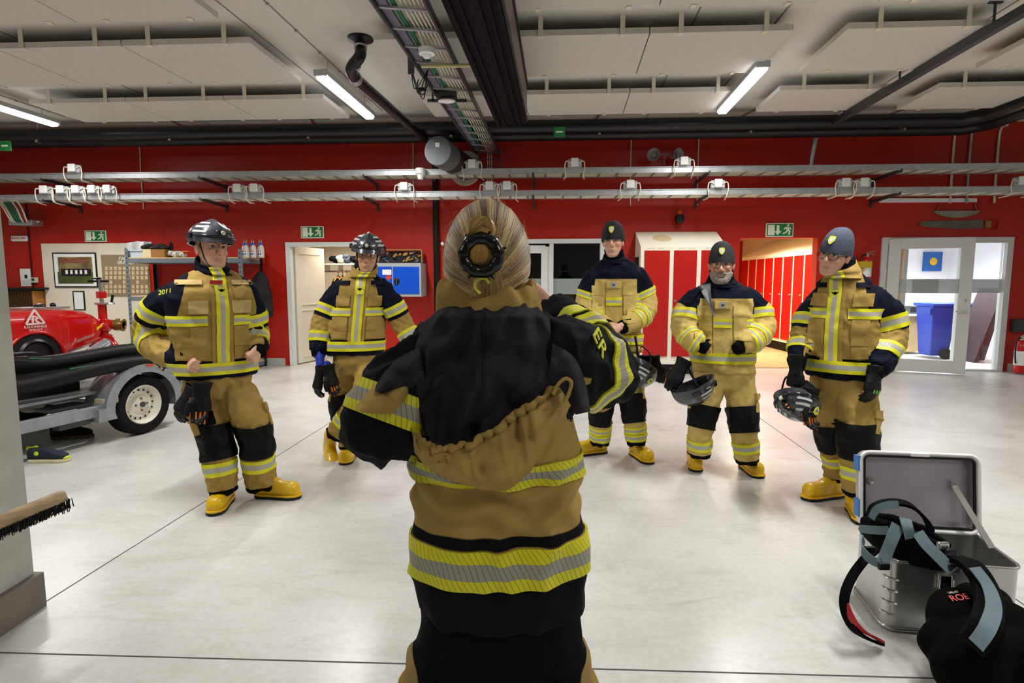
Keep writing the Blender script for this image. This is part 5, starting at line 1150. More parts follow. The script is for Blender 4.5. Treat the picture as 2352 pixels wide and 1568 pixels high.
# ---------------------------------------------------------------- the woman in front, seen from behind
def woman():
    Y = 1.25; p = thing('person', (0, 1.27, 0), 'blonde person seen from behind in turnout jacket, hair in a black claw clip', 'person')
    rows = [(1388, 948, 1352), (1352, 946, 1352), (1290, 945, 1351), (1220, 947, 1344), (1150, 951, 1335), (1080, 949, 1332), (1000, 940, 1325), (930, 935, 1318), (865, 918, 1322), (815, 915, 1325), (775, 940, 1296), (740, 975, 1262), (714, 1018, 1226)]
    T = Torso(rows, Y, PI, .60)
    la = pp([(990, 835, 1.23), (912, 905, 1.19), (882, 978, 1.17), (930, 900, 1.36), (1010, 790, 1.52), (1055, 730, 1.60)]); ra_ = pp([(1262, 812, 1.22), (1325, 835, 1.28), (1386, 852, 1.38), (1345, 790, 1.50), (1290, 735, 1.60), (1268, 712, 1.64)])
    lr = [.074, .084, .083, .074, .06, .05]; rr_ = [.085, .090, .086, .074, .062, .050]
    mb = MB(); T.shell(mb, 40)
    for a, r in ((la, lr), (ra_, rr_)):
        mb.tube(smooth_path([tuple(v) for v in a], 5), list(np.interp(np.linspace(0, 1, 5*(len(a)-1)+1), np.linspace(0, 1, len(r)), r)), 22); mb.ell(a[0], r[0], r[0], r[0]); mb.ell(a[2], r[2], r[2], r[2])
    me = remesh(mb, .0075, 6)
    wrinkle(me, [T.path(), [tuple(v) for v in la], [tuple(v) for v in ra_]], .013, 9, 2.2, [(tuple(ra_[2]), .12, .004), (tuple(la[2]), .12, .004)])
    # the long sideways folds across the back of the waist
    P = getco(me); N = getno(me); c0 = at(1140, 1165, 1.15); m = np.exp(-((P[:, 2]-c0.z)/.10)**2)*(P[:, 1] < 1.27)*np.exp(-((P[:, 0]-c0.x)/.20)**4)
    fold = np.sin((P[:, 2]+.05*np.cos(P[:, 0]*11)+.02*np.sin(P[:, 0]*31))*2*PI/.075)*.010*m; setco(me, P+N*fold[:, None])
    P = getco(me); X, Z = P[:, 0], P[:, 2]; zf = lambda py: at(1140, py, 1.14).z
    fld = Z-(zf(905)+.05*np.cos(X*6)); hem = zf(1262); fld = np.maximum(fld, np.minimum(Z-hem, (hem+.026)-Z)); fld = np.maximum(fld, zf(1352)-Z)
    for a, r in ((la, lr), (ra_, rr_)):
        d, t, off = limbparam(P, [tuple(v) for v in a]); L = plen(a); m = (d < (.135 if a is ra_ else .108))&(t > .05)&((Z > zf(985))|(a is la)); g = np.full(len(P), .1)
        if a is ra_: g = np.maximum(np.abs(t-.285)-.0, 0)*0+.1; pass
        fld = np.where(m, g, fld)
    attr(me, 'navy', fld); M_jw = cloth('turnout_cloth_back', ('ab8e50', '121116'), 'navy', dirt=.16); link('jacket', me, M_jw, p); sk = Skin(me)
    # tapes
    def tapeband(py0, py1, name, th0=0., th1=2*PI, ncol=150, off=.007, curve=0.):
        z0, z1 = zf(py1), zf(py0); h = z1-z0; rws = []; cen = []; full = abs(th1-th0-2*PI) < 1e-4
        for q in (0, .30, .68, 1):
            c, a, b = T.cz(z0+h*q); r = []
            for j in range(ncol+(0 if full else 1)):
                th = th0+(th1-th0)*j/ncol; d = T.f*math.cos(th)+T.s*math.sin(th)+Vector((0, 0, curve*math.cos(th))); rad = 1/math.sqrt((math.cos(th)/b)**2+(math.sin(th)/a)**2)
                pt = sk.out(c, d, rad*1.3, off); r.append(pt if pt is not None else c+d.normalized()*(rad+off))
            rws.append(r); cen.append(c)
        return patch(rws, name, [M_tyb, M_tsb], p, bands=[0, 1, 0], closed=full, center=cen, thick=.005)
    global M_tyb, M_tsb
    def big(name, c, dark):
        m = tape_mat(name, c, dark)
        for n in m.node_tree.nodes:
            if n.type == 'MATH' and n.operation == 'PINGPONG': n.inputs[1].default_value = .0062
        return m
    M_tyb = big('wide_yellow_tape', 'd9d413', '6f6b12'); M_tsb = big('wide_silver_tape', '9c9888', '57543f')
    tapeband(1264, 1352, 'hem_tape'); tapeband(1062, 1112, 'back_tape', curve=.06)
    limb_ring(sk, [tuple(v) for v in la], .092, .160, p, 'sleeve_tape', [M_tyb, M_tsb], .135, bands=[0, 1, 0], ncol=60)
    limb_ring(sk, [tuple(v) for v in ra_], .115, .175, p, 'sleeve_tape', [M_tyb, M_tsb], .115, bands=[0, 1, 0], ncol=60)
    limb_ring(sk, [tuple(v) for v in ra_], .33, .395, p, 'sleeve_tape', [M_tyb, M_tsb], .10, bands=[0, 1, 0], ncol=50)
    limb_ring(sk, [tuple(v) for v in ra_], .41, .44, p, 'sleeve_stripe', [M_letter], .08, th0=-1, th1=1.4, ncol=16, nrow=3, ref=Vector((-.2, -.6, .8)))
    # letters on the sleeve and on the back
    lh = sk.bvh.ray_cast(EYE, ray(1372, 788))
    if lh[0] is not None:
        nn = lh[1]; x_ = Vector((.45, .1, -.75)); x_ = (x_-nn*x_.dot(nn)).normalized(); text('sleeve_letters', 'ER', .058, lh[0]+nn*.006, x_, nn.cross(x_), M_letter, p, .0015)
    hq = sk.out(at(1272, 1042, 1.3), Vector((.25, -1, 0)), .4, .003)
    if hq is not None: text('back_letter', 'N', .040, hq, (.1, .1, 1), (-.9, -.25, .1), M_letter, p, .001)
    # hood hanging on the back
    def Yb(px, py): return 1.100+.085*((px-1125)/190)**2-.03*math.exp(-((py-930)/120)**2)+.060*max(0, (728-py)/38)
    Hr = [(690, 1020, 1225), (710, 1004, 1240), (745, 968, 1275), (790, 935, 1310), (835, 918, 1332), (880, 914, 1338), (915, 925, 1300), (950, 950, 1235), (985, 962, 1165), (1012, 980, 1110), (1032, 1004, 1062)]
    g = []
    pys = np.linspace(690, 1032, 46); xl = np.interp(pys, [h[0] for h in Hr], [h[1] for h in Hr]); xr = np.interp(pys, [h[0] for h in Hr], [h[2] for h in Hr])
    for i, py in enumerate(pys):
        r = []
        for j in range(61):
            px = xl[i]+(xr[i]-xl[i])*j/60; q = at(px, py, Yb(px, py)); e = min(1, min(j, 60-j)/5)
            n = mnoise.noise((px*.012, py*.005, 1.3))*.030+mnoise.noise((px*.03+py*.012, py*.012-px*.01, 4.))*.034+.004*math.exp(-((px-1105)/3.)**2)
            q.y += n*e; q.y += (1-e)*.03; r.append(q)
        g.append(r)
    M_lin = cloth('hood_lining', ('2f2c31',), dirt=.35)
    o = MB(); o.grid(g); bk = [[q+Vector((0, .012, 0)) for q in r] for r in g]; o.grid([r[::-1] for r in bk]); hd = bpy.data.objects.new('hood', None); COL.objects.link(hd); hd.parent = p; hd.matrix_parent_inverse = Matrix.Translation(-p.location)
    o.build('hood_lining', M_lin, hd, smooth=80)
    o = MB(); o.tube([g[i][28]+Vector((0, -.002, 0)) for i in range(2, 40)], .0010, 6); o.build('centre_seam', M_lin, hd, smooth=60)
    Rm = [(925, 872), (944, 950), (958, 1000), (992, 1032), (1030, 1035), (1080, 1022), (1140, 988), (1205, 940), (1262, 905), (1308, 872)]
    Lw = [(918, 905), (938, 985), (950, 1040), (985, 1080), (1040, 1106), (1105, 1124), (1165, 1128), (1228, 1075), (1285, 985), (1322, 905)]
    def ip(pts, t): x = np.interp(t, np.linspace(0, 1, len(pts)), [q[0] for q in pts]); y = np.interp(t, np.linspace(0, 1, len(pts)), [q[1] for q in pts]); return float(x), float(y)
    Rs = [ip(Rm, t) for t in np.linspace(0, 1, 141)]; Ls = [ip(Lw, t) for t in np.linspace(0, 1, 141)]
    k3 = np.ones(9)/9; sm = lambda a: np.array([np.convolve(np.pad(np.array(a)[:, c], 4, 'edge'), k3, 'valid') for c in (0, 1)]).T
    Rs, Ls = sm(Rs), sm(Ls); rws = []
    for i in range(26):
        v = i/25; r = []
        for j in range(141):
            t = j/140; x = Rs[j][0]*(1-v)+Ls[j][0]*v; y = Rs[j][1]*(1-v)+Ls[j][1]*v
            gath = (math.sin(t*120+3*math.sin(t*17))*.35+mnoise.noise((t*26, v*1.0, 2.))*1.5)*.020*math.exp(-v*1.7)+mnoise.noise((t*13, v*3.1, 7.))*.034*math.sin(PI*min(1, v+.15))
            q = at(x, y, Yb(x, min(y, 1000))-.012-.035*math.sin(PI*min(1, v*1.0))**.8+.045*max(0, v-.80)/.2+gath); q.z += gath*.4; r.append(q)
        rws.append(r)
    o = MB(); o.grid(rws); o.grid([[q+Vector((0, .010, .0)) for q in r][::-1] for r in rws])
    M_tw = cloth('hood_cloth', ('ab8e50',), dirt=.16); o.build('hood_shell', M_tw, hd, smooth=80)
    o = MB(); pts = []; rs = []
    for j in range(0, 141): t = j/140; pts.append(rws[0][j]+Vector((0, -.004, .002))); rs.append(.0080+.0035*mnoise.noise((t*40, 1, 1))+.0015*math.sin(t*150))
    o.tube(pts, rs, 10); o.build('gathered_rim', M_tw, hd, smooth=80)
    def flap(A, B, Y0, Y1, m, nm, seed):
        A = smooth_path([(x, y, 0) for x, y in A], 8); B = smooth_path([(x, y, 0) for x, y in B], 8); n = min(len(A), len(B)); rws = []
        for j in range(13):
            v = j/12; r = []
            for i in range(n):
                a = A[min(i, len(A)-1)].lerp(B[min(i, len(B)-1)], v); yy = Y0+(Y1-Y0)*i/(n-1)-.030*math.sin(PI*v)+mnoise.noise((a.x*.03, a.y*.03, seed))*.022; r.append(at(a.x, a.y, yy))
            rws.append(r)
        o = MB(); o.grid(rws); o.grid([[q+Vector((0, .012, 0)) for q in r][::-1] for r in rws]); o.build(nm, m, hd, smooth=80)
    flap([(935, 862), (895, 862), (852, 892), (815, 936)], [(935, 905), (920, 930), (895, 950), (835, 948)], 1.07, 1.045, M_tw, 'hood_side_fold', 1.)
    flap([(960, 800), (915, 822), (880, 858), (858, 895)], [(975, 880), (940, 890), (915, 900), (880, 905)], 1.06, 1.05, M_lin, 'hood_side_fold', 2.)
    flap([(1270, 790), (1318, 820), (1345, 880), (1356, 945)], [(1260, 870), (1285, 890), (1302, 915), (1322, 952)], 1.075, 1.06, M_lin, 'hood_side_fold', 3.)
    o = MB(); o.tube(smooth_path([at(x, y, 1.035) for x, y in ((1270, 905), (1284, 880), (1300, 869), (1312, 878), (1308, 900), (1296, 925))], 8), .0035, 8); o.build('tan_edge', M_tw, hd, smooth=60)
    # collar, a thick folded ring
    nk = at(1121, 742, 1.245); n = 90; rws = []
    prof = [(.128, -.055), (.133, -.03), (.132, .0), (.126, .03), (.120, .052), (.108, .066), (.094, .062), (.086, .045), (.083, .01)]
    for i, (r0, h) in enumerate(prof):
        r = []
        for j in range(n):
            th = 2*PI*j/n; bx, by = math.cos(th), math.sin(th); back = max(0, -by)
            w = 1+.045*math.sin(i*1.15+2.5*math.sin(th*2+.6))*(i > 1)+.09*mnoise.noise((bx*2.4, by*2.4, i*.45))+.03*math.sin(th*7+i*.9)
            zz = h*1.12+.010*(i > 2)-.010*back*(i > 2)+.012*(i/8)*math.sin(th*5+1.2)+.014*abs(bx)*(i > 2)+.026*mnoise.noise((bx*3.5, by*3.5, i*.35+5)); r.append(nk+Vector((bx*r0*w*.93, by*r0*w*.86, zz)))
        rws.append(r)
    o = MB(); o.grid(rws, closed=True); cl = o.build('collar', cloth('collar_cloth', ('a1854a',), dirt=.1), p, smooth=80, subd=1)
    hk = at(1108, 660, 1.115); o = MB(); o.tube(smooth_path([hk+Vector(v) for v in ((-.004, 0, -.012), (-.014, 0, .0), (-.010, -.002, .014), (.004, 0, .018), (.013, .002, .008))], 6), .0028, 8); o.build('hanging_loop', M_letter, p, smooth=60)
    # trousers
    mb = MB(); hip = at(1148, 1400, 1.27); mb.tube([hip+Vector((0, 0, .12)), hip, hip-Vector((0, 0, .10)), hip-Vector((0, 0, .2))], [.188, .192, .20, .19], 28, ell=.66, up=(1, 0, 0))
    legs = [[Vector((hip.x+s*.105, 1.27, hip.z-.10)), Vector((hip.x+s*.135, 1.26, hip.z-.30)), Vector((hip.x+s*.16, 1.26, .38)), Vector((hip.x+s*.17, 1.27, .13))] for s in (-1, 1)]
    for l in legs: mb.tube(smooth_path(l, 5), list(np.interp(np.linspace(0, 1, 16), [0, .33, .7, 1], [.112, .112, .10, .10])), 22)
    me = remesh(mb, .009, 5); wrinkle(me, [[tuple(v) for v in l] for l in legs], .006, 8, 6.1)
    P = getco(me); s = np.abs(P[:, 0]-hip.x); fld = np.interp(P[:, 2], [hip.z-.40, hip.z-.22, hip.z-.10, hip.z-.03], [.150, .168, .185, .25])-s; fld = np.where(P[:, 2] < .18, .1, fld); attr(me, 'navy', fld)
    link('trousers', me, cloth('trouser_back', ('957a4a', '060608'), 'navy', dirt=.2), p); sk2 = Skin(me)
    for i, l in enumerate(legs):
        limb_ring(sk2, [tuple(v) for v in l], .10, .28, p, 'thigh_pocket', [M_tw if 0 else M_tan], .125, th0=-.7, th1=.7, ncol=10, nrow=6, off=.014, ref=Vector((-1 if i == 0 else 1, -.2, 0)), thick=.016)
        limb_ring(sk2, [tuple(v) for v in l], .55, .62, p, 'leg_tape', [M_tyb, M_tsb], .125, bands=[0, 1, 0])
        boot(p, (l[-1].x, l[-1].y+.04, 0), PI/2+(.2 if i == 0 else -.2), .92)
    # body
    hc = at(1119, 603, 1.245); R = rotm(PI+.03, R_(-6), 0); k = 1.0; mb = MB(); head_shell(mb, hc, R, k)
    mb.tube([nk-Vector((0, 0, .08)), nk, hc+R@Vector((0, -.02, -.08)), hc+R@Vector((0, -.015, -.03))], [.05, .05, .05, .045], 16); mb.tube([hip, T.rings[4][0], T.rings[8][0], nk], [.09, .09, .08, .05], 14)
    for l in legs: mb.tube([hip, l[0], l[2], l[-1]], [.06, .06, .045, .035], 10)
    for a in (la, ra_): mb.tube([T.rings[8][0], a[1]]+a[2:], [.03, .03]+[.03]*(len(a)-3)+[.026], 10)
    hw = at(1262, 706, 1.66); hand(mb, hw, (-.62, .15, .42), (-.2, .95, .1), 1, 'grip', .98); lw = at(1075, 712, 1.64); mb.tube([la[-1], lw], [.028, .027], 10); hand(mb, lw, (.3, .2, .75), (.3, .95, 0), -1, 'grip', .98); mb.tube([ra_[-1], hw], [.028, .027], 10)
    me = remesh(mb, .0036, 2); make_head_attrs(me, hc, R, k, 0, .6); link('body', me, M_skin, p); face_parts(p, hc, R, k)
    # hair: a close cap of strands drawn back to a twisted bun
    M_h = [mat('blonde_dark', '684f2f', .6), mat('blonde_mid', '94764a', .55), mat('blonde_light', 'bfa26e', .55)]
    A, B, Cc = .092, .110, .132; hcen = hc+R@Vector((0, -.006, 0))
    def surf(d, f=1.): return hcen+R@Vector((d.x*A, d.y*B, d.z*Cc))*f
    def hsurf(d, f=1.):
        lo = max(0, -d.z-.25); return hcen+R@Vector((d.x*A*(1-.42*lo), d.y*B*(1-.10*lo), d.z*Cc))*f
    cap = MB(); rws = []
    for i in range(33):
        a = PI*i/32; r = []
        for j in range(64):
            b = 2*PI*j/64; d = Vector((math.sin(a)*math.cos(b), math.sin(a)*math.sin(b), math.cos(a))); f = 1. if (d.y < .30+.5*d.z or d.z > .75) else .80
            if d.z < -.15 and d.y > -.30: f = .80
            r.append(hsurf(d, f*(1+.006*math.sin(b*40))))
        rws.append(r)
    cap.grid(rws, closed=True); hair = cap.build('hair', M_h[0], p, smooth=80)
    rnd = random.Random(3); strands = [MB(), MB(), MB()]
    def strand(ds, f0, f1, r, n=15, which=None, jit=.006):
        s1, s2 = rnd.uniform(-1, 1), rnd.uniform(-1, 1); pts = []; per = Vector((1, 0, .3))
        for i in range(n):
            t = i/(n-1); k_ = len(ds)-1; q = t*k_; a_ = min(int(q), k_-1); u = q-a_
            if k_ == 2: d = ds[0]*(1-t)**2+ds[1]*2*t*(1-t)+ds[2]*t*t
            else: d = ds[0].lerp(ds[1], t)
            d = (d.normalized()+per*(jit*s1*math.sin(PI*t*1.5)+jit*s2*math.sin(PI*t*3))).normalized(); pts.append(hsurf(d, f0+(f1-f0)*t+.004*math.sin(PI*t)))
        strands[which].tube(pts, [r*(.5 if i in (0, n-1) else 1) for i in range(n)], 4, caps=False)
    for q in range(4200):
        b = rnd.uniform(-1, 1); lock = mnoise.noise((b*9, 0, 0)); wch = 0 if lock+rnd.gauss(0, .25) < -.12 else (2 if lock+rnd.gauss(0, .25) > .22 else 1)
        f0 = 1.0+.012*lock+rnd.uniform(0, .010)
        if abs(b) < .34: ds = [Vector((b*1.3, .55+rnd.uniform(-.1, .1), .85)), Vector((b*1.7, -.55, 1.15)), Vector((.04+b*.75, -.98, .22+rnd.uniform(-.05, .05)))]
        else:
            sg = 1 if b > 0 else -1; m = (abs(b)-.34)/.66; m = m**.8; ds = [Vector((sg*(.44+.53*m), .45+.1*m, .85-.80*m)), Vector((sg*(.58+.95*m), -.55-.10*m, 1.15-1.60*m)), Vector((.03+sg*(.27-.12*m)+rnd.gauss(0, .03), -.95, .12-.85*m+rnd.gauss(0, .03)))]
        strand(ds, f0, f0+rnd.uniform(0, .012), rnd.uniform(.0007, .0012), which=wch)
    for q in range(700):          # nape hair drawn up under the clip
        b = rnd.uniform(-1, 1); ds = [Vector((b*.62, -.55, -.85)), Vector((.03+b*.25, -.98, -.25))]; strand(ds, 1.0, 1.02+rnd.uniform(0, .02), rnd.uniform(.0007, .0012), n=10, which=rnd.choice((0, 1, 1, 2)))
    for q in range(60):           # flyaway hairs
        b = rnd.uniform(-.2, PI+.2); d0 = Vector((math.cos(b), rnd.uniform(-.5, .2), math.sin(b)+.1)).normalized(); d1 = (d0+Vector((rnd.gauss(0, .25), -.35, rnd.gauss(0, .2)))).normalized(); strand([d0, d1], 1.01, 1.04+rnd.random()*.10, .00035, n=8, which=2)
    for i, sb in enumerate(strands): sb.build('hair_strands', M_h[i], hair, smooth=80)
    bc = at(1101, 582, 1.108); bm_ = [MB(), MB()]
    for q in range(220):          # the knot inside the clip: hair folded over it from top to bottom
        x = rnd.uniform(-1, 1); w = math.sqrt(max(.02, 1-x*x)); pts = []
        for i in range(10): t = -1+2*i/9; pts.append(bc+Vector((.021*x*(1-.25*t*t)+.003*t, -.004-.020*math.sqrt(max(0, 1-.9*t*t))*w, .023*t*(.55+.45*w))))
        bm_[q % 2].tube(pts, .0012, 4, caps=False)
    for q in range(320):          # loose loop standing above the clip
        o0 = rnd.uniform(-1, 1); pts = []; w = rnd.uniform(.35, 1)
        for i in range(14): t = i/13; pts.append(bc+Vector((-.020+.046*t+.012*o0*math.sin(PI*t), -.006-.022*math.sin(PI*t)*w, .020+.050*math.sin(PI*(.10+.72*t))*(.62+.38*w)*(1-.12*t))))
        bm_[(q//3) % 2].tube(pts, .0012, 4, caps=False)
    bm_[0].ell(bc+Vector((0, -.002, 0)), .020, .016, .022); bm_[1].ell(bc+Vector((.008, .0, .045)), .024, .012, .026)
    for i, sb in enumerate(bm_): sb.build('hair_bun', (mat('bun_gold', '8f6c34', .38), mat('bun_light', 'b8924f', .38))[i], hair, smooth=80)
    # black claw clip
    M_clip2 = mat('clip_black', '050506', .22, coat=.15); o = MB(); pts = [bc+Vector((.004+.033*math.cos(t), -.013, -.004+.032*math.sin(t))) for t in np.linspace(0, 2*PI, 41)]
    o.tube(pts, [.0122+.0012*math.sin(9*t) for t in np.linspace(0, 2*PI, 41)], 12, caps=False)
    for t in (.3, 1.2, 2.2, 4.2, 5.2): d = Vector((math.cos(t), 0, math.sin(t))); o.tube([bc+Vector((.004, -.014, -.004))+d*.038, bc+Vector((.004, -.010, -.004))+d*.047, bc+Vector((.004, .004, -.004))+d*.050], [.004, .0032, .0015], 6)
    o.build('claw_clip', M_clip2, p, smooth=50)
    return hw
hwp = woman()
q = at(1243, 694, 1.72); t = thing('camera', q, 'black compact camera held up in the blonde person\'s raised right hand', 'camera')
o = MB(); o.obox(q+Vector((-.06, .02, .0)), Vector((.06, 0, 0)), Vector((0, .012, 0)), Vector((0, 0, .034))); o.build('camera_body', M_black, t, bevel=.004)
MB().lathe([(0, .05), (.02, .05), (.022, .012), (.022, 0)], q+Vector((-.07, .03, 0)), (0, 1, 0), n=20).build('lens', M_black, t, smooth=40)
# ================================================================ THINGS ALONG THE RED WALL
M_doorred = mat('locker_red', 'ad120c', .35); M_lockcream = mat('locker_cream', 'e9e2cf', .45); M_vent = mat('vent_slot', 'bfb8a4', .6)
# locker row: three units
v1 = .58; t0 = U(1467, 700, v1)+.0
edges = [U(1469, 700, v1), U(1538, 700, v1), U(1600, 700, v1), U(1664, 700, v1)]; zt_, zb_ = Z(1500, 575, v1), Z(1500, 818, v1); zlow = Z(1500, 836, v1)
for i in range(3):
    a, b = edges[i], edges[i+1]
    t = thing('locker', wl((a+b)/2, 0, v1/2), 'red-doored cream locker by the dark glass door, '+['leftmost of three', 'middle of three', 'rightmost of three'][i], 'locker', 'red lockers beside the glass door')
    o = MB(); o.wbox(a, b, zlow, zt_+.03, .03, v1); P = [wl(a, zt_+.03, .03), wl(b, zt_+.03, .03), wl(b, zt_+.03, v1), wl(a, zt_+.03, v1), wl(a, zt_+.33, .03), wl(b, zt_+.33, .03), wl(b, zt_+.06, v1), wl(a, zt_+.06, v1)]
    o.add(P, [(0, 1, 2, 3), (7, 6, 5, 4), (3, 2, 6, 7), (1, 0, 4, 5), (2, 1, 5, 6), (0, 3, 7, 4)]); o.build('body', M_lockcream, t)
    o = MB(); o.wbox(a+.045 if i else a+.06, b-.02, zb_, zt_, v1, v1+.018); d = o.build('door', M_doorred, t, bevel=.004)
    o = MB(); o.lathe([(0, .02), (.014, .018), (.018, 0)], wl(a+.075, (zt_+zb_)/2+.05, v1+.018), WN, n=14); o.obox(wl(a+.075, (zt_+zb_)/2+.05, v1+.04), WU*.006, WN*.004, Vector((0, 0, .02))); o.build('lock', M_steel, d)
    for q in range(6):
        MB().wbox(a+.09+.045*q, a+.12+.045*q, zlow+.06, zlow+.075, v1, v1+.002).build('vent_slot', M_vent, t)
    for q in range(4): MB().wbox(a+.12+.05*q+(.05 if q > 1 else 0), a+.155+.05*q+(.05 if q > 1 else 0), zt_+.028, zt_+.040, v1, v1+.002).build('vent_slot', M_vent, t)
    MB().wbox(a, b, 0.0, zlow, .12, v1-.03).build('plinth', M_blackmatt, t)
MB().lathe([(0, .01), (.14, .008), (.15, 0)], (wl((edges[0]+edges[1])/2+.15, zt_+.21, .27)), Vector((WN.x*.42, WN.y*.42, .9)), n=24).build('x', mat('wood_disc', 'cdb78c', .6), None)
dd_ = bpy.data.objects['x']; dd_.name = 'wooden_disc'; tag(dd_, 'flat pale wooden disc on the sloping locker top', 'disc')
MB().wbox(edges[0]-.05, edges[0]-.01, 1.55, 1.85, .3, .42).build('charger_box', M_black, None); tag(bpy.data.objects['charger_box'], 'small black charger box on the side of the leftmost locker', 'charger')
MB().wbox(edges[0]-.056, edges[0]-.05, 1.66, 1.675, .40, .42).build('led', mat('green_led', '28e05a', .3, emit=2.), bpy.data.objects['charger_box'])
for q, (zz_, uu) in enumerate(((2.13, -.30), (2.13, -.42))): pass
# corridor lockers
ys = [10.55+.43*i for i in range(9)]
for i in range(8):
    y0, y1 = ys[i], ys[i+1]; t = thing('locker', (5.9, (y0+y1)/2, 0), 'narrow red corridor locker, number %s counted from the nearest' % ['one', 'two', 'three', 'four', 'five', 'six', 'seven', 'eight'][i], 'locker', 'lockers along the corridor')
    t['label'] = ['nearest locker in the corridor row, narrow red door', 'second nearest locker in the corridor row', 'third nearest locker in the corridor row', 'fourth nearest locker in the corridor row', 'fifth nearest locker in the corridor row', 'third farthest locker in the corridor row', 'second farthest locker in the corridor row', 'farthest locker in the corridor row, narrow red door'][i]
    o = MB(); o.box((5.94, (y0+y1)/2, 1.11), (.62, y1-y0, 1.80)); X0, X1 = 5.63, 6.25
    P = [(X0, y0, 2.01), (X0, y1, 2.01), (X1, y1, 2.01), (X1, y0, 2.01), (X0, y0, 2.05), (X0, y1, 2.05), (X1, y1, 2.42), (X1, y0, 2.42)]; o.add(P, [(0, 1, 2, 3), (7, 6, 5, 4), (0, 4, 5, 1), (1, 5, 6, 2), (2, 6, 7, 3), (3, 7, 4, 0)]); o.build('body', M_lockcream, t)
    MB().box((5.622, (y0+y1)/2, 1.12), (.016, y1-y0-.07, 1.70)).build('door', M_doorred, t, bevel=.003)
    MB().lathe([(0, -.03), (.014, -.025), (.014, 0)], (5.614, y0+.07, 1.2), (1, 0, 0), n=10).build('lock', M_steel, t)
    MB().box((5.96, (y0+y1)/2, .105), (.5, y1-y0, .21)).build('plinth', M_blackmatt, t)
# exit signs: green with white door, arrow and running figure
M_sg = mat('sign_green', '1f7a3c', .45); M_sw = mat('sign_white', 'e8eede', .45)
def exit_sign(px, py, w, h, lab, v=.03, tilt=0.):
    u, z = wpx(px, py, v); s = 9.3/F; W_, H_ = w*s, h*s; c = wl(u, z, v); t = thing('exit_sign', c, lab, 'sign', 'green exit signs above the doors')
    R2 = Matrix.Rotation(-tilt, 3, WN); X_, Z_ = R2@WU, R2@Vector((0, 0, 1))
    def B(o, x0, x1, z0, z1, d0, d1): o.obox(c+X_*(x0+x1)/2*W_/2+Z_*(z0+z1)/2*H_/2+WN*(d0+d1)/2, X_*(x1-x0)/2*W_/2, WN*(d1-d0)/2, Z_*(z1-z0)/2*H_/2)
    def Pr(o, pts, d0, th): o.prism([(x*W_/2, y*H_/2) for x, y in pts], c+WN*d0, X_, Z_, WN*th)
    o = MB(); B(o, -1, 1, -1, 1, -.025, 0); o.build('plate', M_sw, t, bevel=.003)
    o = MB(); B(o, -.93, .93, -.86, .86, 0, .003); o.build('green_field', M_sg, t)
    o = MB(); B(o, -.86, -.38, -.76, .76, .003, .005); o.build('door_symbol', M_sw, t)
    o = MB(); Pr(o, [(-.24, .7), (-.04, .7), (-.04, -.15), (.14, -.15), (-.14, -.72), (-.42, -.15), (-.24, -.15)][::-1], .003, .002); o.build('arrow_symbol', M_sw, t)
    o = MB(); Z3 = .003
    for pts in ([(.36, .42), (.58, .46), (.66, .10), (.48, .02)], [(.50, .42), (.78, .34), (.82, .05), (.74, .05), (.70, .22), (.54, .28)], [(.40, .44), (.24, .12), (.34, .06), (.46, .28)], [(.50, .1), (.66, .1), (.78, -.18), (.74, -.70), (.62, -.70), (.64, -.22), (.50, -.02)], [(.52, .05), (.40, -.30), (.20, -.46), (.26, -.60), (.50, -.42), (.62, .0)]): Pr(o, pts, Z3, .002)
    n_ = 12; Pr(o, [(.60+.085*math.cos(2*PI*i/n_), .66+.16*math.sin(2*PI*i/n_)) for i in range(n_)], Z3, .002); o.build('running_figure', M_sw, t)
exit_sign(219, 542, 54, 27, 'green exit sign above the cream sliding panel at left')
exit_sign(717, 533, 55, 28, 'green exit sign above the cloakroom door')
exit_sign(1791, 528, 61, 31, 'green exit sign above the corridor opening')
for px, py, l in ((1285, 303, 'small green sign hanging on the black pipes near the middle'), (12, 335, 'small green sign on the black pipes at the far left edge')):
    p = at(px, py, 8.55); t = thing('pipe_sign', p, l, 'sign'); MB().obox(p, WU*.085, WN*.01, Vector((0, 0, .07))).build('plate', M_sg, t); MB().obox(p+WN*.011+Vector((0, 0, -.0)), WU*.05, WN*.001, Vector((0, 0, .012))).build('white_mark', M_sw, t)
# pictures on the cream panel
def wobj(name, px0, py0, px1, py1, v0, v1_, m, lab=None, cat=None, parent=None, bevel=0., group=None):
    u0, z1_ = wpx(px0, py0, v1_); u1_, z0_ = wpx(px1, py1, v1_); o = MB(); o.wbox(u0, u1_, z0_, z1_, v0, v1_); ob = o.build(name, m, parent, bevel=bevel)
    if lab: tag(ob, lab, cat, group)
    return ob
M_land = mat('landscape_print', '8a7a50', .5, mottle=.7, mscale=6); M_grass = mat('landscape_grass', '4f5a2a', .5, mottle=.5, mscale=9); M_roof = mat('landscape_roof', '8c5540', .5, mottle=.6, mscale=20)
c = wl(U(170, 620, .05), Z(170, 620, .05), .05); t = thing('framed_picture', c, 'framed landscape photograph of a group on grass, left on the cream panel', 'picture')
wobj('frame', 119, 580, 225, 660, .036, .055, M_black, parent=t, bevel=.003); wobj('mount', 122, 583, 222, 657, .055, .060, M_screen, parent=t)
wobj('print', 132, 590, 215, 651, .060, .063, M_land, parent=t); wobj('print_grass', 132, 624, 215, 651, .063, .064, M_grass, parent=t); wobj('print_buildings', 136, 593, 205, 604, .063, .064, M_roof, parent=t); wobj('print_group', 140, 617, 210, 634, .064, .065, mat('print_dark', '241c18', .5, mottle=.6, mscale=20), parent=t)
for q in range(5): wobj('print_figure', 150+11*q, 620, 156+11*q, 629, .065, .066, M_screen, parent=t)
t = thing('portrait_board', wl(U(285, 620, .05), Z(285, 620, .05), .05), 'brown board with rows of small portraits behind the shelf post', 'board')
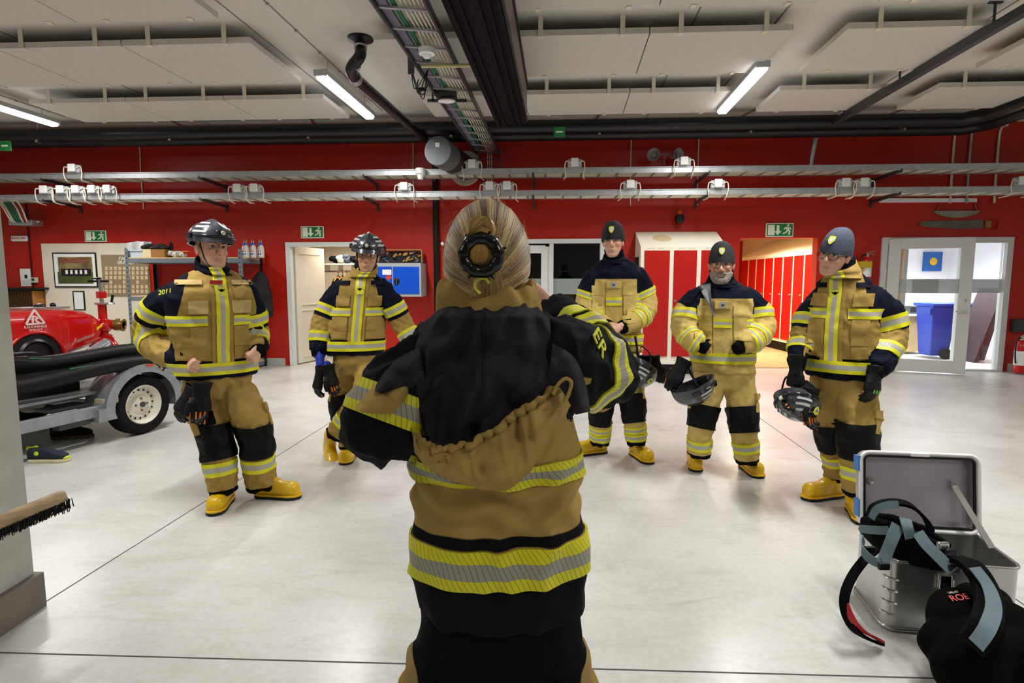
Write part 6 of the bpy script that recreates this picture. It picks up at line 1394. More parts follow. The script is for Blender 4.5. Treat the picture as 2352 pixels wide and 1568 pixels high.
wobj('board', 231, 585, 343, 680, .036, .05, mat('board_brown', '8f7c60', .6), parent=t, bevel=.003)
u, z = wpx(292, 594, .052); text('board_lettering', 'FALKEN', .085, wl(u, z, .052), WU, (0, 0, 1), M_screen, t); u, z = wpx(292, 603, .052); text('board_lettering', 'BRANDM', .085, wl(u, z, .052), WU, (0, 0, 1), M_screen, t)
M_port = mat('portrait_photo', 'd9c49a', .5, mottle=.35, mscale=60); nP = 0
for r in range(6):
    for q in range(10):
        if r == 3 and q % 3 != 1: continue
        x = 241+10.2*q; y = 612+10.6*r; wobj('portrait', x, y, x+7, y+8, .05, .052, M_port, parent=t)
t = thing('framed_notice', wl(U(182, 690, .05), Z(182, 690, .05), .05), 'small black-framed document below the landscape picture', 'picture'); wobj('frame', 166, 668, 196, 712, .036, .05, M_black, parent=t); wobj('document', 169, 671, 193, 710, .05, .053, M_screen, parent=t)
# far-left wall items
t = thing('wall_notice', wl(U(60, 635, .02), 1.5, .01), 'white notice sheet on the red wall at far left', 'notice'); wobj('sheet', 45, 617, 74, 657, .0, .006, M_screen, parent=t); wobj('printed_block', 56, 631, 63, 639, .006, .008, M_black, parent=t)
for q in range(3): wobj('printed_line', 50, 643+4*q, 68, 644+4*q, .006, .008, M_vent, parent=t)
t = thing('thermostat', wl(U(77, 643, .03), 1.5, .01), 'small cream thermostat beside the white notice', 'thermostat'); wobj('casing', 69, 637, 86, 649, .012, .04, M_cable, parent=t, bevel=.004); wobj('display', 72, 639, 79, 645, .04, .042, M_darkmetal, parent=t)
t = thing('alarm_light', wl(U(42, 548, .03), 2.0, .01), 'small white oval alarm light on the red wall at far left', 'lamp'); wobj('casing', 23, 541, 61, 554, .0, .05, M_screen, parent=t, bevel=.02); u, z = wpx(42, 547, .052); text('lettering', 'BRANDLARM', .045, wl(u, z, .052), WU, (0, 0, 1), M_doorred, t)
t = thing('slatted_cabinet', wl(U(40, 700, .2), .9, .2), 'dark wooden slatted cabinet behind the red pump at far left', 'cabinet')
wobj('cabinet_top', -60, 660, 82, 665, .0, .30, M_black, parent=t)
uu = U(-60, 700, .25); ue = U(76, 700, .25); M_slat = mat('brown_slat', '4b2e18', .45, mottle=.3, mscale=30)
MB().wbox(uu, ue, .02, Z(40, 665, .25), .0, .22).build('cabinet_body', mat('dark_brown', '2a1a10', .6), t)
for q in range(34): a = uu+(ue-uu)*q/34; MB().wbox(a, a+(ue-uu)/34*.6, .05, Z(40, 667, .25), .22, .24).build('slat', M_slat, t)
wobj('door_strip', 75, 668, 81, 760, .0, .25, mat('orange_wood', 'b5732e', .5), parent=t)
# shelving unit
M_sh = mat('shelf_grey', '6d757c', .45); M_ply = mat('shelf_board', 'd6bb86', .6)
vF, vB = .74, .06; uL, uR = U(294, 640, vF), U(553, 640, vF); t = thing('shelving_unit', wl((uL+uR)/2, 0, .4), 'grey metal shelving unit with plywood shelves behind the helmeted person at left', 'shelf')
ztop = Z(294, 572, vF)
for (u, v) in ((uL, vF), (uR, vF), (uL, vB), (uR, vB)):
    o = MB(); o.wbox(u-.025, u+.025, 0, ztop, v-.004, v+.004); o.wbox(u-.025 if u == uL else u+.021, u-.021 if u == uL else u+.025, 0, ztop, v-.04 if v > .5 else v, v if v > .5 else v+.04); po = o.build('post', M_sh if v > .5 else M_black, t)
    if v > .5:
        for k in range(26): MB().wbox(u-.008, u+.008, .10+.075*k, .125+.075*k, v+.004, v+.005).build('post_slot', M_blackmatt, po)
shz = [Z(400, 593, vF), Z(300, 681, vF), Z(300, 762, vF), .10]
for z in shz:
    o = MB(); o.wbox(uL, uR, z-.07, z, vF-.03, vF-.0); o.wbox(uL, uR, z-.07, z, vB, vB+.03); o.wbox(uL, uL+.03, z-.07, z, vB, vF); o.wbox(uR-.03, uR, z-.07, z, vB, vF); o.build('beam', M_sh, t); MB().wbox(uL+.005, uR-.005, z, z+.016, vB, vF-.004).build('shelf_board', M_ply, t)
z0 = shz[0]+.016
def su(px): return U(px, 590, .6)
M_bin = mat('bin_grey_blue', 'b9c3cb', .5)
def bin_(u0, u1_, z, h, v0, v1_, lab, m=M_bin):
    t = thing('storage_bin', wl((u0+u1_)/2, z, (v0+v1_)/2), lab, 'bin'); o = MB(); o.wbox(u0+.01, u1_-.01, z, z+.008, v0+.01, v1_-.01)
    for a, b, c_, d in ((u0, u0+.008, v0, v1_), (u1_-.008, u1_, v0, v1_), (u0, u1_, v0, v0+.008), (u0, u1_, v1_-.008, v1_)): o.wbox(a, b, z, z+h, c_, d)
    o.build('bin_body', m, t); o = MB()
    for a, b, c_, d in ((u0-.015, u1_+.015, v1_-.01, v1_+.015), (u0-.015, u1_+.015, v0-.015, v0+.01), (u0-.015, u0+.01, v0, v1_), (u1_-.01, u1_+.015, v0, v1_)): o.wbox(a, b, z+h-.02, z+h, c_, d)
    o.build('rim', m, t, bevel=.003); return t
bin_(su(300), su(337), z0, .12, .35, .70, 'open grey-blue bin on the top shelf, full of white files')
for k in range(7): o = MB(); o.bar(wl(su(302)+.033*k, z0+.02, .5), wl(su(297)+.037*k+.01*(k % 3), z0+.26, .5), .022, .20, up=WU); tag(o.build('file', M_screen if k % 3 else M_bin, None), 'white file standing in the open bin on the top shelf', 'file', 'white files in the top bin')
t = thing('cardboard_box', wl(su(362), z0, .5), 'open brown cardboard box with cream end on the top shelf', 'box'); o = MB(); o.wbox(su(337), su(388), z0, z0+.13, .35, .70); o.build('carton', mat('cardboard', '9a6a36', .7), t); MB().wbox(su(337)+.0, su(357), z0, z0+.132, .70, .705).build('cream_end', mat('carton_cream', 'd9c9a0', .6), t)
mb = MB()
for k in range(6): mb.ell(wl(su(330)+.06*k, z0+.17+.02*math.sin(k*2), .52), .075, .10, .045, Matrix.Rotation(.3*k, 3, 'Z'))
tag(link('tool_bag', remesh(mb, .008, 4), M_blackmatt), 'black folded bag lying on top of the bins, top shelf', 'bag')
mb = MB()
for k in range(8): mb.ell(wl(su(392)+.045*(k % 5), z0+.045+.02*(k % 2), .5+.05*(k % 3)), .06, .06, .045)
me_ = remesh(mb, .008, 2); P_ = getco(me_); setco(me_, P_+getno(me_)*(ridged(P_[:, 0]*40, P_[:, 1]*40, P_[:, 2]*40)*.018)[:, None]); tag(link('plastic_bag', me_, mat('plastic_grey', 'c4c2bd', .3)), 'crumpled whitish plastic bag on the top shelf', 'bag')
MB().wbox(su(418), su(434), z0+.09, z0+.11, .5, .62).build('orange_cloth', mat('orange_item', 'd9641a', .6), None, bevel=.008); tag(bpy.data.objects['orange_cloth'], 'flat orange item on the plastic bag, top shelf', 'cloth')
MB().lathe([(0, 0), (.03, 0), (.03, .10), (.012, .12), (.012, .14), (0, .14)], wl(su(381), z0+.13, .45), n=16).build('small_bottle', M_black, None, smooth=40); tag(bpy.data.objects['small_bottle'], 'small black bottle with white label behind the cardboard box', 'bottle')
M_bot = mat('bottle_plastic', 'c9c6ba', .3); M_cap = mat('cap_blue', '1f63c4', .4); M_lab = mat('bottle_label', 'e8e6e2', .5); M_labb = mat('label_stripe', '2f5fb8', .5); M_labr = mat('label_red', 'c2402e', .5)
b0 = None; names_ = ['leftmost', 'second from left', 'third from left', 'third from right', 'second from right', 'rightmost']
for k, px in enumerate((547, 557, 565, 574, 583, 592)):
    v = .50 if k % 2 else .44; loc = wl(su(px)+.02, z0, v); lab = 'translucent spray bottle with blue collar on the top shelf, %s' % names_[k]
    if b0 is None:
        b0 = thing('spray_bottle', loc, lab, 'bottle', 'spray bottles on the top shelf'); MB().lathe([(0, 0), (.036, 0), (.038, .01), (.038, .15), (.030, .18), (.014, .205), (.014, .21), (0, .21)], loc, n=20).build('bottle_body', M_bot, b0, smooth=40)
        MB().lathe([(.017, .205), (.017, .235), (.010, .24), (0, .24)], loc, n=16).build('collar_cap', M_cap, b0, smooth=40); MB().lathe([(.006, .235), (.004, .285), (0, .29)], loc, n=10).build('nozzle', M_vent, b0, smooth=40)
        lb = MB().obox(loc+WN*.0375+Vector((0, 0, .075)), WU*.018, WN*.002, Vector((0, 0, .05))).build('label_sheet', M_lab, b0); MB().obox(loc+WN*.040+Vector((0, 0, .06)), WU*.012, WN*.0006, Vector((0, 0, .016))).build('blue_stripe', M_labb, lb); MB().obox(loc+WN*.040+Vector((0, 0, .105)), WU*.010, WN*.0006, Vector((0, 0, .012))).build('red_stripe', M_labr, lb)
    else: copy_tree(b0, loc-b0.location, lab)
bin_(su(316), su(345), shz[2]+.016, .36, .30, .68, 'grey-blue lidded bin on the third shelf behind the pump valve')
bin_(su(355), su(420), shz[2]+.016, .30, .30, .68, 'large pale bin on the third shelf behind the arm')
bin_(su(470), su(540), shz[3]+.016, .25, .30, .68, 'pale bin on the lowest shelf at its right end')
loc = wl(su(578), 1.62, .35); mb = MB(); mb.tube([loc, loc-Vector((0, 0, .10)), loc-Vector((0, 0, .35)), loc-Vector((0, 0, .75))], [.04, .10, .15, .17], 16, ell=1.3, up=WU); me_ = remesh(mb, .018, 3); wrinkle(me_, [[tuple(loc), tuple(loc-Vector((0, 0, .8)))]], .015, 4, 3.); tag(link('hanging_jacket', me_, M_blackmatt), 'dark jacket hung at the right end of the shelving unit', 'jacket')
# blue cabinet
v1 = .42; t = thing('wall_cabinet', wl(U(930, 640, .2), 1.5, .2), 'blue-doored grey cabinet on the red wall left of the downpipe', 'cabinet')
wobj('carcass', 862, 604, 968, 681, .0, v1, mat('cabinet_grey', 'a9adb0', .4), parent=t, bevel=.004)
M_blue = mat('cabinet_blue', '0f50c8', .3)
d1_ = wobj('door', 866, 612, 901, 675, v1, v1+.012, M_blue, parent=t, bevel=.003); d2_ = wobj('door', 902, 612, 963, 675, v1, v1+.012, M_blue, parent=t, bevel=.003)
wobj('name_label', 878, 619, 899, 631, v1+.012, v1+.015, M_screen, parent=d1_); p = wl(U(912, 646, v1), Z(912, 646, v1), v1+.015); o = MB(); o.ell(p, .045, .014, .06, None, 20, 12); hd_ = o.build('lock_plate', M_black, d2_, smooth=60); MB().obox(p+WN*.02, WU*.010, WN*.01, Vector((0, 0, .035))).build('x', M_chrome, d2_, bevel=.003).name = 'lock_handle'
o = MB(); pc_ = wl(U(893, 634, v1), Z(893, 634, v1)-.02, v1+.013); o.obox(pc_, (WU+Vector((0, 0, 1))).normalized()*.04, WN*.001, (WU-Vector((0, 0, 1))).normalized()*.04); o.build('warning_mark', M_labr, d1_)
# charred collage leaning on the cabinet
t = thing('collage_board', wl(U(925, 590, .2), 1.9, .2), 'shallow wooden tray with blackened and golden debris on top of the blue cabinet', 'board')
wobj('back_board', 868, 577, 968, 603, .10, .13, mat('dark_board', '25262a', .7, mottle=.6, mscale=14), parent=t); ff = MB(); u0, z1_ = wpx(868, 575, .2); u1_, z0_ = wpx(970, 603, .2)
ff.wbox(u0, u1_, z1_, z1_+.02, .10, .2); ff.wbox(u1_-.02, u1_, z0_, z1_, .10, .2); ff.build('wood_frame', mat('frame_wood', '9c6f3a', .6), t)
rnd = random.Random(5); MC = [mat('gold_debris', 'b88a48', .5, mottle=.4, mscale=30), mat('bluegrey_debris', '5b6a78', .5), mat('charred', '17130f', .8), mat('rust', '7b3a22', .7)]
for k in range(26):
    a = rnd.random(); uu = u0+.05+(u1_-u0-.1)*a; zz_ = z0_+.03+(z1_-z0_-.05)*rnd.random(); MB().ell(wl(uu, zz_, .145), rnd.uniform(.02, .06), .02, rnd.uniform(.012, .03), Matrix.Rotation(rnd.uniform(-1, 1), 3, WN), 8, 5).build('debris', MC[0] if .2 < a < .75 and k % 2 else MC[k % 4], t, smooth=30)
# cloakroom contents: shelf with bundles, rail with orange hangers and coats
a, b = ops[0][0], ops[0][1]; ua, ub_ = a-.1, b+.5; vs = -1.15
t = thing('hat_shelf', wl((ua+ub_)/2, 1.78, vs), 'white hat shelf inside the cloakroom', 'shelf'); MB().wbox(ua, ub_, 1.78, 1.81, vs-.35, vs).build('shelf_board', M_screen, t); MB().cyl(wl(ua, 1.66, vs-.15), wl(ub_, 1.66, vs-.15), .016, n=12).build('clothes_rail', M_steel, t, smooth=50)
for k in range(6): q = ua+.3+.26*k; MB().wbox(q, q+.01, 1.66, 1.78, vs-.3, vs-.05).build('rail_bracket', M_screen, t)
M_or = mat('orange_hanger', 'e08a12', .45); h0 = None
for k in range(11):
    loc = wl(a+.42+.085*k, 1.66, vs-.15)
    if h0 is None:
        h0 = thing('coat_hanger', loc, 'orange coat hanger on the cloakroom rail', 'hanger', 'orange hangers on the cloakroom rail')
        o = MB(); o.tube(smooth_path([loc+Vector(v) for v in ((0, -.02, -.02), (0, -.01, .02), (0, .02, .01), (0, .02, -.05), (0, 0, -.09))], 5), .008, 8); o.build('hook', M_or, h0, smooth=60); o = MB(); o.tube(smooth_path([loc+Vector(v) for v in ((-.02, -.2, -.19), (0, -.1, -.12), (0, 0, -.085), (0, .1, -.12), (.02, .2, -.19))], 5), .012, 8); o.build('shoulder_bar', M_or, h0, smooth=60)
    else: copy_tree(h0, loc-h0.location)
for k in range(8):
    loc = wl(a+.40+.13*k, 1.52, vs-.16); mb = MB(); mb.tube([loc, loc-Vector((0, 0, .12)), loc-Vector((0, 0, .5)), loc-Vector((0, 0, .85))], [.05, .10, .11, .12], 14, ell=2.0, up=WU); me_ = remesh(mb, .018, 3); wrinkle(me_, [[tuple(loc), tuple(loc-Vector((0, 0, .9)))]], .012, 3, k)
    tag(link('hanging_coat', me_, [M_tan, M_navy, M_blk][k % 3 if k else 2]), 'turnout coat on the cloakroom rail, '+['first from the door leaf', 'second from the door leaf', 'third from the door leaf', 'fourth from the door leaf', 'fourth from the right', 'third from the right', 'second from the right', 'rightmost'][k], 'coat', 'coats on the cloakroom rail')
for k in range(9):
    q = a+.35+.13*k; mb = MB(); mb.ell(wl(q, 1.90, vs-.14), .09, .12, .055+.02*(k % 3)); mb.ell(wl(q+.05, 1.87, vs-.10), .07, .09, .05); me_ = remesh(mb, .012, 2); P_ = getco(me_); setco(me_, P_+getno(me_)*(ridged(P_[:, 0]*25, P_[:, 1]*25, P_[:, 2]*25)*.02)[:, None]); tag(link('bundle', me_, [M_blk, mat('bluegrey_cloth', '3c4552', .8), M_cable][(k*2) % 3]), 'folded bundle on the cloakroom hat shelf', 'bundle', 'bundles on the hat shelf')
# saw and curved sign high on the wall at right
t = thing('wall_saw', wl(U(2215, 516, .03), Z(2215, 516, .03), .03), 'old hand saw hung high on the red wall at right', 'saw'); o = MB(); y_ = Vector((0, 0, 1)); c = wl(U(2190, 516, .03), Z(2190, 516, .03), .02)
o.prism([(-.52, .03), (-.5, .055), (.45, .075), (.47, -.055), (.1, -.065), (-.45, -.03), (-.53, 0)], c, WU, y_, WN*.004); o.build('blade', mat('old_steel', '6f6b60', .55, metal=.3, mottle=.3), t); o = MB(); o.wbox(U(2264, 516, .03), U(2276, 516, .03), c.z-.05, c.z+.06, .015, .035); o.build('wood_grip', mat('grip_wood', '9a6f45', .6), t); o = MB(); o.tube([wl(U(2276, 516), c.z+.07, .03), wl(U(2290, 516), c.z+.07, .03), wl(U(2288, 516), c.z-.07, .03), wl(U(2276, 516), c.z-.06, .03)], .012, 8); o.build('handle_bow', M_doorred, t)
t = thing('curved_blade', wl(U(2197, 490, .03), Z(2197, 490, .03), .03), 'crescent-shaped grey blade hung above the old hand saw', 'tool'); c = wl(U(2197, 488, .03), Z(2197, 487, .03), .02); o = MB(); o.prism([(-.36, .02), (.36, .02), (.30, -.03), (.15, -.075), (0, -.09), (-.15, -.075), (-.30, -.03)][::-1], c, WU, y_, WN*.02); o.build('blade', mat('old_grey', '8b887c', .6, mottle=.25), t); o = MB(); o.cyl(c+WU*-.30+Vector((0, 0, .02)), c+WU*-.25+Vector((0, 0, .13)), .01, n=8); o.cyl(c+WU*.32+Vector((0, 0, .02)), c+WU*.27+Vector((0, 0, .13)), .01, n=8); o.build('hanging_wire', mat('rusty_wire', '8a6a3a', .6), t)
# fire extinguishers
M_ext = mat('extinguisher_red', 'c01512', .3, coat=.3)
def extinguisher(c, lab, k=1., label=True):
    t = thing('fire_extinguisher', c, lab, 'fire extinguisher'); c = Vector(c)
    MB().lathe([(0, 0), (.07*k, 0), (.078*k, .02), (.08*k, .05), (.08*k, .40*k), (.065*k, .46*k), (.03*k, .49*k), (.02*k, .50*k)], c, n=28).build('cylinder', M_ext, t, smooth=40)
    o = MB(); o.cyl(c+Vector((0, 0, .49*k)), c+Vector((0, 0, .55*k)), .022); o.bar(c+Vector((-.02, -.01, .56*k)), c+Vector((.09, -.03, .60*k)), .02, .012); o.bar(c+Vector((-.02, -.01, .54*k)), c+Vector((.09, -.03, .54*k)), .02, .01); o.build('valve', M_steel, t)
    o = MB(); o.tube(smooth_path([c+Vector(v) for v in ((-.01, 0, .53*k), (-.10, -.02, .50*k), (-.12, -.03, .30*k), (-.10, -.03, .15*k))], 6), .012, 10); o.build('hose', M_black, t, smooth=60)
    MB().lathe([(.0805*k, .12*k), (.0815*k, .125*k), (.0815*k, .33*k), (.0805*k, .335*k)], c, n=28).build('label_sheet', M_screen, t, smooth=40)
extinguisher(wl(U(2345, 840, .3), .02, .28), 'red fire extinguisher standing at the wall, right picture edge', 1.05)
extinguisher(wl(U(1994, 600, .15), Z(1996, 650, .15), .12), 'red fire extinguisher hung on the wall behind the blue-grey beanie', .85)
wobj('extinguisher_sign', 1978, 600, 2003, 614, .0, .22, mat('sign_yellow', 'c9a81c', .5), 'small yellow sign under the wall-hung extinguisher', 'sign')
wobj('wall_socket_panel', 2332, 733, 2380, 762, .0, .10, M_darkmetal, 'dark grey panel above the standing extinguisher', 'panel', bevel=.004)
# workshop contents seen through the glass
M_wb = mat('wheelie_blue', '1f3fb0', .4)
def wheelie(px0, px1, pyt, Yd, lab):
    x0, x1 = at(px0, 800, Yd).x, at(px1, 800, Yd).x; zt2 = at(px0, pyt, Yd).z; t = thing('wheelie_bin', ((x0+x1)/2, Yd+.3, 0), lab, 'bin', 'blue wheelie bins in the workshop'); w = x1-x0
    a = [(x0+.05, Yd+.06, .06), (x1-.05, Yd+.06, .06), (x1-.05, Yd+.38, .06), (x0+.05, Yd+.38, .06)]; b = [(x0, Yd, zt2), (x1, Yd, zt2), (x1, Yd+.46, zt2), (x0, Yd+.46, zt2)]
    o = MB(); o.add(a+b, [(3, 2, 1, 0), (4, 5, 6, 7), (0, 1, 5, 4), (1, 2, 6, 5), (2, 3, 7, 6), (3, 0, 4, 7)]); o.build('bin_body', M_wb, t, bevel=.02); o = MB(); o.box(((x0+x1)/2, Yd+.23, zt2+.03), (w+.06, .54, .06)); o.build('lid', M_wb, t, bevel=.02)
    o = MB(); o.cyl(((x0+x1)/2+w*.18, Yd-.02, .10), ((x0+x1)/2+w*.18, Yd+.05, .10), .10, n=20); o.build('wheel', M_sole, t, smooth=40); o = MB(); o.box((x0-.02, Yd+.04, zt2-.10), (.06, .08, .12)); o.build('handle', M_wb, t, bevel=.01)
wheelie(2136, 2192, 704, 10.6, 'blue wheelie bin behind the open glazed door leaf'); wheelie(2218, 2256, 704, 10.9, 'blue wheelie bin behind the fixed glass pane')
p = at(2080, 755, 11.5); t = thing('workbench', (p.x, 11.6, 0), 'low pale wooden cupboard inside the workshop', 'cupboard'); MB().box((p.x, 11.6, .42), (.75, .6, .72)).build('cupboard_body', mat('birch', 'cdb07c', .5), t, bevel=.01); MB().box((p.x, 11.6, .80), (.85, .66, .04)).build('x', M_screen, t).name = 'bench_top'
MB().box((p.x+.1, 11.45, .90), (.35, .3, .15)).build('small_machine', M_darkmetal, None, bevel=.02); tag(bpy.data.objects['small_machine'], 'small dark machine on the workshop cupboard', 'machine')
p = at(2150, 600, 13.4); MB().box((p.x, 13.518, p.z), (.42, .06, .45)).build('wall_bag', mat('blue_yellow', '1d5fae', .5, mottle=.3, mscale=6), None); tag(bpy.data.objects['wall_bag'], 'blue bag with yellow trim on the workshop wall', 'bag'); MB().ell((p.x, 13.48, p.z), .09, .02, .09).build('yellow_disc', mat('bag_yellow', 'e3b324', .5), bpy.data.objects['wall_bag'])
p = at(2283, 612, 13.3); MB().box((p.x, 13.538, p.z), (.36, .02, .50)).build('green_poster', mat('poster_green', '5f8a48', .5), None); tag(bpy.data.objects['green_poster'], 'green poster on the workshop back wall', 'poster')
for k, (x0, x1, hh, mm, ll) in enumerate(((2236, 2300, 1.34, mat('dark_board2', '3a2a2c', .5), 'tallest dark board leaning against the workshop wall'), (2234, 2272, .72, mat('grey_board', '8a8578', .6), 'pale-edged board leaning in front of the dark board'), (2250, 2288, .95, M_darkmetal, 'dark metal panel leaning beside the wheelie bin'))):
    pa = at(x0, 835, 10.1+.12*k); pb = at(x1, 835, 10.1+.12*k); o = MB(); o.prism([(0, .02), (.08, .02), ((pb.x-pa.x), hh), ((pb.x-pa.x)-.07, hh)][::1], (pa.x, 10.1+.12*k, 0), Vector((1, 0, 0)), Vector((0, 0, 1)), Vector((0, 0.55, 0))); tag(o.build('leaning_board', mm, None), ll, 'board')
# ================================================================ TRAILER WITH PUMP AND HOSES
M_zinc = mat('zinc_plate', '9aa0a4', .45, metal=.55, mottle=.2, mscale=10); M_tyre = mat('tyre_rubber', '121110', .8, spec=.2, bump=.3, bscale=60); M_rim = mat('rim_cream', 'dedccb', .35); M_pump = mat('pump_red', 'c4100c', .18, coat=.6)
TO = Vector((-3.60, 5.36, 0)); Td = Vector((.30, .954, 0)).normalized(); Tn = Vector((.954, -.30, 0)).normalized()
def tl(a, b, z): return TO+Td*a+Tn*b+Vector((0, 0, z))
t = thing('trailer', tl(-.8, -.8, 0), 'galvanised single-axle trailer carrying a red fire pump and black suction hoses', 'trailer')
def tbar(o, A, B, w, h): o.bar(tl(*A), tl(*B), w, h)
for (A, B, w, h, nm) in (((-2.6, .04, .31), (-.30, .04, .31), .05, .10, 'side_beam'), ((-2.6, -1.55, .31), (.9, -1.55, .31), .05, .10, 'side_beam'), ((-2.4, -.35, .42), (.75, -.35, .42), .05, .08, 'side_beam'), ((-1.1, -1.55, .36), (-1.1, .04, .36), .06, .08, 'cross_beam'), ((.45, -1.55, .42), (.45, -.1, .42), .06, .08, 'cross_beam'), ((-.05, -1.5, .26), (-.05, -.1, .26), .07, .07, 'axle')):
    o = MB(); tbar(o, A, B, w, h); o.build(nm, M_zinc, t, bevel=.006)
for (A, B, w, nm) in (((-.82, .06, .25), (-.82, .06, .62), .075, 'stake'), ((-.84, .02, .60), (-.84, .02, .86), .065, 'stake'), ((.12, .02, .60), (.12, .02, .86), .05, 'stake'), ((-.55, -.35, .45), (-.55, -.35, .62), .10, 'stake')):
    o = MB(); tbar(o, A, B, w, .03) ; o.build(nm, M_zinc, t, bevel=.004)
o = MB(); o.tube(smooth_path([tl(-.84, .02, .86), tl(-.86, -.02, .88), tl(-.98, -.1, .88), tl(-1.2, -.15, .86)], 5), .012, 8); o.build('strap_hook', M_black, t, smooth=60)
MB().obox(tl(-.6, -.12, .37), Td*.16, Tn*.10, Vector((0, 0, .015))).build('step_plate', M_darkmetal, t); MB().obox(tl(-.32, .02, .385), Td*.07, Tn*.06, Vector((0, 0, .028))).build('wood_block', mat('old_wood', 'b3ab8c', .8), t, bevel=.006)
MB().obox(tl(-.62, .0, .235), Td*.13, Tn*.04, Vector((0, 0, .025))).build('hinge_box', M_darkmetal, t)
# fender
R1, R2 = .315, .40; n = 22; ang = [math.radians(-12+204*i/n) for i in range(n+1)]; o = MB()
outer = [(-.0+R2*math.cos(a), .285+R2*.98*math.sin(a)) for a in ang]; inner = [(R1*math.cos(a), .285+R1*math.sin(a)) for a in ang]
outer[-1] = (-.47, .22); outer[-2] = (-.46, .33); inner[-1] = (-.30, .22)
for bb, dd2 in ((.115, 1), (-.16, -1)):
    vs = [tl(a, bb, z) for a, z in outer]+[tl(a, bb, z) for a, z in inner]; m = len(outer); fs = [(i, i+1, m+i+1, m+i) for i in range(m-1)]; o.add(vs, fs if dd2 > 0 else [f[::-1] for f in fs])
o.grid([[tl(a, .115, z) for a, z in outer], [tl(a, -.16, z) for a, z in outer]]); fd = o.build('fender', M_zinc, t, smooth=35)
MB().obox(tl(.05, .118, .66), Td*.04, Tn*.002, Vector((0, 0, .010))).build('red_sticker', M_labr, fd)
def wheel(bc, nm='wheel'):
    c = tl(0, bc, .285); w = bpy.data.objects.new('wheel', None); COL.objects.link(w); w.parent = t; w.matrix_parent_inverse = Matrix.Translation(-t.location)
    MB().lathe([(.185, -.07), (.20, -.085), (.255, -.09), (.28, -.07), (.285, -.03), (.285, .03), (.28, .07), (.255, .09), (.20, .085), (.185, .07)], c, Tn, n=48, up=(0, 0, 1)).build('tyre', M_tyre, w, smooth=30)
    MB().lathe([(.188, .075), (.180, .082), (.172, .06), (.160, .02), (.150, .005), (.135, .012), (.115, .02), (.10, .012), (.085, .02), (.07, .035), (.035, .038), (.03, .05), (0, .052)], c, Tn, n=48, up=(0, 0, 1)).build('rim', M_rim, w, smooth=40)
    o = MB(); x, y, z = frame(Tn, (0, 0, 1))
    for k in range(16): a = 2*PI*k/16; q = c+x*(.137*math.cos(a))+y*(.137*math.sin(a))+Tn*.0135; o.obox(q, (x*math.cos(a)+y*math.sin(a))*.009, (y*math.cos(a)-x*math.sin(a))*.007, Tn*.003)
    o.build('rim_holes', M_blackmatt, w)
    for k in range(4): a = 2*PI*k/4; q = c+x*(.058*math.cos(a))+y*(.058*math.sin(a))+Tn*.03; MB().cyl(q, q+Tn*.018, .010, n=6).build('wheel_nut', mat('rusty_nut', '7b5a40', .6), w)
    MB().cyl(c+Tn*.04, c+Tn*.065, .026, n=20).build('hub_cap', M_darkmetal, w)
wheel(.0); wheel(-1.55)
o = MB(); tbar(o, (.42, -.05, .42), (.42, -.05, .72), .07, .07); tbar(o, (.30, -.05, .56), (.55, -.05, .56), .05, .05); o.obox(tl(.5, -.02, .40), Td*.05, Tn*.06, Vector((0, 0, .13))); o.build('coupling', M_zinc, t, bevel=.005)
MB().obox(tl(.56, .02, .42), Td*.012, Tn*.04, Vector((0, 0, .07))).build('orange_reflector', mat('orange_reflector', 'd8600f', .3), t)
MB().obox(tl(-.9, -.75, .46), Td*1.4, Tn*.70, Vector((0, 0, .012))).build('load_bed', M_zinc, t)
MB().tube([tl(-1.6, -.28, .83), tl(-.75, -.28, .80)], .035, 12).build('silver_bar', M_steel, t, smooth=50); MB().obox(tl(-.75, -.40, .78), Td*.35, Tn*.03, Vector((0, 0, .02))).build('red_strip', M_pump, t)
# the pump
pt = thing('fire_pump', tl(-.5, -.9, .5), 'glossy red portable fire pump with curved hood on the trailer', 'pump')
secs = [(-1.55, .78, 1.20, .52), (-1.2, .76, 1.215, .55), (-.9, .755, 1.215, .56), (-.6, .755, 1.21, .56), (-.35, .76, 1.205, .555), (-.26, .76, 1.20, .545), (-.15, .775, 1.195, .50), (.0, .80, 1.175, .46), (.12, .845, 1.13, .41), (.20, .90, 1.085, .36), (.25, .94, 1.03, .28)]
rows = []; bc = -1.05
for a, z0, z1, w in secs:
    r = []; cz_ = (z0+z1)/2; hz = (z1-z0)/2
    for j in range(48):
        th = 2*PI*j/48; e = 9.; cs, sn = math.cos(th), math.sin(th); q = (abs(cs)**e+abs(sn)**e)**(-1/e); zz_ = cz_+hz*sn*q; ww = w*cs*q*(1-.05*max(0, (zz_-cz_)/hz)**2); r.append(tl(a, bc+ww, zz_))
    rows.append(r)
o = MB(); o.grid(rows, closed=True); o.add(rows[-1], [tuple(range(48))[::-1]]); o.add(rows[0], [tuple(range(48))]); o.build('hood', M_pump, pt, smooth=32, bevel=.012)
# wheel arch recess, moulded line, letters and emblem on the hood side
sb_ = bc+.565; cA = (-.54, .79)
o = MB(); o.prism([(.21*math.cos(a), .20*math.sin(a)) for a in np.linspace(0, PI, 20)]+[(-.235, -.03), (.235, -.03)], tl(cA[0], sb_-.02, cA[1]), Td, Vector((0, 0, 1)), Tn*.024); o.build('arch_recess', M_blackmatt, pt)
o = MB(); o.tube([tl(cA[0]+.23*math.cos(a), sb_+.003, cA[1]+.22*math.sin(a)) for a in np.linspace(0, PI, 24)], .016, 8); o.build('arch_lip', M_pump, pt, smooth=60)
o = MB(); o.lathe([(.05, .0), (.12, .005), (.13, .02), (.15, .005)], tl(cA[0], sb_+.0, .80), Tn, n=30); o.build('engine_disc', M_black, pt, smooth=40)
M_w = mat('print_white', 'e6d5d2', .4); X_, Y_ = Td, Vector((0, 0, 1)); E0 = tl(-.53, sb_+.004, 1.135)
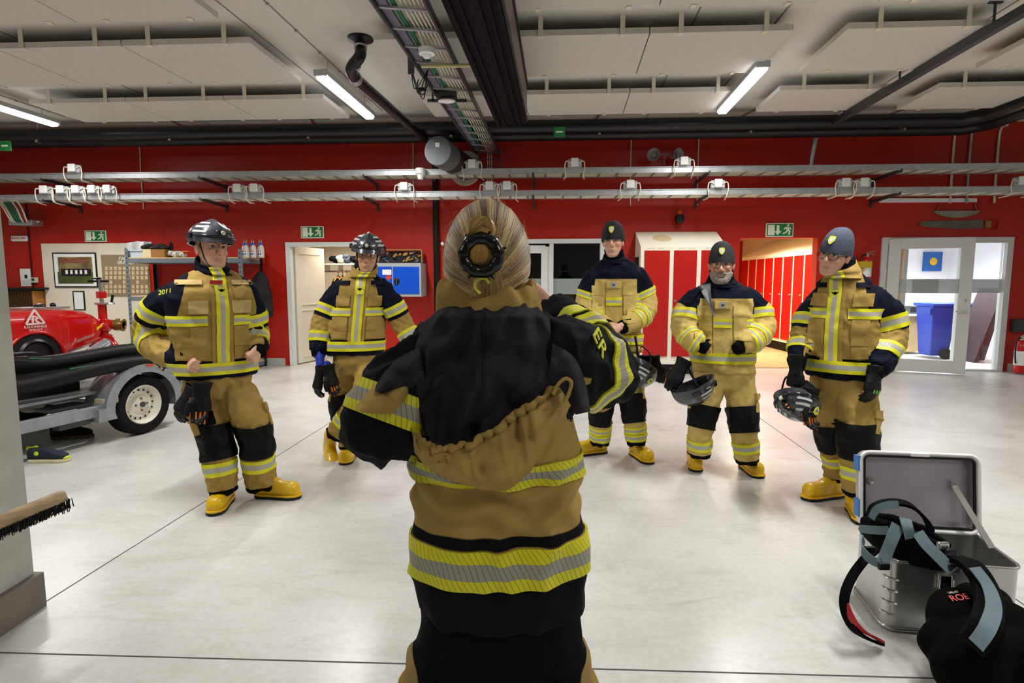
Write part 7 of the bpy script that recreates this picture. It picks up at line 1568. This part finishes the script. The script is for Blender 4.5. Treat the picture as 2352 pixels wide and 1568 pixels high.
for tri, k_ in (([(-.075, -.05), (.075, -.05), (0, .075)], 0),):
    P_ = [Vector(v) for v in tri]; o = MB(); L_ = [E0+X_*v[0]+Y_*v[1] for v in P_]
    for i in range(3): o.bar(L_[i], L_[(i+1) % 3], .003, .016, up=Tn.cross(L_[(i+1) % 3]-L_[i]))
    o.bar(E0+X_*-.02+Y_*-.05, E0+X_*-.018+Y_*.012, .003, .014, up=X_); o.bar(E0+X_*-.02+Y_*.02, E0+X_*.022+Y_*.005, .003, .013, up=Y_); o.bar(E0+X_*.022+Y_*.01, E0+X_*.004+Y_*-.02, .003, .013, up=X_); o.bar(E0+X_*.0+Y_*-.02, E0+X_*.045+Y_*-.052, .003, .014, up=Y_); o.build('emblem', M_w, pt)
text('hood_lettering', 'RÄDDNINGS', .032, tl(-.53, sb_+.003, 1.058), Td, (0, 0, 1), M_w, pt, .001); text('hood_lettering', 'VERKET', .032, tl(-.53, sb_+.003, 1.028), Td, (0, 0, 1), M_w, pt, .001); text('hood_number', '3', .085, tl(-.80, sb_+.003, 1.08), Td, (0, 0, 1), M_black, pt, .001)
text('hood_lettering', 'rosenbauer', .055, tl(-.06, bc+.50, .915), (Td*.97-Tn*.26+Vector((0, 0, .22))), (0, 0, 1), mat('print_grey', 'a8948e', .4), pt, .001)
MB().obox(tl(.155, bc+.405, 1.0), (Td*.95-Tn*.3+Vector((0, 0, .45))).normalized()*.045, Tn*.004, Vector((0, 0, .012))).build('yellow_mark', mat('mark_yellow', 'e0c41a', .4), pt)
o = MB(); o.cyl(tl(-.22, -.48, .70), tl(.10, -.48, .86), .045, n=20); o.build('silver_exhaust', mat('brushed_silver', 'c7cad0', .22, metal=.8), pt, smooth=50); MB().cyl(tl(.0, -.50, .74), tl(.14, -.50, .80), .05, n=16).build('black_guard', M_black, pt, smooth=50)
for (a, b, z, s) in ((-.15, -1.0, 1.215, .05), (-.03, -1.0, 1.22, .025)): MB().ell(tl(a, b, z), s, s, .03).build('hood_knob', M_black, pt, smooth=60)
MB().obox(tl(-.15, -1.0, 1.20), Td*.20, Tn*.12, Vector((0, 0, .012))).build('top_plate', M_steel, pt)
# valve tree at the end of the pump
q0 = tl(.30, -.78, .70); o = MB(); o.cyl(q0, q0+Vector((0, 0, .52)), .04, n=16); o.cyl(q0+Vector((0, 0, .28)), q0+Vector((0, 0, .36)), .075, n=16); o.ell(q0+Vector((0, 0, .30)), .085, .085, .08); o.cyl(tl(.15, -.78, .85), tl(.36, -.78, .85), .06, n=16); o.tube(smooth_path([q0+Vector((.1, 0, -.15)), q0+Vector((.12, 0, .05)), q0+Vector((.05, 0, .15))], 4), .035, 10); o.build('valve_pipe', M_pump, pt, smooth=40)
o = MB(); c = q0+Vector((0, 0, .31)); o.cyl(c, c+Tn*.10+Td*.07, .05, n=20); o.build('x', M_pump, pt, smooth=40).name = 'outlet_pipe'
cc = c+Tn*.09+Td*.065; ax_ = (Tn*.9+Td*.5-Vector((0, 0, .1))).normalized(); MB().lathe([(.045, -.02), (.062, -.01), (.066, .02), (.060, .05), (.066, .06), (.066, .075), (.045, .075), (.040, .05), (.035, -.01), (0, -.01)], cc, ax_, n=28).build('brass_coupling', mat('brass', 'a08546', .3, metal=.8), pt, smooth=35)
MB().lathe([(.034, .072), (.034, -.009), (0, -.009)], cc, ax_, n=20).build('coupling_bore', M_blackmatt, pt)
MB().obox(q0+Vector((0, 0, .62)), Td*.035, Tn*.03, Vector((0, 0, .035))).build('valve_block', M_pump, pt, bevel=.004); MB().lathe([(0, .0), (.085, .0), (.09, .012), (.085, .02), (0, .018)], q0+Vector((.03, 0, .52)), (0, 0, 1), n=24).build('hand_wheel', M_steel, pt, smooth=40); MB().cyl(q0+Vector((.10, 0, .54)), q0+Vector((.12, 0, .62)), .012).build('wheel_knob', M_black, pt)
MB().cyl(q0+Vector((0, 0, .50)), q0+Vector((0, 0, .78)), .018).build('spindle', M_steel, pt); o = MB(); o.bar(q0+Vector((-.12, 0, .76)), q0+Vector((.08, 0, .76)), .03, .02); o.ell(q0+Vector((-.03, 0, .79)), .05, .02, .012); o.build('top_lever', M_black, pt)
# suction hoses
def hose(name, pts, r, lab):
    P_ = smooth_path(pts, 14); tt = thing(name, P_[0], lab, 'hose', 'black suction hoses on the trailer'); n = len(P_); MB().tube(P_, [r*(1+.025*math.sin(i*2.6)) for i in range(n)], 20).build('hose_tube', mat('hose_black', '0b0b0b', .5, spec=.3, bump=.2, bscale=80), tt, smooth=60)
    return tt, P_
h1, hp1 = hose('suction_hose', [at(-40, 842, 4.4), at(30, 838, 4.55), at(110, 834, 4.72), at(190, 822, 4.98), at(270, 808, 5.3), at(345, 800, 5.62)], .066, 'black suction hose, the upper one, lying across the trailer')
h2, hp2 = hose('suction_hose', [at(-40, 895, 4.25), at(40, 888, 4.42), at(120, 872, 4.62), at(200, 852, 4.88), at(270, 838, 5.15), at(330, 832, 5.4), at(372, 842, 5.55)], .066, 'black suction hose, the lower one ending at the brass clamp')
M_gline = mat('green_line', '1c5a34', .5)
for hp, i0, i1, a0, hh in ((hp1, 22, 40, 1.3, h1), (hp2, 36, 60, 1.2, h2)):
    o = MB(); o.tube([hp[i]+Vector((.35, -.82, .55)).normalized()*.067+Vector((0, 0, .02-.035*(i-i0)/(i1-i0))) for i in range(i0, i1)], .007, 6); o.build('green_stripe', M_gline, hh, smooth=60)
e = hp2[-1]; d_ = (hp2[-1]-hp2[-3]).normalized(); o = MB(); o.cyl(e-d_*.10, e-d_*.07, .072, n=24); o.cyl(e-d_*.05, e-d_*.02, .072, n=24); o.build('clamp', mat('clamp_tan', 'a08a68', .5), h2, smooth=40); MB().cyl(e-d_*.0, e+d_*.09, .055, n=20).build('coupling', M_zinc, h2, smooth=40)
# black box added on the bed below the hoses as the crossbar's shade
MB().obox(tl(-1.1, -.55, .56), Td*.75, Tn*.30, Vector((0, 0, .10))).build('tool_crate', M_blackmatt, None, bevel=.01); tag(bpy.data.objects['tool_crate'], 'black crate on the trailer bed behind the suction hoses', 'crate')
# shoes on the floor
def shoe(c, yaw, mU, mS, accent, lab, k=1.):
    c = Vector(c); d = Vector((math.cos(yaw), math.sin(yaw), 0)); s = Vector((-d.y, d.x, 0)); t = thing('shoe', c, lab, 'shoe'); z = Vector((0, 0, 1))
    mb = MB(); vs = []; n = 18; secs = [(-.14, .02, .05), (-.135, .032, .085), (-.10, .038, .095), (-.05, .038, .085), (0, .040, .095), (.04, .044, .085), (.09, .048, .062), (.13, .044, .05), (.15, .03, .04), (.158, .012, .03)]
    for x, w, h in secs:
        for j in range(n): th = 2*PI*j/n; cs, sn = math.cos(th), math.sin(th); q = (abs(cs)**2.6+abs(sn)**2.6)**(-1/2.6); vs.append(c+(d*x+s*w*cs*q+z*(.022+h/2+h/2*sn*q))*k)
    m = len(secs); mb.add(vs, [(i*n+j, (i+1)*n+j, (i+1)*n+(j+1) % n, i*n+(j+1) % n) for i in range(m-1) for j in range(n)]+[tuple(range(n)), tuple((m-1)*n+j for j in range(n))[::-1]])
    link('upper', remesh(mb, .006, 3), mU, t)
    out = [(-.145, 0), (-.13, .036), (-.05, .040), (.02, .042), (.09, .052), (.14, .044), (.165, .018), (.168, 0)]; out = out+[(x, -y) for x, y in out[-2:0:-1]]
    o = MB(); o.prism([(x*k, y*k) for x, y in out], c, d, s, z*.028*k); o.build('sole', mS, t, bevel=.008)
    for q in range(4): o = MB(); o.bar(c+(d*(.0+.022*q)+s*-.028+z*(.098-.012*q))*k, c+(d*(.008+.022*q)+s*.028+z*(.098-.012*q))*k, .006*k, .004*k); o.build('lace', M_vent, t)
    if accent: o = MB(); o.lathe([(0, .004), (.016*k, .003), (.018*k, 0)], c+(d*-.055+s*-.039+z*.08)*k, -s, n=14); o.build('turn_knob', accent, t); o = MB(); o.ell(c+(d*.145+z*.035)*k, .022*k, .036*k, .016*k, Matrix((d, s, z)).transposed()); o.build('toe_guard', accent, t, smooth=60); o = MB(); o.tube([c+(d*-.135+s*-.02+z*.115)*k, c+(d*-.145+z*.125)*k, c+(d*-.135+s*.02+z*.115)*k, c+(d*-.09+s*.032+z*.12)*k], .008*k, 8); o.build('x', accent, t, smooth=60).name = 'heel_collar'
shoe(onz(110, 1060), R_(5), mat('shoe_navy', '1c2230', .7, mottle=.3, mscale=20), mat('shoe_sole_tan', 'cfc49c', .6), mat('shoe_lime', 'c4dc1e', .5), 'navy work shoe with lime toe and heel on the floor by the trailer', 1.0)
shoe(onz(163, 1006), R_(14), mat('shoe_black', '0d0d0e', .8), mat('shoe_sole_brown', '4a3a22', .6), None, 'black work shoe standing under the trailer behind the navy one', 1.12)
# ================================================================ FOREGROUND PILLAR, BROOM
M_conc = mat('pillar_concrete', 'b4b5ad', .8, mottle=.16, mscale=3.5, bump=.1, bscale=30)
o = MB(); o.box((-2.48, 1.95, 1.98), (.70, .90, 3.96)); struct(o.build('wall_pillar', M_conc))
o = MB(); o.box((-2.46, 1.95, .08), (.72, .94, .16)); struct(o.build('baseboard_pillar', mat('pillar_base', '6f6a60', .6, mottle=.2), bevel=.004)); 
pb_ = at(14, 635, 2.2); t = thing('pillar_bracket', pb_, 'small black clamp bracket on the foreground pillar', 'bracket'); MB().box((-2.10, 2.2, pb_.z), (.06, .05, .03)).build('clamp', M_black, t, bevel=.006); MB().cyl((-2.13, 2.22, pb_.z), (-2.05, 2.22, pb_.z+.0), .022, n=12).build('x', M_black, t).name = 'clamp_ring'
A_ = at(152, 1136, 2.16); B_ = at(-170, 1268, 1.86); t = thing('broom', (A_+B_)/2, 'wooden push broom with black bristles hung at the foreground pillar', 'broom')
M_bw = mat('broom_wood', 'b39a76', .6, mottle=.35, mscale=12, stretch=(1, 1, 6)); o = MB(); d_ = (B_-A_).normalized(); o.tube([A_, A_+d_*.02, (A_+B_)/2, B_], [.018, .026, .027, .026], 16, ell=.85); o.build('broom_head', M_bw, t, smooth=50)
x_, y_, z_ = frame(d_, (0, 0, 1)); rnd = random.Random(8); o = MB()
for k in range(900):
    f = rnd.random(); c = A_.lerp(B_, f)+Vector((0, 0, -.018))+Vector((rnd.uniform(-.014, .014), rnd.uniform(-.016, .016), 0)); e = c+Vector((rnd.uniform(-.012, .012), rnd.uniform(-.02, .012), -.032-.014*rnd.random())); o.tube([c, e], .0016, 4, caps=False)
b_ = o.build('bristles', M_blackmatt, t); b_['kind'] = 'stuff'
M2 = (A_+B_)/2; MB().cyl(B_+(A_-B_)*.12, Vector((-2.105, 1.75, 1.46)), .013, n=12).build('handle', M_bw, t, smooth=50)
# ================================================================ METAL CASE, HARNESS, BLACK BAG
M_case = mat('case_aluminium', 'b9b9b6', .28, metal=.85, mottle=.12, mscale=6, bump=.05, bscale=20)
F0 = Vector((1.556, 2.23, 0)); ex = Vector((.985, -.14, 0)).normalized(); ey = Vector((.20, .975, 0)).normalized(); Wc, Dc, Hc = .50, .34, .31
def cs_(x, y, z): return F0+ex*x+ey*y+Vector((0, 0, z))
t = thing('metal_case', cs_(Wc/2, Dc/2, 0), 'open aluminium case on the floor with a harness draped over it', 'case')
def rrect(w, d, r, n=6, inset=0.):
    pts = []
    for cx, cy, a0 in ((w-r, r, -PI/2), (w-r, d-r, 0), (r, d-r, PI/2), (r, r, PI)):
        for i in range(n+1): a = a0+PI/2*i/n; pts.append((cx+(r-inset)*math.cos(a), cy+(r-inset)*math.sin(a)))
    return pts
oc = rrect(Wc, Dc, .045); ic = rrect(Wc, Dc, .045, inset=.005); o = MB(); o.grid([[cs_(x, y, .0) for x, y in oc], [cs_(x, y, Hc) for x, y in oc], [cs_(x, y, Hc) for x, y in ic], [cs_(x, y, .01) for x, y in ic]], closed=True); o.add([cs_(x, y, .01) for x, y in ic], [tuple(range(len(ic)))]); o.build('case_body', M_case, t, smooth=40)
for z_e, r_ in ((.012, .010), (Hc-.004, .007)): o = MB(); o.tube([cs_(x, y, z_e) for x, y in oc]+[cs_(*oc[0], z_e), cs_(*oc[1], z_e)], r_, 8); o.build('edge_rail', M_case, t, smooth=60)
for k in range(4): o = MB(); o.tube([cs_(x*1.0+(-.004 if x < .1 else 0), y-.004, .07+.052*k) for x, y in oc[21:28]], .004, 8); o.build('corner_rib', M_steel, t, smooth=60)
o = MB(); o.obox(cs_(.215, -.006, .235), ex*.022, ey*.006, Vector((0, 0, .03))); lt = o.build('latch', M_chrome, t, bevel=.003); o = MB(); o.tube([cs_(.19, -.016, .25), cs_(.19, -.016, .20), cs_(.24, -.016, .20), cs_(.24, -.016, .25)], .003, 8); o.build('latch_loop', M_chrome, lt, smooth=60); MB().obox(cs_(.215, -.0125, .222), ex*.008, ey*.0015, Vector((0, 0, .008))).build('latch_slot', M_black, lt)
# lid standing open behind
LA = cs_(0, Dc+.01, Hc); lean = Vector((0, 0, 1))*math.cos(.16)+ey*math.sin(.16); nl = ex.cross(lean).normalized()
if nl.y > 0: nl = -nl
ld = bpy.data.objects.new('lid', None); COL.objects.link(ld); ld.parent = t; ld.matrix_parent_inverse = Matrix.Translation(-t.location)
def lp(x, z, n_=0.): return LA+ex*x+lean*z+nl*n_
lo_ = rrect(Wc, .35, .04); li_ = rrect(Wc, .35, .04, inset=.012); o = MB(); o.add([lp(x, z, .0) for x, z in lo_], [tuple(range(len(lo_)))]); o.grid([[lp(x, z, 0) for x, z in lo_], [lp(x, z, .05) for x, z in lo_], [lp(x, z, .05) for x, z in li_], [lp(x, z, .006) for x, z in li_]], closed=True); o.add([lp(x, z, .006) for x, z in li_], [tuple(range(len(li_)))[::-1]]); o.build('lid_shell', mat('lid_aluminium', 'c2bfc4', .35, metal=.6, mottle=.1, mscale=5), ld, smooth=40)
o = MB(); i2 = rrect(Wc, .35, .04, inset=.018); o.tube([lp(x, z, .045) for x, z in i2+i2[:2]], .006, 8); o.build('rubber_seal', M_black, ld, smooth=60); o = MB(); o.tube([lp(x, z, .05) for x, z in lo_+lo_[:2]], .008, 8); o.build('lid_edge', M_screen, ld, smooth=60)
for z0, z1 in ((.05, .13), (.26, .33)): o = MB(); o.bar(lp(-.006, z0, .03), lp(-.006, z1, .03), .012, .05, up=nl); o.build('blue_tape', mat('tape_blue', '3f7fc4', .5), ld)
MB().obox(lp(.25, .345, .05), ex*.04, nl*.012, lean*.008).build('lid_catch', M_screen, ld, bevel=.003)
o = MB(); o.bar(lp(.41, .21, .02), cs_(Wc-.03, Dc*.45, Hc+.01), .004, .028, up=ex); o.lathe([(0, .01), (.012, .008), (.014, 0)], lp(.41, .21, .022), nl, n=12); o.build('lid_stay', M_steel, t); o = MB(); o.lathe([(0, .012), (.014, .01), (.018, 0)], lp(.06, .21, .01), nl, n=12); o.build('rivet', M_steel, ld)
M_web = mat('webbing_grey', '5a6e74', .6, bump=.15, bscale=260); M_pad = mat('padding_black', '030304', .8, spec=.1, bump=.15, bscale=30); M_redl = mat('lining_red', 'a8141a', .6)
def ribbon(name, pts, wv, w, th, m, parent, sub=8, taper=None):
    P_ = smooth_path(pts, sub); n = len(P_); o = MB(); rows = []
    for i, p in enumerate(P_):
        tg = (P_[min(i+1, n-1)]-P_[max(i-1, 0)]).normalized(); ww = Vector(wv); ww = (ww-tg*ww.dot(tg)).normalized(); nn = tg.cross(ww); k_ = taper(i/(n-1)) if taper else 1.
        a = ww*w/2*k_; b = nn*th/2; rows.append([p-a-b, p+a-b, p+a+b, p-a+b])
    o.grid(rows, closed=True); o.add(rows[0], [(0, 1, 2, 3)]); o.add(rows[-1], [(3, 2, 1, 0)]); return o.build(name, m, parent, smooth=50)
ht = thing('harness', at(2080, 1240, 2.25), 'black padded harness with grey webbing draped over the open metal case', 'harness')
mb = MB(); pts_ = [(1978, 1205, 2.42), (2010, 1222, 2.34), (2060, 1242, 2.26), (2110, 1262, 2.20), (2160, 1282, 2.16), (2200, 1296, 2.14)]
mb.tube([at(*q) for q in pts_], [.040, .068, .078, .076, .060, .030], 18, ell=.30, up=(0, 0, 1)); me_ = remesh(mb, .006, 3); link('back_pad', me_, M_pad, ht)
mb = MB(); mb.tube([at(*q) for q in ((1985, 1195, 2.46), (2050, 1200, 2.40), (2120, 1222, 2.32), (2180, 1262, 2.22))], [.045, .040, .035, .03], 16, ell=.4, up=(0, 0, 1)); link('upper_pad', remesh(mb, .006, 3), M_pad, ht)
vz = Vector((0, 0, 1)); dn = Vector((0, -.02, .012))
for q, (pp_, w) in enumerate((([(1976, 1214, 2.36), (2008, 1217, 2.28), (2042, 1218, 2.22)], .034), ([(2062, 1206, 2.19), (2048, 1240, 2.16), (2036, 1270, 2.14), (2026, 1296, 2.12)], .046), ([(2079, 1190, 2.20), (2085, 1212, 2.17), (2092, 1236, 2.16)], .044), ([(2108, 1222, 2.16), (2128, 1250, 2.11), (2160, 1282, 2.06), (2190, 1312, 2.02)], .042))):
    P_ = [at(*v) for v in pp_]; wv = (1, 0, 0) if q in (1, 2) else ((0, 0, 1) if q == 0 else (.7, 0, .7)); ribbon('webbing_strap', P_, wv, w, .004, M_web, ht)
ribbon('carry_loop', [at(*v) for v in ((1998, 1192, 2.30), (2006, 1166, 2.28), (2045, 1153, 2.28), (2090, 1160, 2.26), (2124, 1190, 2.24), (2140, 1220, 2.22))], (0, 1, .3), .035, .012, M_pad, ht); ribbon('webbing_strap', [at(*v)+Vector((0, -.01, .0)) for v in ((1998, 1188, 2.27), (2010, 1168, 2.26), (2035, 1158, 2.26), (2060, 1156, 2.26))], (0, .4, 1), .03, .004, M_web, ht)
ribbon('belt_tail', [at(*v) for v in ((2012, 1262, 2.26), (1990, 1280, 2.20), (1958, 1322, 2.17), (1940, 1368, 2.14), (1943, 1410, 2.12), (1965, 1448, 2.10), (2000, 1470, 2.10), (2022, 1477, 2.12))], (.6, -.9, .1), .035, .010, M_pad, ht)
ribbon('red_lining', [at(*v)+Vector((.006, -.006, .004)) for v in ((1942, 1385, 2.12), (1951, 1420, 2.10), (1975, 1448, 2.09), (2004, 1464, 2.09), (2018, 1472, 2.11))], (.6, -.9, .1), .026, .008, M_redl, ht, taper=lambda t: min(1, t*4+.1))
ribbon('webbing_strap', [at(*v) for v in ((2028, 1292, 2.12), (2010, 1290, 2.14), (1990, 1276, 2.17), (1980, 1256, 2.20), (1984, 1236, 2.24))], (0, .3, 1), .035, .004, M_web, ht)
for (x, y, d__) in ((1998, 1262, 2.20), (2165, 1252, 2.14), (2185, 1268, 2.12), (2030, 1300, 2.12), (2192, 1305, 2.03)):
    c = at(x, y, d__); o = MB(); o.obox(c, Vector((.022, 0, 0)), Vector((0, .008, 0)), Vector((0, 0, .014))); o.build('buckle', M_black if x != 2165 else M_steel, ht, bevel=.004)
# bag
bt = thing('black_bag', onz(2260, 1540, 0), 'large soft black bag with red lettering lying at the lower right corner', 'bag')
mb = MB()
for (x, y, Yd, r, sc) in ((2200, 1420, 1.98, .115, 1), (2175, 1480, 1.92, .10, 1), (2260, 1430, 2.0, .13, 1), (2300, 1470, 1.95, .15, 1), (2240, 1520, 1.85, .15, 1), (2330, 1540, 1.85, .17, 1), (2400, 1560, 1.85, .18, 1), (2235, 1385, 2.04, .08, 1), (2280, 1390, 2.06, .08, 1)):
    c = at(x, y, Yd); mb.ell(c, r, r*.8, r*.9)
me_ = remesh(mb, .010, 8); P_ = getco(me_); setco(me_, P_+getno(me_)*(ridged(P_[:, 0]*9, P_[:, 1]*9, P_[:, 2]*9)*.02)[:, None]); P_ = getco(me_); P_[:, 2] = np.maximum(P_[:, 2], .004); setco(me_, P_); link('bag_body', me_, mat('bag_black', '020202', .9, spec=.1, bump=.2, bscale=25), bt); bsk = Skin(me_)
ribbon('shoulder_strap', [at(*v) for v in ((2196, 1283, 2.05), (2232, 1300, 2.00), (2262, 1345, 1.94), (2272, 1395, 1.86), (2258, 1440, 1.78), (2232, 1482, 1.74))], (1, 0, -.1), .085, .02, M_pad, bt); ribbon('webbing_strap', [at(*v)+Vector((.0, -.016, .004)) for v in ((2230, 1300, 1.99), (2262, 1345, 1.93), (2273, 1392, 1.85), (2258, 1438, 1.77), (2232, 1476, 1.73))], (1, 0, -.1), .048, .004, M_web, bt)
h = bsk.bvh.ray_cast(EYE, ray(2203, 1374)); 
if h[0] is not None:
    nn = h[1]; x_ = (Vector((1, 0, .12))-nn*Vector((1, 0, .12)).dot(nn)).normalized(); y_ = nn.cross(x_); text('red_lettering', 'ROE', .034, h[0]+nn*.004, x_, y_, mat('letter_red', 'c81c1c', .5), bt, .0015)
    h2 = bsk.bvh.ray_cast(EYE, ray(2190, 1362)); text('small_lettering', 'URLAY', .012, h2[0]+h2[1]*.004, x_, y_, M_vent, bt, .0008)
# ================================================================ GLOVES AND HELMETS CARRIED
def glove_pair(name, w, d, n, side, lab, m=M_glove, seam=M_orange, k=1.15, pose='relax', spread=.5):
    w, d, n = Vector(w), Vector(d).normalized(), Vector(n).normalized(); t = thing(name, w, lab, 'glove', None); mb = MB(); hand(mb, w, d, n, side, pose, k, 1.38, spread); mb.tube([w-d*.065*k, w-d*.02*k, w+d*.02*k], [.055*k, .042*k, .045*k], 16, ell=.6, up=n.cross(d)); link('glove_body', remesh(mb, .005, 3), m, t)
    a = d.cross(n-d*n.dot(d))*side
    if seam:
        o = MB(); o.tube(smooth_path([w+d*.02*k+a*.046*k+n*.0, w+d*.07*k+a*.055*k+n*.004, w+d*.10*k+a*.046*k+n*.006, w+d*.135*k+a*.040*k+n*.018], 5), .0055*k, 8); o.build('orange_edge', seam, t, smooth=60)
        for off in (.018, -.002, -.022): o = MB(); o.tube(smooth_path([w+d*.085*k+a*off*k+n*.016*k, w+d*.12*k+a*off*k+n*.024*k, w+d*.15*k+a*off*k+n*.040*k], 4), .0055*k, 8); o.build('orange_fingertip', seam, t, smooth=60)
    return t
glove_pair('glove', at(432, 912, 3.44), (-.42, -.1, -.78), (.5, .8, .2), -1, 'black and orange glove hanging at the left hip of the stocky helmeted person')
glove_pair('glove', at(462, 905, 3.40), (-.08, -.1, -1), (.5, -.8, 0), 1, 'black and orange glove hanging beside another at the same belt clip, inner one')
o = MB(); o.obox(at(472, 962, 3.44), Vector((.05, 0, .01)), Vector((0, .02, 0)), Vector((-.01, 0, .045))); tag(o.build('belt_pouch', M_blk, None, bevel=.008), 'small black pouch below the gloves of the stocky helmeted person', 'pouch')
glove_pair('glove', at(733, 864, 4.28), (-.18, -.05, -1), (.7, .7, 0), -1, 'black and orange glove hanging below the blue-gloved hand, left one', k=1.1)
glove_pair('glove', at(757, 858, 4.26), (.20, -.05, -1), (.7, -.7, 0), 1, 'black and orange glove hanging below the blue-gloved hand, right one', k=1.1)
glove_pair('glove', at(1505, 838, 4.42), (.30, -.05, -.95), (.3, .9, 0), 1, 'dark glove hanging behind the helmet at the hip of the folded-hands person', seam=None, k=1.1)
glove_pair('glove', at(1484, 836, 4.40), (.05, -.05, -1), (.3, .9, 0), 1, 'dark glove beside the hanging helmet, the one nearer the leg', seam=None, k=1.1)
glove_pair('glove', at(1562, 846, 3.98), (-.45, -.1, -.8), (.5, .8, 0), -1, 'black glove with orange edge bunched above the bearded person\'s helmet')
glove_pair('glove', at(1846, 905, 3.42), (-.75, -.1, -.55), (.2, -.9, .5), 1, 'orange-edged glove pointing left in the right hand of the rightmost person', k=1.1)
glove_pair('glove', at(1862, 918, 3.40), (-.12, -.1, -.95), (.4, -.9, 0), 1, 'orange-edged glove pointing down in the right hand of the rightmost person', k=1.15)
def carried_helmet(c, R, k, lab):
    t = thing('helmet', c, lab, 'helmet'); sh, X = helmet_geo(t, Vector(c), R, k)
    for s in (-1, 1): o = MB(); o.tube(smooth_path([X(.09*s, .03, -.02), X(.085*s, .03, -.10), X(.03*s, .06, -.16), X(0, .06, -.17)], 5), .006, 8); o.build('chin_strap', M_black, t, smooth=60)
    o = MB(); o.lathe([(.085, -.01), (.08, .03), (.05, .06), (0, .07)], c, R@Vector((0, 0, 1)), n=20); o.build('cradle', M_blackmatt, t, smooth=60)
    if True:
        q = X(.088, -.03, .072); nn = (R@Vector((.85, -.1, .5))).normalized(); x, y, z = frame(nn, R@Vector((0, 0, -1))); shp = [(.026, -.0), (.01, .020), (-.02, .022), (-.028, 0), (-.02, -.022), (.01, -.020)]; b = MB().prism([(u*k, v*k) for u, v in shp], q+nn*.012, x, y, nn*.002).build('badge', M_badge, sh); MB().lathe([(0, .003), (.009, .002), (.010, 0)], q+nn*.014, nn, n=12).build('badge_centre', M_badgeb, sh)
    return t
mD = lambda r, f, u: Matrix((Vector(r).normalized(), Vector(f).normalized(), Vector(u).normalized())).transposed()
carried_helmet(at(1592, 890, 3.95), mD((-.25, -.95, -.1), (.80, -.25, -.45), (.42, .12, -.88)) if 0 else Matrix.Rotation(R_(-28), 3, 'Y')@Matrix.Rotation(R_(180), 3, 'X')@Matrix.Rotation(R_(-80), 3, 'Z'), 1.05, 'black helmet with silver stripes hanging upside down at the bearded person\'s hip')
carried_helmet(at(1470, 850, 4.38), Matrix.Rotation(R_(25), 3, 'Y')@Matrix.Rotation(R_(150), 3, 'X')@Matrix.Rotation(R_(60), 3, 'Z'), 1.05, 'black helmet hanging at the hip of the person with folded hands')
carried_helmet(at(1832, 925, 3.46), Matrix.Rotation(R_(15), 3, 'Y')@Matrix.Rotation(R_(140), 3, 'X')@Matrix.Rotation(R_(70), 3, 'Z'), 1.0, 'black helmet held under gloves in the right hand of the rightmost person')
# belt clip and strap from the folded-hands person, red tab and sleeve numbers
o = MB(); o.tube([at(1459, 772, 4.36), at(1462, 790, 4.34), at(1464, 812, 4.34), at(1470, 825, 4.36)], .010, 8); tag(o.build('clip_strap', M_black, None, smooth=60), 'black strap with steel clip between jacket and hanging helmet', 'strap')
P1o, P2o = BUILT['P1'][0], BUILT['P2'][0]; T1 = BUILT['P1'][1]; s1 = BUILT['P1'][2]
h = s1.bvh.ray_cast(EYE, ray(495, 648))
if h[0] is not None: o = MB(); o.obox(h[0]+T1.f*.022, T1.s*.035, T1.f*.003, Vector((.0, 0, .012))); o.build('red_name_tab', M_tab, P1o)
for (pk, px, py, tx, sz, rot) in (('P1', 383, 672, '2011', .044, .15), ('P2', 753, 662, '04', .04, .6)):
    h = BUILT[pk][2].bvh.ray_cast(EYE, ray(px, py))
    if h[0] is not None:
        nn = (h[1].normalized()+(EYE-h[0]).normalized()*.8).normalized(); x_ = Vector((math.cos(rot), 0, math.sin(rot))); x_ = (x_-nn*x_.dot(nn)).normalized(); text('sleeve_number', tx, sz, h[0]+nn*.014, x_, nn.cross(x_), M_letter, BUILT[pk][0], .002)
# open lining on the bearded person's jacket
h4 = BUILT['P4']; rws = []; cc_ = h4[1].rings[2][0]
for i in range(9):
    f = i/8; l = (1604+36*f, 656+68*f); r_ = (1632+15*f, 650+66*f); row = []
    for j in range(6):
        x, y = l[0]+(r_[0]-l[0])*j/5*(1-.75*f), l[1]+(r_[1]-l[1])*j/5; h = h4[2].bvh.ray_cast(EYE, ray(x, y)); row.append(h[0]+(EYE-h[0]).normalized()*(.022+.006*math.sin(j*1.5)) if h[0] is not None else at(x, y, 3.9))
    rws.append(row)
patch(rws, 'open_lining', [M_lining], h4[0], center=[cc_]*9, thick=.01)
